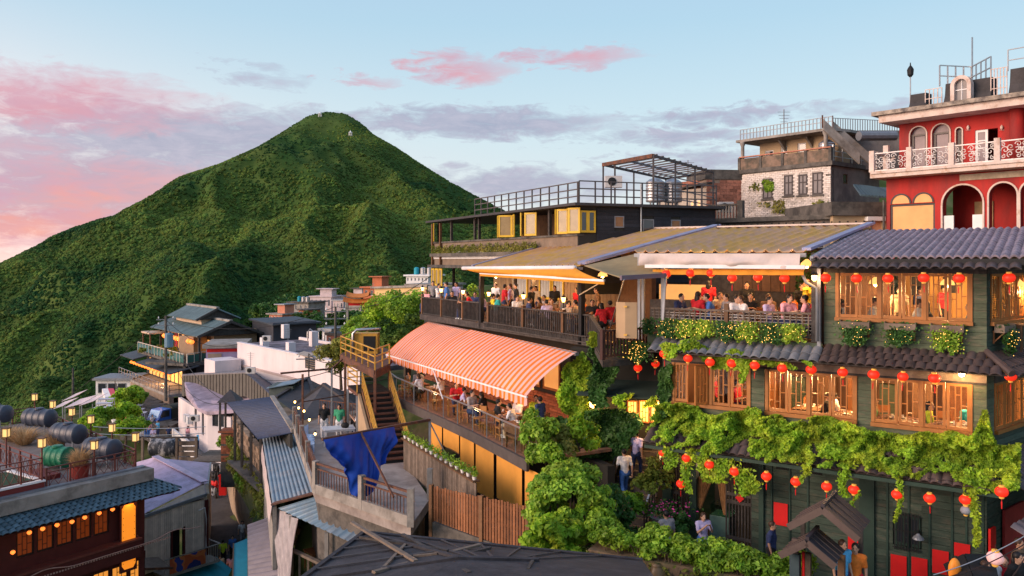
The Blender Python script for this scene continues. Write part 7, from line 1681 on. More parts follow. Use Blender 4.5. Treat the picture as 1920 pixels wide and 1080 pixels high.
def red_restaurant():
    o=T('red_restaurant','dark red lantern lit restaurant with blue tiled eave and roof terrace','building',RD.p(-4,-3,-16));L=-12.5
    far2=Vector((KF.x-6,KF.y-7.5,RZ));fl=[RD.p(0,.2,RZ),RD.p(L,.2,RZ),far2,KF]
    m=MB();m.prism(fl,(0,0,-.3));m.build('roof_deck',M('m_deck_grey',(.20,.17,.16),.9,.25,1.5,.2),o)
    # walls below
    ops=[];zt,zb=-12.0,-13.15
    wq=(RD.sx(207)-RD.sx(28))/5
    for i in range(5):a=RD.sx(28)+i*wq;ops.append((a+.06,a+wq-.06,zb,zt,False))
    ops2=[(RD.sx(100)+i*.92,RD.sx(100)+i*.92+.82,-16.2,-14.95,False) for i in range(5)]
    wall_open(RD,L,.4,-13.7,-11.2,0,.3,ops).build('upper_wall',OX,o);wall_open(RD,L,.4,-18.5,-14.6,0,.3,ops2).build('lower_wall',OX,o)
    bx('balcony_front',RD,L,-.1,0,.55,-14.6,-13.75,OX,o);bx('balcony_cap',RD,L,-.1,-.02,.62,-13.75,-13.66,OXR,o)
    m=MB();n=60
    for i in range(n):s=RD.sx(0)+i*.13;m.box(RD,s,s+.07,.56,.59,-14.12,-14.05)
    m.build('balcony_dentils',M('m_worn_trim',(.42,.26,.22),.8,.3,4),o)
    m=MB();pts=[RD.p(RD.sx(0)+9.5*i/40,.64,-14.0+.22*max(0,math.sin(i/40*9.4)**3)) for i in range(41)];m.pipe(pts,.025,5);m.build('cable_trim',M('m_worn_trim',(.42,.26,.22)),o)
    DW=M('m_dark_sash',(.03,.018,.016),.5,.2,4);WG=M('m_warm_glass',(.06,.02,.012),.12,.8,1.4,emit=(1,.16,.02),es=.05);WG2=M('m_amber_glass',(.4,.18,.05),.2,.7,1.5,emit=(1,.36,.05),es=.35)
    for i,(a,b,z0,z1,_) in enumerate(ops):window(o,RD,a,b,z0,z1,-.05,DW,.07,i,WG)
    for i,(a,b,z0,z1,_) in enumerate(ops2):window(o,RD,a,b,z0,z1,-.05,DW,.06,i,WG2)
    # side wall towards the alley
    RD2=Fr((RD.p(.4,0,0).x,RD.p(.4,0,0).y),137);m=MB();m.box(RD2,.02,14,-.3,0,-19,RZ-.3);m.build('side_wall',OX,o)
    # coping and tiled eave
    bx('coping',RD,L,.45,-.1,.75,RZ-.55,RZ+.02,CONC,o);bx('coping_top',RD,L,.3,-.05,.28,RZ+.02,RZ+.10,GREYMET,o)
    tiles(o,RD.p(-9.5,.5,RZ-.62),RD.p(.6,.5,RZ-.62),RD.p(1.5,1.55,RZ-1.12),RD.p(-9.5,1.55,RZ-1.12),5,.30,TILE_BLUE)
    tiles(o,RD.p(.6,.5,RZ-.62),RD.p(.6,-3,RZ-.62),RD.p(1.5,-3,RZ-1.12),RD.p(1.5,1.55,RZ-1.12),3,.32,TILE_BLUE)
    m=MB();m.slab(RD.p(L,.3,RZ-.66),RD.p(.5,.3,RZ-.66),RD.p(1.4,1.5,RZ-1.17),RD.p(L,1.5,RZ-1.17),.04);m.build('eave_board',OX,o)
    # railings of the roof terrace
    A=RD.p(-.05,-.05,RZ);x_rail(o,A,RD.p(RD.sx(88),-.05,RZ),.92,4,OXR);x_rail(o,A,KF,.92,12,OXR);x_rail(o,KF,KF.lerp(far2,.8),.92,6,OXR)
    # raised block on the left with its own railing
    s1=RD.sx(84);zt2=RZ+.35
    m=MB();m.box(RD,L,s1,-3.2,.0,RZ,zt2);m.box(RD,s1+.02,s1+1.4,-3.2,-1.4,RZ,RZ+.22);m.build('raised_block',M('m_oxblood_wall',(.16,.028,.026),.6,.15,2,.05),o);bx('block_cap',RD,L,s1+.03,-.22,.03,zt2,zt2+.07,WHITE,o);bx('block_cap',RD,s1-.2,s1+.03,-3.2,-.22,zt2,zt2+.07,WHITE,o)
    x_rail(o,RD.p(s1-.08,-.1,zt2+.07),RD.p(L,-.1,zt2+.07),1.0,9,OXR);x_rail(o,RD.p(s1-.08,-.1,zt2+.07),RD.p(s1-.08,-3.2,zt2+.07)+Vector((-2.2,2.0,0)),1.0,5,OXR)
    m=MB();m.box(RD,L,s1-.3,-3.0,-.3,zt2,zt2+.06);m.build('block_floor',M('m_turf',(.03,.06,.03),.95,.3,3),o)
    return o
red_restaurant()
def banner():
    a,zt=RD.hit(229,945,.35);b,_=RD.hit(254,945,.35);zb=RD.hit(241,1066,.35)[1];o=T('sign_banner','tall orange signboard with notched corners lit from above','sign',RD.p((a+b)/2,.3,zb));c=.12;h=zt-.1
    m=MB();m.box(RD,a-.08,b+.10,.22,.32,zb-.15,zt+.25);m.build('backboard',OX,o);OR=M('m_orange_sign',(.85,.27,.02),.6,.12,1.5,.05,emit=(1,.28,.02),es=.35)
    m=MB();m.prism([RD.p(x,.325,z) for x,z in ((a+c,zb),(b-c,zb),(b,zb+c*1.6),(b,h-c*1.6),(b-c,h),(a+c,h),(a,h-c*1.6),(a,zb+c*1.6))],RD.n*.03);m.build('panel',OR,o)
    m=MB()
    for z in np.linspace(zb+.3,h-.3,9):
        for x in (a+.06,b-.06):q=RD.p(x,.36,z);ellip(m,q,.02,.02,.02,6)
    m.build('studs',OX,o);p=RD.p((a+b)/2,.6,zt+.1);m=MB();m.lathe(p,[(.12,0),(.05,.12)],8);m.build('spot_lamp',BLACK,o);lamp('sign_light',p-Vector((0,0,.1)),6)
banner()
for px,py in ((24,1025),(55,988),(80,981),(107,974),(135,968),(159,960),(186,952),(211,945)):
    s,z=RD.hit(px,py+4,1.2);lantern(RD.p(s,1.2,z-.15),'glowing orange lotus lantern under the blue tiled eave','lotus lanterns under the blue eave',.66,False,LANT_HOT)
for s in (-6.5,-3.5):lamp('restaurant_light',RD.p(s,-1.2,-12.2),40,(1,.35,.12))
# lamps on posts
def roof_lamp_post(p,h,label='square amber lamp on a thin post of the roof terrace'):
    o=T('lamp_post',label,'lamp',p,'square lamps around the roof terrace');m=MB();m.tube(p,p+Vector((0,0,h)),.04,n=8);m.build('pole',OXR,o);t=p+Vector((0,0,h));m=MB();ubox(m,t.x-.12,t.x+.12,t.y-.12,t.y+.12,t.z+.03,t.z+.40);ob=m.build('lamp_glass',M('m_amber_lamp',(.75,.50,.18),.5,.12,4,emit=(1,.6,.2),es=.35),o)
    m=MB();ubox(m,t.x-.16,t.x+.16,t.y-.16,t.y+.16,t.z+.40,t.z+.45);ubox(m,t.x-.14,t.x+.14,t.y-.14,t.y+.14,t.z,t.z+.03)
    for x in (-1,1):
        for y in (-1,1):ubox(m,t.x+x*.12-.015,t.x+x*.12+.015,t.y+y*.12-.015,t.y+y*.12+.015,t.z+.03,t.z+.40)
    m.build('lamp_frame',WOOD_BR,o)
for i,t in enumerate((0,.19,.38,.57,.78,1)):roof_lamp_post(RD.p(-.05,-.05,RZ).lerp(KF,t),1.35)
roof_lamp_post(KF.lerp(Vector((KF.x-6,KF.y-7.5,RZ)),.55),1.35)
roof_lamp_post(RD.p(RD.sx(178),-.05,RZ),1.35);roof_lamp_post(RD.p(RD.sx(84)-.08,-.1,RZ+.4),1.5);roof_lamp_post(RD.p(RD.sx(84)-.08,-3.2,RZ+.4)+Vector((-.4,.4,0)),1.5)
def drum(px,py,zc,ang,label,mat,r=.52,l=1.8):
    c=Z(px,py,zc);d=Vector((math.cos(R(ang)),math.sin(R(ang)),0));o=T('water_tank',label,'tank',(c.x,c.y,RZ),'black water tanks on the roof terrace' if 'black' in label else None);m=MB();pr=[(.05,-l/2-.14),(r*.55,-l/2-.10),(r*.92,-l/2)]
    for k in range(4):x=-l/2+.05+l*k/4;pr+=[(r,x+.02),(r,x+l/8),(r*1.035,x+l/8+.03),(r*1.035,x+l/8+.09),(r,x+l/8+.12)]
    pr+=[(r*.92,l/2),(r*.55,l/2+.10),(.05,l/2+.14)];m.lathe(c,pr,22,d);m.build('drum',mat,o,smooth=True)
    m=MB();m.lathe(c+Vector((0,0,r*.95)),[(.26,0),(.26,.07),(.22,.10),(.05,.11)],14);m.build('lid',mat,o)
    for k in (-.5,.5):
        for s in (-1,1):q=c+d*l*k*.8+Vector((-d.y,d.x,0))*s*r*.7;m=MB();m.bar(Vector((q.x,q.y,RZ)),Vector((q.x,q.y,c.z-r*.5)),.06);m.build('leg',GREYMET,o)
TANKB=M('m_tank_black',(.040,.048,.072),.45,.2,2,spec=.5)
drum(74,783,-9.35,-14,'black ribbed water tank next to the dry grass and lamp',TANKB);drum(128,812,-9.4,-20,'black ribbed water tank in the middle of the roof terrace',TANKB);drum(191,841,-9.5,-20,'black ribbed water tank beside the corner of the roof railing',TANKB);drum(-8,775,-9.35,-14,'black ribbed water tank by the far roof railing',TANKB)
drum(108,856,-9.75,-14,'bright green water tank with peeling paint',M('m_tank_green',(.015,.17,.085),.45,.2,2,col2=(.45,.45,.42),mix2=.12,s2=5),.5,1.3)
def dry_grass(px,py,r,h,label,pot=False):
    c=Z(px,py,RZ);o=T('dry_grass_clump',label,'plant',c,'dry grass on the roof terrace');n=900;a=rng.uniform(0,6.283,n);q=rng.random(n)**.5;base=h*.3 if pot else .05
    P=[];Nn=[];m=MB();V=[];Fc=[]
    for i in range(520):
        aa,rr=a[i],r*(.25+.9*q[i]);hh=h*(.6+.5*rng.random());b0=np.array(c)+np.array([math.cos(aa)*r*.3*q[i],math.sin(aa)*r*.3*q[i],base]);tp=b0+np.array([math.cos(aa)*rr,math.sin(aa)*rr,hh*(1-.4*q[i]**2)]);md=(b0+tp)/2+np.array([0,0,hh*.25]);w_=np.array([-math.sin(aa),math.cos(aa),0])*.012;k=len(V);V+=[b0-w_,b0+w_,md+w_,md-w_,tp];Fc+=[(k,k+1,k+2,k+3),(k+3,k+2,k+4)]
    m.add(V,Fc);ob=m.build('blades',GRASS_DRY,o);at=ob.data.attributes.new('rnd','FLOAT','FACE');at.data.foreach_set('value',np.repeat(rng.random(520),2).astype(np.float32))
    if pot:m=MB();m.lathe(c,[(.35,0),(.42,.55),(.45,.6),(.38,.6),(.36,.5)],14);m.build('pot',M('m_red_pot',(.30,.04,.03),.6,.15,3),o)
dry_grass(105,843,.75,1.2,'big clump of dry golden grass between the tanks');dry_grass(45,835,1.0,1.0,'spread of dry golden grass along the red railing');dry_grass(150,895,.6,1.15,'dry golden grass in a red pot by the front railing',True);dry_grass(20,828,.9,.9,'low dry grass patch at the far end of the red railing')
# ================================================================== LILAC TIN HOUSE and alley
LIL=M('m_lilac_tin',(.46,.37,.50),.5,.15,1.5,col2=(.34,.28,.36),mix2=.35,s2=1.2,metal=.1)
CREAM=M('m_cream_board',(.68,.56,.46),.8,.2,3,.1,rand=.12)
def lilac_house():
    r0,r1=Z(291,858,-13.9),Z(384,906,-13.9);bl=Z(256,868,-14.35);fl,fr_=Z(258,971,-14.9),Z(387,926,-14.5);br=Z(395,868,-14.5);bm=Z(300,852,-13.8);o=T('lilac_tin_house','cream boarded house with lilac corrugated tin roof beside the alley','building',(-22,50,-20))
    corrugated(r0,r1,fl,bl,.26,.05,.03,3,'sin').build('roof_sheet',LIL,o);corrugated(r1,r0,br,fr_,.26,.05,.03,3,'sin').build('roof_sheet',LIL,o);m=MB();m.prism([fl-Vector((0,0,.06)),r1-Vector((0,0,.06)),fr_-Vector((0,0,.06))],(.1,.25,0));m.build('gable_infill',CREAM,o)
    bi('ridge_cap',r0+Vector((0,0,.1)),r1+Vector((0,0,.1)),.45,.06,LIL,o);bi('gutter',fl-Vector((0,0,.05)),fr_-Vector((0,0,.05)),.15,.18,GREYMET,o);bi('gutter',fr_,br,.12,.12,GREYMET,o)
    F=Fr((fl.x+.2,fl.y+.25),math.degrees(math.atan2(fr_.y-fl.y,fr_.x-fl.x)));L=(fr_-fl).length-.3;da,db=F.sx(322),F.sx(345)
    wall_open(F,0,L,-20,-14.8,-.03,.2,[(da,db,-18.2,-16.2,False)]).build('wall',BACKING,o);n=34
    for i in range(n):
        a,b=L*i/n,L*(i+1)/n-.015;z0=-18.3
        if a<db and b>da:bx('board',F,a,b,-.02,.012,-16.2,-14.8,CREAM,o)
        else:bx('board',F,a,b,-.02,.012+random.uniform(-.005,.005),z0,-14.8,CREAM,o)
    bx('door',F,da,db,-.6,-.5,-18.2,-16.2,BLACK,o)
    for x in (da,db):bx('door_jamb',F,x-.05,x+.05,-.02,.05,-18.2,-16.15,OX,o)
    S=Fr((F.p(L,0,0).x,F.p(L,0,0).y),math.degrees(math.atan2(br.y-fr_.y,br.x-fr_.x)));LS=(br-fr_).length;wall_open(S,.02,LS,-20,-14.7,0,.2,[(.8,1.5,-17.2,-15.6,False),(3,3.8,-17.2,-15.6,False)]).build('side_wall',CREAM,o)
    for a,b in ((.8,1.5),(3,3.8)):window(o,S,a,b,-17.2,-15.6,-.05,OX,.06,0,GLASS_DK,bars=False)
    bx('corner_post',F,L-.18,L+.06,-.05,.08,-20,-14.85,OX,o);m=MB();m.pipe([F.p(L-.6,.06,-15.4),F.p(L-.2,.08,-15.3),F.p(L-.1,.08,-16),F.p(L-.12,.08,-17.8)],.035,6);m.build('conduit',WHITE,o)
    # balcony with printed banner
    z=-18.3;b0,b1=.6,L+.1;bx('balcony_slab',F,b0,b1,0,1.3,z-.15,z,CONC,o);bi('balcony_rail',F.p(b0,1.3,z+.95),F.p(b1,1.3,z+.95),.05,.05,STEEL,o);bi('balcony_rail',F.p(b1,0,z+.95),F.p(b1,1.3,z+.95),.05,.05,STEEL,o)
    for i in range(24):s=b0+(b1-b0)*i/23;bi('baluster',F.p(s,1.3,z),F.p(s,1.3,z+.95),.025,.025,STEEL,o)
    m=MB();m.box(F,b0+.3,b1-1.0,1.33,1.35,z+.05,z+.9);m.thing('printed_banner',banner_mat(),'orange and blue printed banner tied to the balcony railing','banner')
    o2=T('teal_awning','teal awning over the shops under the lilac house','awning',F.p(L/2,1.5,z-1));m=MB();m.slab(F.p(.8,.1,z-.3),F.p(L+.6,.1,z-.3),F.p(L+.8,2.2,z-1.0),F.p(.8,2.2,z-1.0),.03,20,4,lambda u,v:.02*math.sin(u*40));m.build('cover',M('m_teal',(.02,.30,.38)),o2);bi('front_bar',F.p(.8,2.2,z-1.02),F.p(L+.8,2.2,z-1.02),.06,.1,YST,o2)
    for k in range(5):bi('strut',F.p(.9+k*(L/4.2),.1,z-1.2),F.p(.9+k*(L/4.2),2.1,z-1.02),.05,.05,WOOD_RED,o2)
    lamp('shop_light',F.p(L*.6,1.2,z-1.6),25)
    # clutter ledge on the left of the balcony
    o3=T('tin_shelf','rough tin shelf and gutter between restaurant and lilac house','shelf',F.p(0,1.5,z));m=MB();m.slab(F.p(-.8,.4,z+1.3),F.p(.6,.6,z+1.0),F.p(.7,1.8,z+.7),F.p(-.8,1.8,z+1.0),.06);m.build('shelf_plate',WOOD_GREY,o3);bi('shelf_bar',F.p(-.8,1.8,z+1.0),F.p(.8,1.9,z+.6),.08,.12,RUST,o3)
def banner_mat():
    m=bpy.data.materials.new('m_banner_print');m.use_nodes=True;nt=m.node_tree;L=nt.links.new;b=nt.nodes['Principled BSDF'];g=N(nt,'ShaderNodeNewGeometry');n1=N(nt,'ShaderNodeTexNoise',i_Scale=.9,i_Detail=2.0);L(g.outputs['Position'],n1.inputs[0]);r=N(nt,'ShaderNodeValToRGB');L(n1.outputs[0],r.inputs[0]);r.color_ramp.interpolation='CONSTANT'
    st=[(0,(.02,.03,.16)),(.42,(.02,.03,.16)),(.46,(.45,.09,.03)),(.58,(.55,.16,.05)),(.64,(.03,.05,.25))]
    while len(r.color_ramp.elements)<5:r.color_ramp.elements.new(.5)
    for e,(p,c) in zip(r.color_ramp.elements,st):e.position=p;e.color=c+(1,)
    L(r.outputs[0],b.inputs['Base Color']);b.inputs['Roughness'].default_value=.5;return m
lilac_house()
ASPH=M('m_asphalt',(.085,.080,.080),.9,.2,1.5,.2,col2=(.055,.052,.052),mix2=.4,s2=.5)
def alley():
    cl=[(-36,92,-17.55,5),(-33.5,84,-17.6,5),(-30,77,-17.7,3.4),(-27,72,-17.85,2.4),(-24.6,67,-18.1,1.9),(-22,61,-18.7,1.9),(-20,56.5,-19.2,2.0),(-18.2,52,-19.75,2.2),(-16.5,47,-20.3,2.4),(-15,42,-20.9,2.4)]
    m=MB();vs=[]
    for i,(x,y,z,w_) in enumerate(cl):
        a,b=cl[max(i-1,0)],cl[min(i+1,len(cl)-1)];t=Vector((b[0]-a[0],b[1]-a[1],0)).normalized();s=Vector((t.y,-t.x,0));vs+=[Vector((x,y,z))+s*w_,Vector((x,y,z))-s*w_]
    m.add(vs,[(2*i,2*i+1,2*i+3,2*i+2) for i in range(len(cl)-1)]);ob=m.build('alley',ASPH);ob['kind']='structure';ob.modifiers.new('s','SOLIDIFY').thickness=-.3
    m=MB();vs=[]
    for i,(x,y,z,w_) in enumerate(cl[3:]):vs+=[Vector((x-.55+.06*i,y,z+.006)),Vector((x-.40+.06*i,y,z+.006))]
    m.add(vs,[(2*i,2*i+1,2*i+3,2*i+2) for i in range(len(vs)//2-1)]);ob=m.build('red_kerb_line',M('m_red_line',(.55,.05,.03),.7,.2,3));ob['kind']='structure'
    # drain covers
    for px,py,z in ((404,962,-19.1),(426,1025,-19.7)):p=Z(px,py,z);m=MB();ubox(m,p.x-.4,p.x+.4,p.y-.3,p.y+.3,z+.04,z+.06);m.thing('drain_cover',BLACK,'dark iron drain cover in the alley','drain cover','drain covers in the alley')
    # sloped concrete retaining wall and stone wall on its top
    o=T('retaining_wall','sloped concrete retaining wall along the alley','wall',Z(440,930,-19));lo=[Z(414,858,-18.0),Z(420,900,-18.4),Z(432,960,-19.2),Z(462,1015,-19.8),Z(500,1075,-20.3)];hi=[Z(428,842,-15.2),Z(436,858,-14.8),Z(452,905,-15.0),Z(486,965,-15.2),Z(520,1010,-15.4)];tp=[Z(440,818,-12.6),Z(452,838,-12.4),Z(474,868,-12.3),Z(500,905,-12.2),Z(524,945,-12.2)]
    m=MB();n=len(lo);m.add(lo+hi,[(i,i+1,n+i+1,n+i) for i in range(n-1)]);ob=m.build('concrete_face',M('m_conc_warm',(.34,.25,.17),.9,.25,.8,.25,col2=(.22,.17,.13),mix2=.4,s2=.6),o);ob.modifiers.new('s','SOLIDIFY').thickness=.4
    m=MB();m.add(hi+tp,[(i,i+1,n+i+1,n+i) for i in range(n-1)]);ob=m.build('earth_bank',M('m_bank',(.12,.13,.04),.95,.4,1.5,.5),o);ob.modifiers.new('s','SOLIDIFY').thickness=.4
    ST=M('m_stone',(.30,.20,.13),.9,.3,4,.3,rand=.35)
    for i in range(n-1):
        for j in range(5):
            for k in range(4):p=tp[i].lerp(tp[i+1],(k+(.5 if j % 2 else 0))/4.5);q=tp[i].lerp(tp[i+1],(k+.92+(.5 if j % 2 else 0))/4.5);bi('stone',p+Vector((0,0,.15+j*.3)),q+Vector((0,0,.15+j*.3)),.35+random.uniform(-.05,.05),.27,ST,o)
    # plants on the bank
    Q=[];NN=[]
    for i in range(n-1):
        for _ in range(2600):u,v=random.random(),random.random();p=hi[i].lerp(hi[i+1],u).lerp(tp[i].lerp(tp[i+1],u),v);b_=max(0,fbm(np.array([p.y*.5]),np.array([p.z*.7]),60,3)[0]+.35);Q.append(p+Vector((-.5,-.15,.3))*b_*random.random()*2.2);NN.append(Vector((-.7,-.4,.6)))
    leaf_thing('bank_plants',np.array([tuple(x) for x in Q]),np.array([tuple(x) for x in NN]),.22,LEAF_YEL,'tangle of grass and weeds growing over the bank above the alley','plants',kind='stuff')
alley()
for px,py,z,r in ((431,835,-14.6,.8),(455,880,-14.2,.9),(470,915,-14.2,1.0),(444,858,-14.5,.7),(425,795,-15.2,1.0)):shrub(Z(px,py,z),r,r,r*1.1,'bright green shrub growing on the bank above the alley','shrub','shrubs on the bank',LEAF_BR,12,90,.2)
def red_box():
    p=Z(418,905,-16.3);m=MB();ubox(m,p.x-.25,p.x+.25,p.y-.15,p.y+.15,p.z-.9,p.z+.5);ubox(m,p.x-.30,p.x+.30,p.y-.2,p.y+.2,p.z+.5,p.z+.58);m.thing('red_sign_box',REDP,'red hanging sign box on the alley wall','sign')
red_box()
def scooter(p,rz,label,mat):
    o=T('motor_scooter',label,'scooter',p,'scooters parked in the alley');o.rotation_euler=(0,0,R(rz))
    def add(nm,m,mt):me=m.mesh(nm);me.materials.append(mt);link(nm,me,mt,o)
    for y in (-.6,.55):m=MB();m.lathe((-.05,y,.22),[(.1,0),(.22,.01),(.22,.09),(.1,.1)],14,(1,0,0));add('wheel',m,BLACK)
    m=MB();ellip(m,(0,.35,.55),.17,.45,.22);ellip(m,(0,-.55,.6),.15,.14,.35);ubox(m,-.14,.14,-.5,.1,.26,.34);add('body',m,mat)
    m=MB();ellip(m,(0,.3,.80),.14,.36,.07);add('seat',m,BLACK);m=MB();m.pipe([(-.3,-.42,1.0),(0,-.5,1.02),(.3,-.42,1.0)],.025,6);m.pipe([(0,-.6,.5),(0,-.5,1.02)],.03,6);add('handlebar',m,BLACK)
for i,(px,py,z,mt,lb) in enumerate(((401,905,-18.35,BLACK,'black motor scooter parked along the alley wall'),(402,920,-18.5,REDP,'red motor scooter parked along the alley wall'),(400,933,-18.65,GREYMET,'grey motor scooter parked along the alley wall'),(405,890,-18.2,BLACK,'dark motor scooter parked next to the tin house corner'))):scooter(Z(px,py,z),35,lb,mt)
for i,(px,py,z,sh,ps,fc,tr) in enumerate(((454,1022,-19.6,'white','walk',30,'grey'),(418,1062,-20.0,'lime','walk',200,'black'),(401,1090,-20.2,'brown','stand',150,'navy'),(413,1092,-20.3,'beige','stand',210,'black'),(433,1090,-20.3,'pink','walk',200,'navy'),(436,1052,-19.9,'blue','stand',20,'black'))):person(Z(px,py,z),fc,ps,sh,tr,where='in the narrow alley',long=(i % 2==0))
# ================================================================== FAR TEA HOUSE (lantern lit, green roofs)
ROOFG=M('m_roof_greengrey',(.105,.150,.155),.55,.22,1.0,.15,attr=True,rand=.2)
def roof_plane(parent,a,b,c,d,mat,name='roof',pitch=.45,amp=.08):ob=corrugated(a,b,c,d,pitch,amp,.1,2,'abs',steps=0).build(name,mat,parent);att_rows(ob);return ob
def far_tea_house():
    c=Z(348,682,-12.1);H1=Fr((c.x,c.y),-50);H2=Fr((c.x,c.y),70);o=T('hillside_tea_house','tiered hillside tea house with grey green roofs and glass balconies','building',(-43,100,-18));up=Vector((0,0,1));zb=-12.1;L1,L2=-21,7.5
    TW=M('m_tan_wood',(.32,.21,.13),.8,.2,2)
    # lower storey (glazed, lit) and black side
    LIT=M('m_lit_glass',(.5,.25,.08),.3,.6,.6,emit=(1,.42,.10),es=.5)
    m=MB();m.box(H1,L1+1,0,-8,-1.2,-17,zb-.3);m.build('core',BLACK,o)
    for i in range(11):a=-18.5+i*1.55;window(o,H1,a,a+1.45,-15.4,-13.0,-1.1,WOOD_DK,.1,i,LIT,bars=False)
    for i in range(4):a=.2+i*1.5;window(o,H2,a,a+1.4,-15.2,-13.1,.02,BLACK,.1,i,GLASS_DK,bars=False)
    m=MB();m.box(H2,0,L2,-.4,0,-17.5,zb-.3);m.build('side_wall',BLACK,o)
    # outer walkway
    m=MB();m.box(H1,L1,.8,-1.2,2.2,-15.75,-15.45);m.build('walkway',CONC,o);m=MB();m.box(H1,L1,.8,1.6,2.1,-19.5,-15.75);m.build('walkway_wall',M('m_stone_brown',(.26,.19,.14),.9,.3,1),o)
    pipe_rail(o,H1.p(L1,2.1,-15.45),H1.p(.8,2.1,-15.45),1.0,16,(.5,1),.03,STEEL);pipe_rail(o,H1.p(.8,2.1,-15.45),H1.p(.8,-1.2,-15.45),1.0,3,(.5,1),.03,BLACK)
    # flat dark canopies over the walkway
    for a,b,dz in ((-13.5,.6,0),(-21,-14.5,.3)):m=MB();m.slab(H1.p(a,-1.4,zb-.25+dz),H1.p(b,-1.4,zb-.25+dz),H1.p(b,2.0,zb-.95+dz),H1.p(a,2.0,zb-.95+dz),.12);m.build('canopy',M('m_canopy_dark',(.05,.058,.07),.6,.2,1),o)
    # balcony slab and green glass rail
    m=MB();m.box(H1,L1+2,.1,-8,.3,zb-.3,zb);m.box(H2,-.1,L2,-6,.3,zb-.3,zb-.01);m.build('balcony_slab',CONC_DK,o)
    GP=M('m_green_panel',(.04,.13,.11),.2,.2,1,spec=.7);PC=M('m_cream_post',(.50,.46,.38),.6,.1,2)
    for F,a,b,n in ((H1,L1+2,0,15),(H2,0,L2-.5,6)):
        for i in range(n):s0,s1=a+(b-a)*i/n,a+(b-a)*(i+1)/n;bx('glass_panel',F,s0+.06,s1-.06,.20,.23,zb+.1,zb+1.0,GP,o);bx('rail_post',F,s0-.05,s0+.05,.17,.27,zb,zb+1.15,PC,o)
        bx('handrail',F,a,b,.16,.28,zb+1.1,zb+1.18,PC,o)
    # upper storey
    d2=-3.2;zr=zb+3.0;m=MB();m.box(H1,L1+5,-.8,-9,d2-.4,zb,zr+.6);m.build('upper_core',TW,o)
    for i in range(9):a=L1+5.2+i*1.6;window(o,H1,a,a+1.5,zb+.2,zr-.5,d2-.35,WOOD_BR,.1,i,LIT if i % 3 else REDP,bars=False)
    for s in (L1+5,L1+9,L1+13,-.9):bx('post',H1,s-.12,s+.12,d2+1.2,d2+1.45,zb,zr,WOOD_DK,o)
    m=MB();m.box(H2,2.2,L2,-3,-.8,zb,zr);m.build('upper_side',TW,o)
    # roofs: lower and upper gable, dark rear wings
    e0,e1,r0,r1=Z(275,621,-8.95),U(375,645,93.2),U(320,588,104),U(428,628,98)
    e0=H1.p(L1+2.5,-1.2,zr+.1);e1=H1.p(.6,-1.2,zr+.1);r0=H1.p(L1+2.5,-5.2,zr+1.75);r1=H1.p(.6,-5.2,zr+1.75);k0=H1.p(L1+2.5,-9.2,zr+.1);k1=H1.p(.6,-9.2,zr+.1)
    roof_plane(o,r0,r1,e1,e0,ROOFG);roof_plane(o,r1,r0,k0,k1,ROOFG);m=MB();m.prism([e1+H1.e*-.5,r1+H1.e*-.5,k1+H1.e*-.5],H1.e*-.2);m.build('gable',WOOD_DK,o)
    bi('ridge',r0+up*.1,r1+up*.1,.4,.25,CONC,o);bi('bargeboard',e1,r1,.2,.3,WOOD_DK,o);bi('bargeboard',r1,k1,.2,.3,WOOD_DK,o)
    zu=zr+1.75;m=MB();m.box(H1,L1+6,-5.2,-7.6,-3.6,zr+.4,zu+.3);m.build('clerestory',M('m_cream_wall',(.55,.40,.28),.8,.15,1.5),o)
    e0,e1,r0,r1=H1.p(L1+5,-2.7,zu),H1.p(-4.4,-2.7,zu),H1.p(L1+5,-5.4,zu+1.35),H1.p(-4.4,-5.4,zu+1.35);k0,k1=H1.p(L1+5,-8.4,zu),H1.p(-4.4,-8.4,zu)
    roof_plane(o,r0,r1,e1,e0,ROOFG);roof_plane(o,r1,r0,k0,k1,ROOFG);m=MB();m.prism([e1+H1.e*-.4,r1+H1.e*-.4,k1+H1.e*-.4],H1.e*-.2);m.build('gable',WOOD_DK,o);bi('ridge',r0+up*.1,r1+up*.1,.4,.25,CONC,o);bi('bargeboard',e1,r1,.2,.25,WOOD_DK,o)
    m=MB();m.box(H1,-3,3.5,-15,-9.3,zr-2,zu-.2);m.build('rear_wing',M('m_wing_dark',(.055,.055,.065),.7,.2,1),o);m=MB();m.slab(H1.p(-3.5,-9.0,zu),H1.p(4.0,-9.0,zu-.3),H1.p(4,-15.5,zu-.3),H1.p(-3.5,-15.5,zu),.2);m.build('rear_roof',M('m_canopy_dark',(.05,.058,.07)),o)
    m=MB();m.box(H1,L1+3.5,L1+7,-3.4,.2,zr-.5,zr-.3);m.build('porch_roof',M('m_cream_wall',(.55,.40,.28)),o)
    for s in (L1+3.6,L1+6.8):bx('post',H1,s-.08,s+.08,-.1,.06,zb,zr-.5,WOOD_BR,o)
    return H1,H2,zb,zr
H1,H2,hzb,hzr=far_tea_house()
for i in range(10):lantern(H1.p(-11.5+i*1.18,-1.0,hzr-.55),'glowing orange lantern along the upper gallery of the hillside tea house','orange lanterns on the upper gallery',2.0,False,LANT_HOT)
for i in range(14):lantern(H1.p(-16.5+i*1.25,1.7,hzb-1.25),'glowing orange lantern under the walkway canopy of the hillside tea house','orange lanterns under the canopy',1.3,False,LANT_HOT)
for i in range(6):lantern(H2.p(.4+i*.95,1.0,-16.4),'glowing orange lantern over the red shop door behind the truck','orange lanterns over the shop door',2.1,False,LANT_HOT)
m=MB();m.box(H2,.5,5,.05,.15,-19,-16.8);m.thing('red_shop_front',M('m_red_front',(.5,.03,.02),.6,.3,1,emit=(1,.06,.02),es=.25),'red lit shop front below the hillside tea house','shop')
lamp('gallery_light',H1.p(-8,-2.2,hzb+1.8),160);lamp('walkway_light',H1.p(-8,.2,-13.8),160);lamp('door_light',H2.p(2.8,1.6,-17),60,(1,.3,.1))
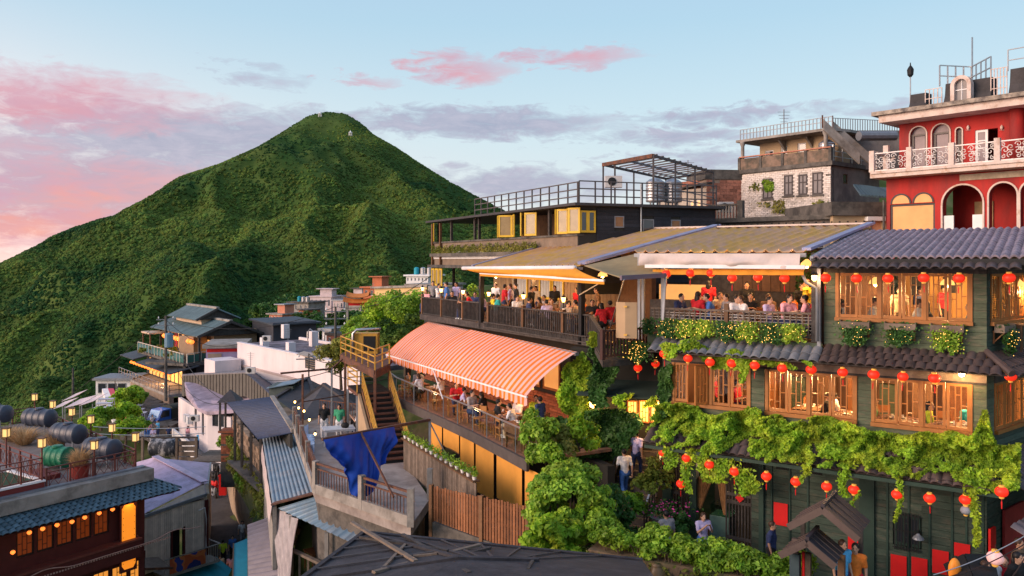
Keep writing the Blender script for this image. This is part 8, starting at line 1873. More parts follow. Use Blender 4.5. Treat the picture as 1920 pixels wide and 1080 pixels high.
shrub(H1.p(-12,-.8,hzb),3.0,.8,1.0,'dry flowering bushes in the planter of the glass balcony','plant','balcony bushes',LEAF_YEL,16,70,.28,box=True);shrub(H1.p(-4.5,-.8,hzb),2.6,.8,1.0,'dry flowering bushes beside the balcony corner','plant','balcony bushes',LEAF_YEL,14,70,.28,box=True)
# ---------------- purple wall house, white building
def white_building():
    b=U(652,685,66);a=Z(445,643,b.z);F=Fr((b.x,b.y),math.degrees(math.atan2(b.y-a.y,b.x-a.x)));zt=b.z;o=T('white_concrete_building','long white rendered building with dark mossy flat roof','building',F.p(-10,-4,-17));L=F.sx(445);W_=M('m_white_render',(.70,.62,.62),.85,.1,.8,.1,col2=(.50,.42,.40),mix2=.18,s2=.5,streak=.25)
    wa,wb=F.sx(572),F.sx(591);wz0,wz1=F.hit(581,692)[1],F.hit(581,668)[1]
    wall_open(F,L,2,-18,zt,0,.4,[(wa,wb,wz0,wz1,False)]).build('wall',W_,o);w_=window(o,F,wa,wb,wz0,wz1,-.1,CONC_DK,.08,0,GLASS_DK,bars=False)
    for k in range(5):bx('louvre',F,wa+.08,wb-.08,-.12,-.02,wz0+.15+k*.2,wz0+.22+k*.2,WOOD_GREY,w_)
    m=MB();m.slab(F.p(wa-.3,0,wz1+.35),F.p(wb+.3,0,wz1+.35),F.p(wb+.3,.7,wz1+.15),F.p(wa-.3,.7,wz1+.15),.08);m.build('window_hood',CONC,o)
    bx('string_course',F,L,2,0,.12,F.hit(560,712)[1]-.1,F.hit(560,712)[1]+.1,M('m_stain',(.45,.35,.33),.9,.2,2),o)
    m=MB();m.box(F,L,2,-7,-.4,zt-.5,zt-.08);m.build('roof',M('m_mossy_roof',(.22,.18,.21),.9,.4,.9,.3,col2=(.08,.07,.08),mix2=.5,s2=.8),o);bx('parapet',F,L,2,-.4,.06,zt,zt+.12,W_,o);bx('parapet_back',F,L,2,-7.2,-6.9,zt-.4,zt+.2,W_,o)
    for px,d in ((496,-1),(545,-1),(620,-1),(535,-6.6),(588,-5)):s=F.sx(px,d);bx('chimney_stub',F,s-.35,s+.35,d-.35,d+.35,zt-.1,zt+.85+(.6 if d<-3 else 0),W_,o)
    m=MB();p=F.p(L+3,-6.5,zt)
    for k in (0,1):m.pipe([p+Vector((k*1.2,0,0)),p+Vector((k*1.2,0,1.0)),p+Vector((k*1.2+.3,0,1.3)),p+Vector((k*1.2+.6,0,1.0)),p+Vector((k*1.2+.6,0,0))],.08,6)
    m.build('vent_loops',STEEL,o)
    # lower left wing
    m=MB();m.box(F,L-1.2,L+1.8,.3,3.0,-18,F.hit(445,670)[1]);m.build('wing',W_,o)
    # purple rendered house behind
    o2=T('lilac_wall_house','blank lilac and tan side wall between tea house and white building','building',U(420,700,90));F3=Fr((U(450,690,87).x,87),12);z1=F3.hit(420,652)[1];m=MB();m.box(F3,-3.5,.2,-6,0,-17,z1);m.build('wall',M('m_lilac_wall',(.36,.29,.45),.85,.2,.6),o2);m=MB();m.box(F3,-3.3,-1.9,.0,.06,-16,z1-.6);m.build('patched_render',M('m_patch',(.36,.26,.20),.9,.2,1),o2);m=MB();m.box(F3,-3.8,.6,-6,.5,z1,z1+.4);m.build('parapet',CONC,o2);bx('red_stripe',F3,-3.4,.2,.0,.04,z1-.45,z1-.1,REDP,o2)
white_building()
# ---------------- warehouse and curved white house
def warehouse():
    o=T('gabled_warehouse','grey and navy gabled tin warehouse','building',U(430,740,80));a,r0,b=U(341,703,84),U(462,698,74),U(512,742,68);a2,r2,b2=U(420,694,96),U(478,690,92),U(560,735,84)
    roof_plane(o,r0,r2,a2,a,M('m_warehouse_grey',(.17,.155,.16),.6,.2,1),'roof',.8,.06);roof_plane(o,r2,r0,b,b2,M('m_warehouse_navy',(.035,.045,.075),.55,.2,1),'roof',.8,.06)
    n=30;z0=-14
    for i in range(n):
        p,q=(a.lerp(r0,i/(n*.7)),a.lerp(r0,(i+.8)/(n*.7))) if i<n*.7 else (r0.lerp(b,(i-n*.7)/(n*.3)),r0.lerp(b,min(1,(i+.8-n*.7)/(n*.3))))
        m=MB();m.prism([p-Vector((0,0,.1)),q-Vector((0,0,.1)),Vector((q.x,q.y,min(p.z,q.z)-2.2)),Vector((p.x,p.y,min(p.z,q.z)-2.2))],(0,.1,0));m.build('wall_panel',M('m_panel_olive',(.10,.09,.075),.7,.2,2,rand=.1),o)
    o2=T('curved_white_house','white rendered corner house with curved lilac flat roof','building',U(400,800,70));rp_=[U(346,716,82),U(350,740,78),U(372,765,73),U(388,772,71.5),U(440,768,70),U(470,752,72),U(480,730,80),U(420,722,86)];zt=-12.6
    m=MB();m.prism(rp_,(0,0,-.3));m.build('roof',M('m_lilac_roof',(.42,.33,.40),.9,.25,.6,.25,col2=(.26,.21,.25),mix2=.4,s2=.9),o2)
    W_=M('m_white_render',(.70,.62,.62));L1=Fr((rp_[3].x,rp_[3].y+.2),math.degrees(math.atan2(rp_[4].y-rp_[3].y,rp_[4].x-rp_[3].x)));za=rp_[3].z-.3;wa,wb=L1.sx(398),L1.sx(420);wz0,wz1=L1.hit(409,800)[1],L1.hit(409,776)[1]
    wall_open(L1,0,2.8,-19,za,0,.3,[(wa,wb,wz0,wz1,False)]).build('wall',W_,o2);w_=window(o2,L1,wa,wb,wz0,wz1,-.1,WOOD_DK,.06,0,GLASS_DK,bars=False);bx('glazing_bar',L1,(wa+wb)/2-.03,(wa+wb)/2+.03,-.1,-.05,wz0,wz1,WHITE,w_)
    q=rp_[1];L2=Fr((rp_[3].x,rp_[3].y+.2),math.degrees(math.atan2(rp_[3].y-q.y,rp_[3].x-q.x)));D_=(rp_[3]-q).length;wall_open(L2,-D_-4,-.02,-19,za-.1,0,.3,[(-2.2,-1.4,-15.9,-13.9,False),(-5,-4.1,-15.9,-13.9,False)]).build('side_wall',W_,o2)
    for a_ in (-2.2,-5):window(o2,L2,a_,a_+.85,-15.9,-13.9,-.1,WOOD_BR,.06,0,GLASS_DK,bars=False)
    for s in (-7.5,-6.3):bx('air_unit',L2,s,s+.8,.05,.5,-15.5,-14.8,WHITE,o2)
    bx('balcony_wall',L2,-9,0,1.0,1.2,-17.6,-16.4,WHITE,o2);bx('balcony_floor',L2,-9,0,0,1.0,-17.6,-17.4,CONC,o2);m=MB();cq=sum(rp_,Vector())/len(rp_);m.prism([p.lerp(cq,.3)-Vector((0,0,.4)) for p in rp_],(0,0,-5));m.build('core',BACKING,o2)
    m=MB();n=8
    for k in range(14):p=Z(446-3*k*0,0,1) if 0 else Vector((rp_[4].x-3+.32*k,rp_[4].y-1.5,-18.6));m.bar(p,p+Vector((0,0,1.2)),.1,.06)
    m.thing('white_picket_fence',WHITE,'low white picket fence below the curved white house','fence')
warehouse()
# black tank in its crib, wooden deck
def crib():
    p=Z(300,858,-14.6);o=T('tank_crib','weathered timber crib around a peeling black tank','shed',p);up=Vector((0,0,1))
    for x in (-1.3,1.25,2.7):bi('crib_post',p+Vector((x,0,-1)),p+Vector((x,0,1.5)),.16,.16,WOOD_GREY,o,up=Vector((1,0,0)))
    bi('crib_beam',p+Vector((-1.4,0,1.5)),p+Vector((2.8,0,1.5)),.14,.12,WOOD_DK,o)
    for k in range(5):bi('crib_board',p+Vector((1.3,.3,-.6+.4*k)),p+Vector((2.7,.3,-.6+.4*k)),.05,.32,WOOD_GREY,o)
    o2=T('peeling_tank','black water tank with flaking white paint in the timber crib','tank',p);c=p+Vector((0,.9,.55));m=MB();m.lathe(c,[(.05,-1.15),(.6,-1.05),(.72,-.9),(.74,-.3),(.72,.3),(.74,.9),(.6,1.05),(.05,1.15)],20,(1,0,0));m.build('drum',M('m_tank_peel',(.03,.035,.045),.5,.2,2,col2=(.6,.58,.58),mix2=.38,s2=2.2,streak=.35),o2,smooth=True);m=MB();m.lathe(c+Vector((0,0,.7)),[(.3,0),(.3,.08),(.05,.12)],12);m.build('lid',TANKB,o2)
    m=MB();o3=T('timber_deck_ramp','grey timber deck ramp beside the tank crib','deck',p+Vector((3.5,0,0)))
    for k in range(16):a=p+Vector((2.95,1.8-.22*k,.1));bi('deck_board',a,a+Vector((2.4,.4,-.1)),.2,.05,WOOD_GREY,o3)
    for k in range(4):a=p+Vector((5.0,1.8-k*1.0,.0));bi('rail_post',a,a+up*1.1,.06,.06,BLACK,o3,up=Vector((1,0,0)))
    bi('rail',p+Vector((5,1.8,1.1)),p+Vector((5,-1.2,1.1)),.05,.05,BLACK,o3)
crib()
def truck():
    p=Vector((-36.6,85,-17.55));o=T('blue_truck','small blue truck with dark canvas cover parked in the lane','truck',p);o.rotation_euler=(0,0,R(-28));BL=M('m_truck_blue',(.02,.12,.48),.35,.1,2,spec=.6);CV=M('m_canvas',(.05,.055,.045),.85,.2,2)
    def add(nm,m,mt,par=o):me=m.mesh(nm);me.materials.append(mt);return link(nm,me,mt,par)
    m=MB();pr=[(-1.75,.45),(-1.85,.95),(-1.75,1.2),(-1.35,2.0),(-.25,2.05),(-.2,.45)];m.prism([(-.85,y,z) for y,z in pr],(1.7,0,0));cab=add('cab',m,BL)
    m=MB();m.prism([(-.74,-1.76,1.24),(.74,-1.76,1.24),(.70,-1.40,1.95),(-.70,-1.40,1.95)],(0,-.03,.01));add('windscreen',m,M('m_windscreen',(.35,.5,.7),.08,.1,1,spec=1),cab)
    for s in (-1,1):
        m=MB();m.prism([(s*.852,-1.5,1.25),(s*.852,-.45,1.25),(s*.852,-.45,1.9),(s*.852,-1.25,1.9)],(s*.01,0,0));add('side_window',m,GLASS_DK,cab);m=MB();ubox(m,s*.62-.14,s*.62+.14,-1.88,-1.84,.72,.9);add('headlight',m,WHITE,cab);m=MB();ubox(m,s*1.0-.06,s*1.0+.06,-1.55,-1.48,1.3,1.6);add('mirror',m,BLACK,cab)
        for y in (-1.1,1.6):m=MB();m.lathe((s*.72,y,.36),[(.2,-.1),(.36,-.1),(.36,.1),(.2,.1)],14,(1,0,0));wl=add('wheel',m,BLACK);m=MB();m.lathe((s*.80,y,.36),[(.2,-.02),(.2,.04),(.05,.05)],10,(1,0,0));add('rim',m,STEEL,wl)
    m=MB();ubox(m,-.86,.86,-1.9,-1.8,.4,.6);add('bumper',m,GREYMET);m=MB();ubox(m,-.9,.9,-.1,3.0,.6,.8);add('bed',m,BL)
    m=MB();m.prism([(-.92,-.1,.8),(-.92,-.1,1.9)]+[(.92*math.cos(t),-.1,1.9+.42*math.sin(t)) for t in [math.pi-math.pi*i/10 for i in range(1,10)]]+[(.92,-.1,1.9),(.92,-.1,.8)],(0,3.1,0));add('canvas_cover',m,CV)
truck()
def cone(p):o=T('traffic_cone','orange traffic cone standing before the blue truck','cone',p);m=MB();m.lathe(p,[(.16,.03),(.05,.62),(.03,.7)],12);m.build('cone_body',M('m_cone',(.85,.20,.02),.5,.05,3),o);m=MB();ubox(m,p.x-.2,p.x+.2,p.y-.2,p.y+.2,p.z,p.z+.04);m.build('base',BLACK,o)
cone(Vector((-35.8,81.2,-17.5)))
for i,(x,y,sh,ps,fc,tr) in enumerate(((-39.3,83.2,'white','stand_phone',40,'beige'),(-34.4,82.5,'blue','stand',-10,'red'),(-32.6,82.8,'beige','walk',190,'navy'),(-38.5,80,'white','stand',60,'blue'),(-37.9,79.4,'pink','stand',0,'blue'),(-37.2,79.8,'light blue','stand_phone',-40,'navy'),(-38.8,78.8,'orange','stand',20,'grey'),(-38.1,78,'white','sit',20,'navy'),(-35.2,77.6,'navy','stand',180,'black'),(-31.8,77.5,'pink','stand',150,'grey'),(-29.5,74.5,'light blue','walk',200,'navy'),(-30.6,76.5,'black','stand',100,'brown'),(-37.0,78.3,'lavender','sit',10,'white'))):person(Vector((x+(1.9 if x<-34 else .4),y,-17.62)),fc,ps,sh,tr,where='by the blue truck',long=(i % 3==0))
def umbrella(p,label):
    o=T('umbrella',label,'umbrella',p);m=MB();vs=[p+Vector((0,0,.25))]+[p+Vector((.55*math.cos(k*.785),.55*math.sin(k*.785),0)) for k in range(8)];m.add(vs,[(0,1+k,1+(k+1) % 8) for k in range(8)]);m.build('cover',M('m_umbrella',(.55,.35,.55),.6,.3,2),o);m=MB();m.tube(p-Vector((0,0,.8)),p+Vector((0,0,.27)),.012,n=5);m.build('shaft',BLACK,o)
umbrella(Vector((-32.6,83.0,-15.6)),'pink and blue umbrella held open behind the truck')
# ---------------- outdoor dining steps, tents left of the tree
def dining_steps():
    o=T('dining_steps','stepped dining terrace edged with a red and white parapet','terrace',U(215,760,88));a,b=U(202,728,98),U(224,782,80);m=MB();m.prism([a,b,b+Vector((.7,0,0)),a+Vector((.7,0,0))],(0,0,-.5));m.build('red_parapet',M('m_red_fabric',(.65,.06,.10),.6,.1,2),o);m=MB();m.prism([a-Vector((.7,0,.05)),b-Vector((.7,0,.05)),b,a],(0,0,-.6));m.build('white_parapet',WHITE,o)
    n=9
    for i in range(n):p=a.lerp(b,i/n);m=MB();ubox(m,p.x+.8,p.x+6,p.y-1.2,p.y+1.4,p.z-2.5,p.z-.9-.02*i);m.build('step',CONC_DK,o);bi('rail_post',p+Vector((.9,0,-.5)),p+Vector((.9,0,.9)),.07,.07,BLACK,o,up=Vector((1,0,0)))
    for i in range(8):
        p=a.lerp(b,(i+.4)/n)+Vector((2.2,0,-.88));table(p,10,'black table with white top on the stepped dining terrace','tables on the stepped terrace',.8,1.6,.75,M('m_pale_top',(.55,.52,.58),.4,.1,3))
    for i in range(5):p=U(200-4*i,748+8*i,84-2*i);table(p-Vector((0,0,.7)),10,'small table on the lower dining ledge','tables on the lower ledge',.7,1.5,.75,M('m_pale_top',(.55,.52,.58)))
    for i,(px,py,w_,Y) in enumerate(((152,760,34,86),(175,756,26,90),(120,764,26,92),(140,748,22,98))):
        p=U(px,py,Y);w2=w_/FPX*Y/2;ot=T('tent_canopy','pale sagging tent canopy beyond the roof terrace','canopy',p,'pale tents beyond the roof terrace');m=MB();m.slab(p+Vector((-w2,-1.6,0)),p+Vector((w2,-1.6,.5)),p+Vector((w2,1.6,.9)),p+Vector((-w2,1.6,.4)),.04,8,8,lambda u,v:-.15*math.sin(u*3.14)*math.sin(v*3.14));m.build('fabric',M('m_tent',(.62,.50,.50),.8,.15,1),ot)
        for x in (-w2,w2):bi('pole',p+Vector((x*.9,-1.5,-3)),p+Vector((x*.9,-1.5,.2)),.08,.08,GREYMET,ot,up=Vector((1,0,0)))
    o5=T('white_hut','small white hut with grey roof at the end of the dining terrace','building',U(218,718,105));p=U(218,722,106);m=MB();ubox(m,p.x-2.2,p.x+2.5,105,109,p.z-3,p.z+.8);m.build('wall',WHITE,o5);m=MB();ubox(m,p.x-2.5,p.x+2.8,104.6,109.4,p.z+.8,p.z+1.1);m.build('roof',GREYMET,o5)
    for k in range(3):f=Fr((p.x-1.9+k*1.3,104.98),0);window(o5,f,0,1.1,p.z-.9,p.z+.4,.03,GREYMET,.08,0,GLASS_DK,bars=False)
dining_steps()
# ---------------- poles and wires
def pole(px,y0,y1,Y,label,r=.14,arms=3,box=False):
    b,t=U(px,y1,Y),U(px,y0,Y);o=T('utility_pole',label,'pole',b,None);m=MB();m.tube(b,t,r,r*.75,10);m.build('shaft',CONC_DK,o)
    for k in range(arms):z=t-Vector((0,0,.4+.6*k));bi('cross_arm',z-Vector((.9,.2,0)),z+Vector((.9,.2,0)),.08,.08,GREYMET,o)
    for k in range(arms):
        for x in (-.75,.75):z=t-Vector((x,0,.4+.6*k-.12));m=MB();m.lathe(z,[(.05,0),(.07,.08),(.03,.2)],8);m.build('insulator',WHITE,o)
    if box:z=t-Vector((-.35,.1,3.2));m=MB();m.lathe(z,[(.42,0),(.42,1.3),(.3,1.45)],12);m.build('transformer',M('m_transformer',(.12,.22,.30),.5,.15,2),o)
    return t
p1=pole(311,592,752,82,'utility pole with blue transformer before the hillside tea house',.16,2,True);p2=pole(629,575,655,66,'tall utility pole behind the white building',.12,3);p3=pole(579,663,735,60,'thin pole before the white wall',.06,1);pole(137,690,745,190,'lattice mast far below the mountain',.3,0)
for i,(a,b,s) in enumerate(((p1,Vector((-70,95,-24)),2.5),(p1,p2,1.6),(p2,U(830,500,52),1.0),(p1-Vector((0,0,.6)),U(440,760,50),1.5),(p3,U(650,668,43),.5))):cable([a,b],.025,BLACK,f'thin black overhead wire from the {("transformer pole to the valley", "transformer pole to the tall pole", "tall pole to the black house", "transformer pole to the gate hut", "thin pole to the platform")[i]}',s)
for i,(y0,y1) in enumerate(((800,800),(813,812))):cable([U(175,y0,62),U(385,y1,62)],.03,STEEL,f'{("upper", "lower")[i]} pale wire stretched across the lane',.15)
for i,(a,b,s,lb) in enumerate(((p1-Vector((0,0,1)),U(345,716,82),.8,'transformer pole to the curved house'),(p1-Vector((0,0,.4)),U(445,645,82),1.2,'transformer pole to the white building'),(p2-Vector((0,0,.5)),U(520,600,190),3,'tall pole to the coral house'),(p2-Vector((0,0,.9)),U(790,545,100),1.2,'tall pole to the ochre frame'),(U(455,700,74),U(622,695,43),.6,'warehouse to the courtyard frame'),(U(430,755,56),U(345,725,80),.7,'gate hut to the curved house'),(U(258,930,44),U(392,900,56),.3,'restaurant to the tin house'),(U(622,700,43),U(735,708,39),.3,'courtyard frame to the balcony'))):cable([a,b],.022,BLACK,f'thin black wire from the {lb}',s)
def ac_unit(p,label):
    o=T('air_conditioner',label,'machine',p);m=MB();ubox(m,p.x-.4,p.x+.4,p.y-.17,p.y+.17,p.z,p.z+.55);m.build('casing',M('m_ac',(.55,.52,.50),.6,.15,3),o);m=MB();m.lathe(p+Vector((-.08,-.175,.28)),[(.2,0),(.2,.02),(.05,.03)],14,(0,-1,0));m.build('fan_grille',BLACK,o)
for px,py,Y,lb in ((365,790,70.5,'grey air conditioner on the curved white house'),(470,700,71,'grey air conditioner on the warehouse edge'),(500,640,77,'small air conditioner on the white building roof'),(600,668,66,'air conditioner near the far end of the white building roof'),(1360,398,43,'air conditioner beside the brick house'),(1150,352,38,'air conditioner standing on the black house roof')):ac_unit(U(px,py,Y),lb)
for px,y0,y1,Y in ((470,660,690,78),(540,615,640,80),(585,560,590,210),(700,530,552,165),(1290,300,330,46),(1470,205,240,44)):
    b,t=U(px,y1,Y),U(px,y0,Y);o=T('roof_antenna',f'thin roof antenna {"on the far houses" if Y > 150 else "above the nearer roofs"}','antenna',b,'antennas '+('far' if Y>150 else 'near'));m=MB();m.tube(b,t,.03,n=5);m.build('mast',GREYMET,o)
    for k in range(4):q=t-Vector((0,0,.15+.18*k));m=MB();m.bar(q-Vector((.35-.05*k,0,0)),q+Vector((.35-.05*k,0,0)),.02);m.build('element',GREYMET,o)
# ---------------- distant village houses
CORAL=M('m_coral',(.55,.22,.14),.85,.2,.6);PALE=M('m_pale_wall',(.55,.45,.45),.85,.2,.5,col2=(.40,.33,.33),mix2=.3,s2=.4);ORB=M('m_orange_brick',(.48,.15,.07),.85,.2,.6);YELC=M('m_yellow_conc',(.62,.44,.20),.85,.15,.5)
def vhouse(px,py,w,h,Y,dep,mat,label,roof=CONC,win=(3,1),ang=-25,over=.4,extra=None):
    b=U(px,py,Y);W_=w/FPX*Y;H=h/FPX*Y;F=Fr((b.x,b.y),ang);o=T('village_house',label,'building',b-Vector((0,0,2)),'houses on the far hillside');nx,ny=win;ops=[];cw=W_/nx;chh=H/ny
    for i in range(nx):ops.append((-W_/2+cw*(i+.28),-W_/2+cw*(i+.72),b.z+H*.35,b.z+H*.8,False))
    wall_open(F,-W_/2,W_/2,b.z-3,b.z+H,0,.3,ops).build('wall',mat,o);m=MB();m.box(F,-W_/2,W_/2,-dep,-.9,b.z-3,b.z+H);m.build('core',mat,o)
    m=MB();m.box(F,W_/2-.3,W_/2,-.9,-.3,b.z-3,b.z+H);m.box(F,-W_/2,-W_/2+.3,-.9,-.3,b.z-3,b.z+H);m.build('side_wall',mat,o)
    for a,c,z0,z1,_ in ops:window(o,F,a,c,z0,z1,-.1,WHITE,.08,0,GLASS_DK,bars=False)
    m=MB();m.box(F,-W_/2-over,W_/2+over,-dep-over,over,b.z+H,b.z+H+.3);m.build('roof',roof,o)
    if extra:extra(o,F,b,W_,H)
    return o,F,b,W_,H
def ex_top(mat,rf):return lambda o,F,b,W_,H:(MB().box(F,-W_*.1,W_*.45,-4,-1,b.z+H+.3,b.z+H+2.3).build('penthouse',mat,o),MB().box(F,-W_*.25,W_*.55,-4.6,-.4,b.z+H+2.3,b.z+H+2.5).build('penthouse_roof',rf,o))
def ex_tanks(o,F,b,W_,H):
    for k in range(3):m=MB();m.lathe(F.p(-W_*.2+k*1.3,-2,b.z+H+.3),[(.5,0),(.5,1.2),(.2,1.4)],12);m.build('tank',STEEL if k else M('m_teal',(.02,.30,.38)),o)
vhouse(517,606,34,16,190,6,CORAL,'coral house with pale tin penthouse on the far hillside',CONC,(4,1),-30,.6,ex_top(CORAL,GREYMET))
vhouse(503,618,12,10,180,4,CORAL,'tiny pink wall below the coral house',CONC,(1,1));vhouse(560,588,42,20,215,8,CONC,'grey concrete house with roof tanks on the far hillside',CONC_DK,(4,1),-20,.6,ex_tanks);vhouse(568,592,20,10,196,5,ORB,'small orange wall house between the trees',CONC_DK,(2,1));vhouse(601,583,44,26,235,9,PALE,'pale pink multi storey house on the far hillside',PALE,(5,1),-15,.3,ex_top(PALE,PALE));vhouse(634,584,24,20,228,7,PALE,'narrow pale house with grey awning beside the tall pole',GREYMET,(3,1));vhouse(662,574,34,16,210,7,CONC,'grey house with flat overhanging roof above the temple gate',CONC_DK,(3,1),-20,.8,ex_top(PALE,CONC_DK));vhouse(697,562,36,22,170,7,ORB,'orange brick house with stepped terraces',ORB,(3,1),-20,.6,ex_top(ORB,ORB));vhouse(782,532,44,14,150,8,WHITE,'white rendered house with rooftop water tower',WHITE,(6,1),-15,.4,ex_tanks);vhouse(790,560,60,24,125,9,PALE,'grey pink house half hidden by the railing',CONC,(4,1));vhouse(664,620,34,18,120,6,PALE,'little grey house with tin gable near the white building',GREYMET,(2,1));vhouse(612,634,20,14,100,5,WHITE,'white stair hut with grey tin lid behind the white building',GREYMET,(1,1));vhouse(640,650,74,20,92,5,M('m_maroon',(.16,.06,.045),.8,.2,1),'low maroon block behind the white building',BLACK,(5,1),-30,.2)
def conc_frame():
    o=T('concrete_frame','ochre concrete frame with thick flat roof behind the tree','building',U(760,590,105));a,b=U(702,541,112),U(800,538,98);m=MB();m.slab(a,b,b+Vector((3,8,0)),a+Vector((3,8,0)),1.1);m.build('roof_beam',YELC,o);bi('roof_edge',a+Vector((-.3,-.3,.15)),b+Vector((.3,-.3,.15)),.5,.25,CONC,o)
    for t in (.06,.55,.95):p=a.lerp(b,t)+Vector((.3,.5,0));bi('pillar',p-Vector((0,0,5.5)),p-Vector((0,0,.5)),.8,.8,YELC,o,up=Vector((1,0,0)))
conc_frame()
def temple_gate():
    p=U(672,592,90);o=T('temple_gate','small temple gate with orange upturned roof','gate',p);w_=1.25
    for x in (-w_,w_):bi('pillar',p+Vector((x,0,-.8)),p+Vector((x,0,1.5)),.25,.25,CONC,o,up=Vector((1,0,0)))
    for z,ww,hh in ((1.5,1.3,.4),(2.1,1.0,.4)):
        m=MB();n=12;vs=[];
        for i in range(n+1):u=-1+2*i/n;zz=z+.25*abs(u)**3;vs+=[p+Vector((u*w_*ww,-.7,zz)),p+Vector((u*w_*ww,0,zz+hh)),p+Vector((u*w_*ww,.7,zz))]
        m.add(vs,[(3*i,3*i+3,3*i+4,3*i+1) for i in range(n)]+[(3*i+1,3*i+4,3*i+5,3*i+2) for i in range(n)]);ob=m.build('roof',M('m_temple_orange',(.55,.18,.04),.6,.25,1.5),o);ob.modifiers.new('s','SOLIDIFY').thickness=.08
    bi('beam',p+Vector((-w_,0,1.3)),p+Vector((w_,0,1.3)),.2,.3,REDP,o)
temple_gate()
# ---------------- pavilions on the mountain
for px,py,Y in ((600,228,1190),(657,254,1150)):
    p=U(px,py,Y);p.z=float(mountain_z(np.array([p.x]),np.array([p.y]))[0])+1.0;o=T('summit_pavilion','tiny white pavilion on the ' + ('summit ridge' if px==600 else 'shoulder below the summit'),'pavilion',p);m=MB();m.lathe(p+Vector((0,0,3.2)),[(3.2,0),(1.0,1.6),(.1,3.4)],6);m.build('roof',WHITE,o)
    for k in range(6):a=k*1.047;q=p+Vector((2.3*math.cos(a),2.3*math.sin(a),0));bi('pillar',q-Vector((0,0,2)),q+Vector((0,0,3.2)),.5,.5,WHITE,o,up=Vector((1,0,0)))
# ---------------- trees of the middle ground
def gz(px,py,Y):p=U(px,py,Y);p.z=float(hill_z(np.array([p.x]),np.array([p.y]))[0]);return p
big=[(735,668,62,4.4,2.3),(775,662,60,4.9,2.2),(708,676,64,3.4,1.7),(760,695,55,3.6,1.9),(690,690,60,3.6,1.8),(640,720,56,3.0,1.5)]
for i,(px,py,Y,h,r) in enumerate(big):tree(U(px,py,Y),h,r,('broad leafy tree beside the timber deck','tall leafy tree under the deck corner','round tree behind the yellow platform','bushy tree behind the striped awning','low tree behind the steel platform','orange tinged bush between the hip roof and stairs')[i],'trees beside the deck',(LEAF_IVY,LEAF_BR,LEAF_IVY,LEAF_TREE,LEAF_BR,LEAF_YEL)[i],34,210,.22)
for i in range(64):
    if i % 2:px=random.uniform(440,690);Y=random.uniform(105,135);b=668-42*((px-440)/250)+random.uniform(-14,12);h=random.uniform(2.6,4.0)
    else:px=random.uniform(470,780);Y=random.uniform(238,300);b=604-42*((px-470)/260)+random.uniform(-8,16);h=random.uniform(4.5,7)
    k=('dark','mid green','pale green')[i % 3];tree(U(px,b,Y),h,h*random.uniform(.5,.62),k+' rounded tree '+('below' if i % 2 else 'behind')+' the far hillside houses',f'{k} trees '+('below' if i % 2 else 'behind')+' the far houses',(LEAF_DK,LEAF_TREE,LEAF_TREE)[i % 3],14,75,.42 if i % 2 else .7)
for i,(px,py,Y,h,r) in enumerate(((240,786,86,3.2,1.5),(256,774,90,2.8,1.2),(240,802,76,2.4,1.2),(252,818,72,1.7,1.0),(236,826,70,1.7,1.1),(190,800,74,1.8,1.2),(172,815,70,1.7,1.2))):tree(U(px,py,Y),h,r,'bright leafy tree between dining terrace and blue truck' if i<3 else 'low shrubby tree below the dining terrace','trees by the lane' if i<3 else 'shrubs by the lane',LEAF_BR if i % 2 else LEAF_IVY,22,130,.28)
# ================================================================== GREENERY, STAIR and forecourt between the houses
VF=Fr((U(1140,800,28.6).x,28.6),-18)
def stair_house():
    o=T('vine_wall_house','dark recessed house behind the climbing plants with amber windows','building',VF.p(0,-2,ZG));m=MB();m.box(VF,VF.sx(1062),2.6,-1.2,-.6,ZG-.5,-3.2);m.build('wall',BACKING,o)
    AM=M('m_amber_pane',(.8,.45,.12),.3,.35,3,emit=(1,.45,.08),es=1.1)
    for x0,x1 in ((1176,1196),(1198,1218),(1220,1240)):a,b=VF.sx(x0,-.55),VF.sx(x1,-.55);window(o,VF,a,b,VF.hit(x0,792,-.55)[1],VF.hit(x0,750,-.55)[1],-.5,WIN_WOOD,.05,0,AM)
    a,b=VF.sx(1075,-.55),VF.sx(1100,-.55);m=MB();m.box(VF,a,b,-.56,-.5,VF.hit(1090,780,-.5)[1],VF.hit(1090,700,-.5)[1]);m.build('door',WOOD_BR,o)
    m=MB();m.slab(VF.p(-1.0,-.6,-4.3),VF.p(2.4,-.6,-4.3),VF.p(2.4,.6,-4.7),VF.p(-1.0,.6,-4.7),.06);m.build('canopy',M('m_canopy_green',(.03,.05,.045),.7,.2,2),o)
    wall_light(VF.hp(1112,765,-.35),'glowing amber lamp among the vines beside the stairs',1.6,25);lamp('stair_light',VF.hp(1222,772,.3),60)
stair_house()
def vine(poly,n,d,bulge,mat,label,size=.13,seed=5,dens=0.0,name='climbing_vine',fr=VF):
    P,Nn,Rn=vine_pts(fr,poly,n,d,bulge,seed,dens);leaf_thing(name,P,Nn,size,mat,label,'vine',rnd=Rn,jit=.6)
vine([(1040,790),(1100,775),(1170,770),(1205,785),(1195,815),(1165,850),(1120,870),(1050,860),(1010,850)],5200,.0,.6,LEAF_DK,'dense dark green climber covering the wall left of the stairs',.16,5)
vine([(1062,680),(1090,660),(1112,690),(1108,740),(1098,790),(1060,790),(1048,740)],2400,.1,.5,LEAF_IVY,'climber hanging beside the edge of the striped awning',.14,6)
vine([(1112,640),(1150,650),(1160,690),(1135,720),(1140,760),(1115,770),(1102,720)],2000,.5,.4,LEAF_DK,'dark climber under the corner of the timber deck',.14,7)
vine([(1100,618),(1128,620),(1128,650),(1105,655)],420,1.6,.3,LEAF_IVY,'small vine tuft with fairy lights on the deck corner',.12,17)
vine([(1150,740),(1200,730),(1232,745),(1225,760),(1170,765)],700,.5,.3,LEAF_IVY,'vine fringe over the amber windows',.12,9,.2)
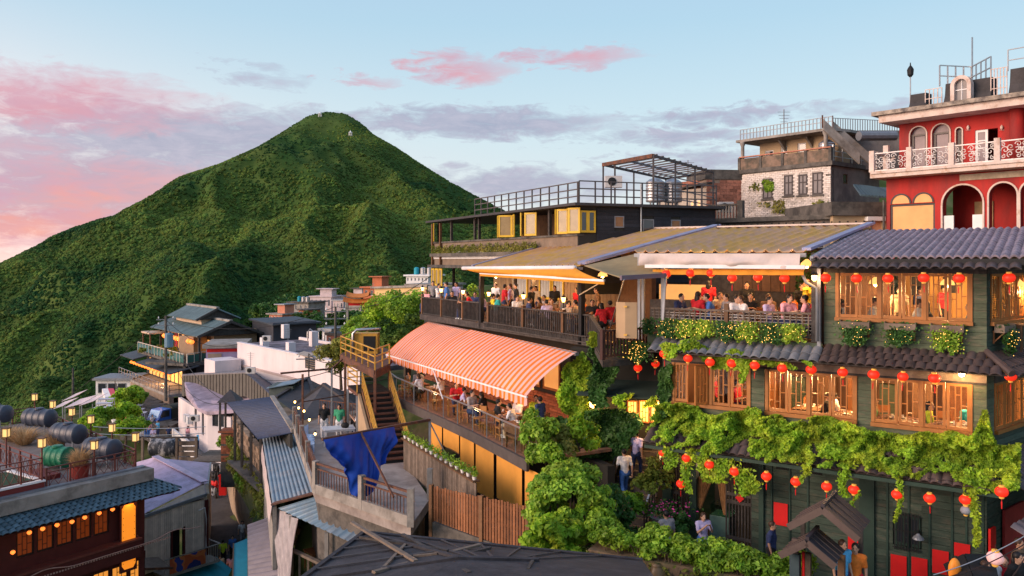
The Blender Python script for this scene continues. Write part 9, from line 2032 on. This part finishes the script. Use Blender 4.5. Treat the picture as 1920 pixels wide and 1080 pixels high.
def light_bush():
    fr=G;s0=G.sx(1192,.2);o=planter(s0,G.hit(1190,650,.3)[1],G,'bushy plant full of tiny lights hanging below the terrace corner',None,1.3,False,.55,.1,1800,170)
light_bush()
row([(1196,690),(1229,682)],VF,1.0,'red lantern hanging under the bush of tiny lights','lanterns under the light bush')
# plants at the balcony end
for i,(px,py,Y,r,h,mt,lb) in enumerate(((1010,845,25.6,.65,1.3,LEAF_BR,'feathery bright fern at the end of the balcony'),(1045,850,25.8,.6,.9,LEAF_YEL,'yellow green potted plant beside the fern'),(1082,845,26.5,.6,1.1,LEAF_IVY,'leafy potted plant below the awning edge'),(1025,868,25.0,.55,.6,LEAF_BR,'low bright plant on the balcony corner'))):shrub(U(px,py,Y),r,r,h,lb,'plant',None,mt,14,110,.15,'potted_plant')
# big shrubs in the middle
def big_bush(px0,px1,py0,py1,Y,dep,mat,label,n,per,leaf,seed):
    a,b=U(px0,py1,Y),U(px1,py0,Y);c=Vector(((a.x+b.x)/2,Y,a.z));o=T('large_bush',label,'bush',c);cs=[];rs=[];m=MB();rx=(b.x-a.x)/2;rz=(b.z-a.z)
    for i in range(n):
        u=random.uniform(-1,1);v=random.random();w_=math.sqrt(max(.05,1-(abs(u)**2.2)*.6));q=c+Vector((u*rx*(.75+.25*(1-v)),random.uniform(-dep,dep)*w_,v*rz*(.92-.22*u*u)));cs.append(q);rs.append(random.uniform(.13,.34))
        if i % 4==0:m.pipe([c+Vector((u*rx*.4,0,-.2)),c+Vector((u*rx*.6,0,v*rz*.5)),q],[.05,.035,.012],5)
    m.build('stems',BARK,o);P,Nn,Rn=clump_points(cs,rs,per,.6);Nn[:,1] -= .4;leaf_part('foliage',P,Nn,leaf,mat,o,rnd=Rn)
big_bush(985,1150,862,1010,23.8,.9,LEAF_BR,'big glossy umbrella leaved bush in front of the stairs',150,120,.135,1)
big_bush(978,1095,965,1062,22.6,.6,LEAF_IVY,'light green large leaved bush at the end of the slat fence',50,90,.19,2)
big_bush(1075,1190,905,1030,24.6,.6,LEAF_DK,'dark leafy bush between the big bush and the stairs',70,110,.13,3)
# hedge on a low wall in front of the shop
def hedge():
    a,b=U(1110,1052,22.2),U(1512,1062,19.6);a.z=b.z=-7.9;o=T('clipped_hedge','bright green hedge on a low earth wall before the shop','hedge',a.lerp(b,.5));cs=[];rs=[]
    for i in range(170):t=random.random();q=a.lerp(b,t)+Vector((random.uniform(-.1,.1),random.uniform(-.35,.35),random.uniform(.08,.58)+.12*math.sin(t*21)));cs.append(q);rs.append(random.uniform(.14,.28))
    P,Nn,Rn=clump_points(cs,rs,100,.7);leaf_part('foliage',P,Nn,.105,LEAF_BR,o,rnd=Rn)
    m=MB()
    for i in range(40):t=random.random();q=a.lerp(b,t)+Vector((0,-.35,0));m.pipe([q+Vector((random.uniform(-.3,.3),-.05,-.5)),q+Vector((random.uniform(-.15,.15),.05,-.15)),q+Vector((0,.2,.25))],[.025,.02,.012],5)
    m.build('stems',BARK,o)
    o2=T('planter_wall','earthy brick planter wall below the hedge','wall',a.lerp(b,.5)-Vector((0,0,2)));m=MB();t=(b-a).normalized();n=Vector((-t.y,t.x,0));m.prism([a-n*.3,b-n*.3,b+n*.6,a+n*.6],(0,0,-2.2));m.build('wall_core',M('m_earth',(.16,.11,.07),.95,.4,2,.5,col2=(.10,.11,.045),mix2=.4,s2=1.2),o2)
    F=Fr((a.x-n.x*.3,a.y-n.y*.3),math.degrees(math.atan2(t.y,t.x)));brick_field(o2,F,0,(b-a).length,-8.75,-8.25,0,M('m_brick_dull',(.20,.085,.055),.9,.3,5,.2,rand=.35),.4,.12)
    Q=[]
    for _ in range(1200):tt=random.random();Q.append(a.lerp(b,tt)-n*(.33+.1*random.random())+Vector((0,0,-1.0*random.random()**.6*(.4+.6*abs(math.sin(tt*17))))))
    leaf_thing('weeds',np.array([tuple(q) for q in Q]),np.tile([-.2,-1,.4],(1200,1)),.11,LEAF_YEL,'weeds and creepers growing down the planter wall','plants',kind='stuff')
    for i,px in enumerate((1203,1231)):
        p=U(px,1072,20.2);m=MB();m.lathe(p-Vector((0,0,.35)),[(.12,0),(.2,.12),(.22,.3),(.14,.46),(.11,.5),(.13,.54)],14);m.thing('stone_jar',M('m_jar',(.16,.10,.05),.4,.2,4),('left' if i==0 else 'right')+' one of two brown glazed jars below the hedge','jar',smooth=True)
hedge()
# pavement in front of the shop, stairs between the houses
def forecourt():
    m=MB();m.prism([G.p(SL-6,0.1,ZG),G.p(SC_+6,.1,ZG),G.p(SC_+6,7,ZG-.1),G.p(SL-3,4.2,ZG)],(0,0,-.4));ob=m.build('pavement',M('m_pavement',(.14,.12,.11),.9,.25,2,.2));ob['kind']='structure'
    b,t=Vector(U(1165,985,26.6)),Vector(U(1232,815,29.5));b.z=ZG;t.z=-6.0;o=T('stone_stairs','dark stairs climbing between the bush and the green house','stairs',b);d=Vector((t.x-b.x,t.y-b.y,0));L=d.length;d.normalize();s=Vector((d.y,-d.x,0));n=16;up=Vector((0,0,1));ST=M('m_step_dark',(.10,.085,.075),.85,.25,3,.2)
    for i in range(n):p=b+d*L*i/n;m=MB();m.prism([p-s*.8,p+s*.8,p+s*.8+d*(L/n+.02),p-s*.8+d*(L/n+.02)],(0,0,(t.z-b.z)*(i+1)/n));m.build('step',ST,o)
    for q in (.8,):
        A,B=b+s*q,t+s*q;bi('handrail',A+up*1.0,B+up*1.0,.06,.06,STEEL,o);bi('lower_rail',A+up*.5,B+up*.5,.04,.04,BLACK,o)
        for i in range(15):p=A.lerp(B,i/14);bi('baluster',p,p+up*1.0,.03,.03,BLACK,o,up=d)
    A,B=b-s*.8,t-s*.8;bi('handrail',A+up*.95,B+up*.95,.06,.06,BLACK,o)
    return b,d,L,t
sb,sd_,sL,st_=forecourt()
def on_stair(u,off=0.0):s=Vector((sd_.y,-sd_.x,0));i=max(0,math.ceil(u*16));return sb+sd_*sL*u+s*off+Vector((0,0,(st_.z-sb.z)*min(16,i+0)/16 if u>0 else 0))
person(on_stair(.86),180,'walk','brown','grey',long=True,where='climbing the dark stairs');person(on_stair(.46,-.1),150,'walk','lavender','navy',where='climbing the dark stairs');person(on_stair(.30,-.3),190,'walk','white','blue',where='climbing the dark stairs')
pb=on_stair(0,-.9)+Vector((-.1,-.5,0));person(pb,180,'stand','navy','black',where='at the foot of the dark stairs');m=MB();q=pb+Vector((0,-.22,1.15));ellip(m,q,.19,.12,.27);ellip(m,q+Vector((0,-.1,-.08)),.13,.06,.14);m.thing('backpack',M('m_backpack',(.03,.40,.55),.6,.1,5),'turquoise backpack worn at the foot of the stairs','bag',smooth=True)
person(pb+Vector((.7,-.5,0)),160,'stand','grey','grey',where='at the foot of the dark stairs');m=MB();q=on_stair(.86)+Vector((-.25,-.2,.95));ellip(m,q,.14,.09,.17);m.thing('red_bag',M('m_bag_red',(.55,.04,.05),.6,.1,5),'red shoulder bag of the person high on the stairs','bag',smooth=True)
person(G.p(G.sx(1318,1.2),1.2,ZG),10,'stand_phone','lavender','blue',long=True,where='outside the shop lattice');person(G.p(G.sx(1446,1.0),1.0,ZG),60,'stand','navy','black',where='by the tall red paper sign');person(G.p(G.sx(1250,2.0),2.0,ZG),200,'stand','grey','black',where='behind the hedge near the pots')
# potted plants and flowers by the shop
for i,(px,py,d,r,mt,lb) in enumerate(((1188,960,1.2,.4,LEAF_BR,'round bright shrub in a pot beside the stairs'),(1268,1010,1.2,.45,LEAF_DK,'dark round shrub beside the shop lattice'),(1222,915,.8,.55,LEAF_YEL,'tall yellow lit palm like plant beside the stairs'))):s,z=G.hit(px,py,d);shrub(G.p(s,d,max(z,ZG)),r,r,r*1.7,lb,'plant',None,mt,12,110,.12,'potted_plant')
def flower_tub(px,py,d):
    s,z=G.hit(px,py,d);p=G.p(s,d,z);o=T('flower_tub','tub of pink flowers beside the shop lattice','flower pot',p);m=MB();m.lathe(p-Vector((0,0,.5)),[(.25,0),(.38,.4),(.42,.45),(.34,.45)],14);m.build('tub',CONC,o);PP=np.array(p)+np.array([0,0,.15])+rng.normal(0,1,(380,3))*np.array([.38,.3,.13]);leaf_part('foliage',PP,np.tile([0,-.4,1],(380,1)),.10,LEAF_DK,o);Q=PP[:90]+np.array([0,-.05,.08]);leaf_part('flowers',Q,np.tile([0,-.6,1],(90,1)),.075,M('m_pink_flower',(.65,.06,.28),.6,.2,5,attr=True,rand=.3),o)
flower_tub(1243,965,1.1)
lamp('shop_light',G.p(G.sx(1335),-1.2,-6.6),20,(1,.6,.35))
# ---------------- little gabled gate roof
def gate_roof():
    fr=Fr((U(1552,1000,19.6).x,19.6),-34.3);o=T('gabled_gate','little double gabled brown roof on a blue green post','gate',fr.p(0,0,ZG));RB=M('m_brown_roof',(.045,.036,.042),.6,.25,3,.15);ED=M('m_brown_edge',(.10,.07,.06),.7,.2,3)
    def gable(s,d,z,w_,l,h):
        for sg in (-1,1):
            a,b,c,e=fr.p(s,d+l,z+h),fr.p(s,d-.02,z+h),fr.p(s+sg*w_,d-.02,z),fr.p(s+sg*w_,d+l,z);m=MB();m.slab(a,b,c,e,.07) if sg<0 else m.slab(b,a,e,c,.07);m.build('roof_slope',RB,o)
            for k in range(1,4):t=k/4;p,q=fr.p(s+sg*w_*.02,d+l*t,z+h+.012),fr.p(s+sg*w_,d+l*t,z+.012);bi('seam',p,q,.02,.02,ED,o)
            bi('bargeboard',fr.p(s,d+l+.02,z+h-.06),fr.p(s+sg*w_,d+l+.02,z-.06),.05,.16,ED,o)
        bi('ridge',fr.p(s,d+l,z+h+.03),fr.p(s,d,z+h+.03),.08,.08,RB,o)
    gable(.15,-.2,-6.25,.78,1.35,.55);gable(-.10,.55,-6.82,.62,1.0,.42)
    bx('post',fr,-.62,-.40,.9,1.1,ZG,-6.95,M('m_post_teal',(.055,.085,.095),.6,.15,3),o);bx('bracket',fr,-.58,-.44,.95,1.05,-6.95,-6.6,ED,o);bx('post',fr,.45,.60,.9,1.05,ZG,-6.8,WOOD_BR,o);bx('red_jamb',fr,-.36,-.30,.9,1.0,ZG,-6.9,REDP,o);bx('trunk_post',fr,-.28,-.16,.9,1.02,ZG,-6.9,BARK,o)
    for k in (-.9,.9):bx('rear_post',fr,k*.75,k*.75+.1,-.2,-.1,ZG,-6.3,WOOD_DK,o)
gate_roof()
# ---------------- right hand bottom corner
person(U(1578,1148,19.0)+Vector((0,0,.0)),20,'stand','light blue','navy',where='under the little gabled gate',k=1.0);person(U(1604,1150,19.2),-30,'stand','orange','red',where='under the little gabled gate',k=.98)
for i,(px,py,Y,sh,ps,fc) in enumerate(((1860,1180,18.4,'white','stand',20),(1884,1172,18.8,'red','stand',-30),(1902,1178,18.2,'black','walk',30),(1918,1172,18.6,'white','stand',-10),(1845,1190,18.0,'navy','stand',40),(1908,1140,19.6,'brown','stand',40))):person(U(px,py,Y),fc,ps,sh,'navy',where='in the crowd past the house corner',long=(i % 2==0))
def corner_bits():
    o=T('side_stall','neighbouring stall with tin canopies and red panels past the corner','building',GR.p(2,1,ZG));mt=M('m_tin_purple',(.17,.155,.18),.5,.2,2)
    corrugated(GR.p(.3,.9,-6.15),GR.p(4,.9,-6.15),GR.p(4,2.0,-6.55),GR.p(.1,2.0,-6.55),.26,.08,.03,2,'abs').build('canopy',mt,o);corrugated(GR.p(-.1,.6,-6.75),GR.p(.9,.6,-6.75),GR.p(.9,1.5,-7.15),GR.p(-.1,1.5,-7.15),.26,.08,.03,2,'abs').build('canopy',mt,o)
    bx('red_panel',GR,.05,.40,.02,.08,-8.2,-7.0,REDP,o);bx('red_panel',GR,1.0,2.4,.02,.08,-8.6,-6.7,M('m_red_dull',(.32,.03,.03),.7,.2,3),o);clad(o,GR,.0,5,ZG,-5.8,GREEN_DK,.2,-.02)
    o2=T('black_stall_roof','small black ribbed stall roof below the red paper signs','roof',U(1825,1070,18));a,b=U(1862,1042,18.6),U(1838,1035,19.4);corrugated(U(1808,1040,19),U(1826,1085,16.5),U(1785,1095,16.8),U(1770,1060,19),.14,.04,.03,2,'abs').build('roof_slope',BLACK,o2);corrugated(U(1826,1085,16.5),U(1808,1040,19),U(1862,1042,19.4),U(1872,1085,17),.14,.04,.03,2,'abs').build('roof_slope',BLACK,o2)
    p=U(1866,1046,17.6);lantern(p,'pale pink and white paper lantern above the crowd','pale lanterns',1.2,False,M('m_lantern_pale',(.75,.45,.45),.6,.3,8,emit=(1,.5,.4),es=.15));p=G.hp(1811,957,1.0);lantern(p,'grey wire lantern frame under the red lantern','wire lantern',.9,False,M('m_wire_grey',(.30,.30,.33),.5,.2,6));p=U(1790,1070,17.5);m=MB();ellip(m,p,.14,.1,.28);m.thing('orange_leaf_sign',M('m_leaf_orange',(.85,.28,.03),.5,.2,4),'orange leaf shaped sign beside the black stall roof','sign',smooth=True)
    for i,(a,b) in enumerate(((U(1750,1078,17),U(1930,1000,17)),(U(1760,1090,16.5),U(1930,1015,17.2)),(U(1880,1100,16.8),U(1930,1030,17)))):cable([a,b],.012,CORD if i else STEEL,f'{("pale", "black", "short black")[i]} wire slung across the crowd at the corner',.08)
corner_bits()
# ---------------- electric wires along the facade
cable([G.hp(1240,848,1.0)+Vector((0,0,.3)),G.hp(1850,930,1.0)+Vector((0,0,.28))],.01,CORD,'black cable carrying the lowest row of lanterns',.06);cable([G.hp(1372,668,.62),G.hp(1790,698,.62)],.01,CORD,'black cable carrying the middle row of lanterns',.03)
m=MB();m.pipe([G.hp(1500,505,.3),G.hp(1512,530,.3),G.hp(1532,540,.3),G.hp(1532,640,.3)],.05,8);m.thing('drain_pipe',GREYMET,'grey drain pipe bending down beside the terrace corner','pipe',smooth=True)
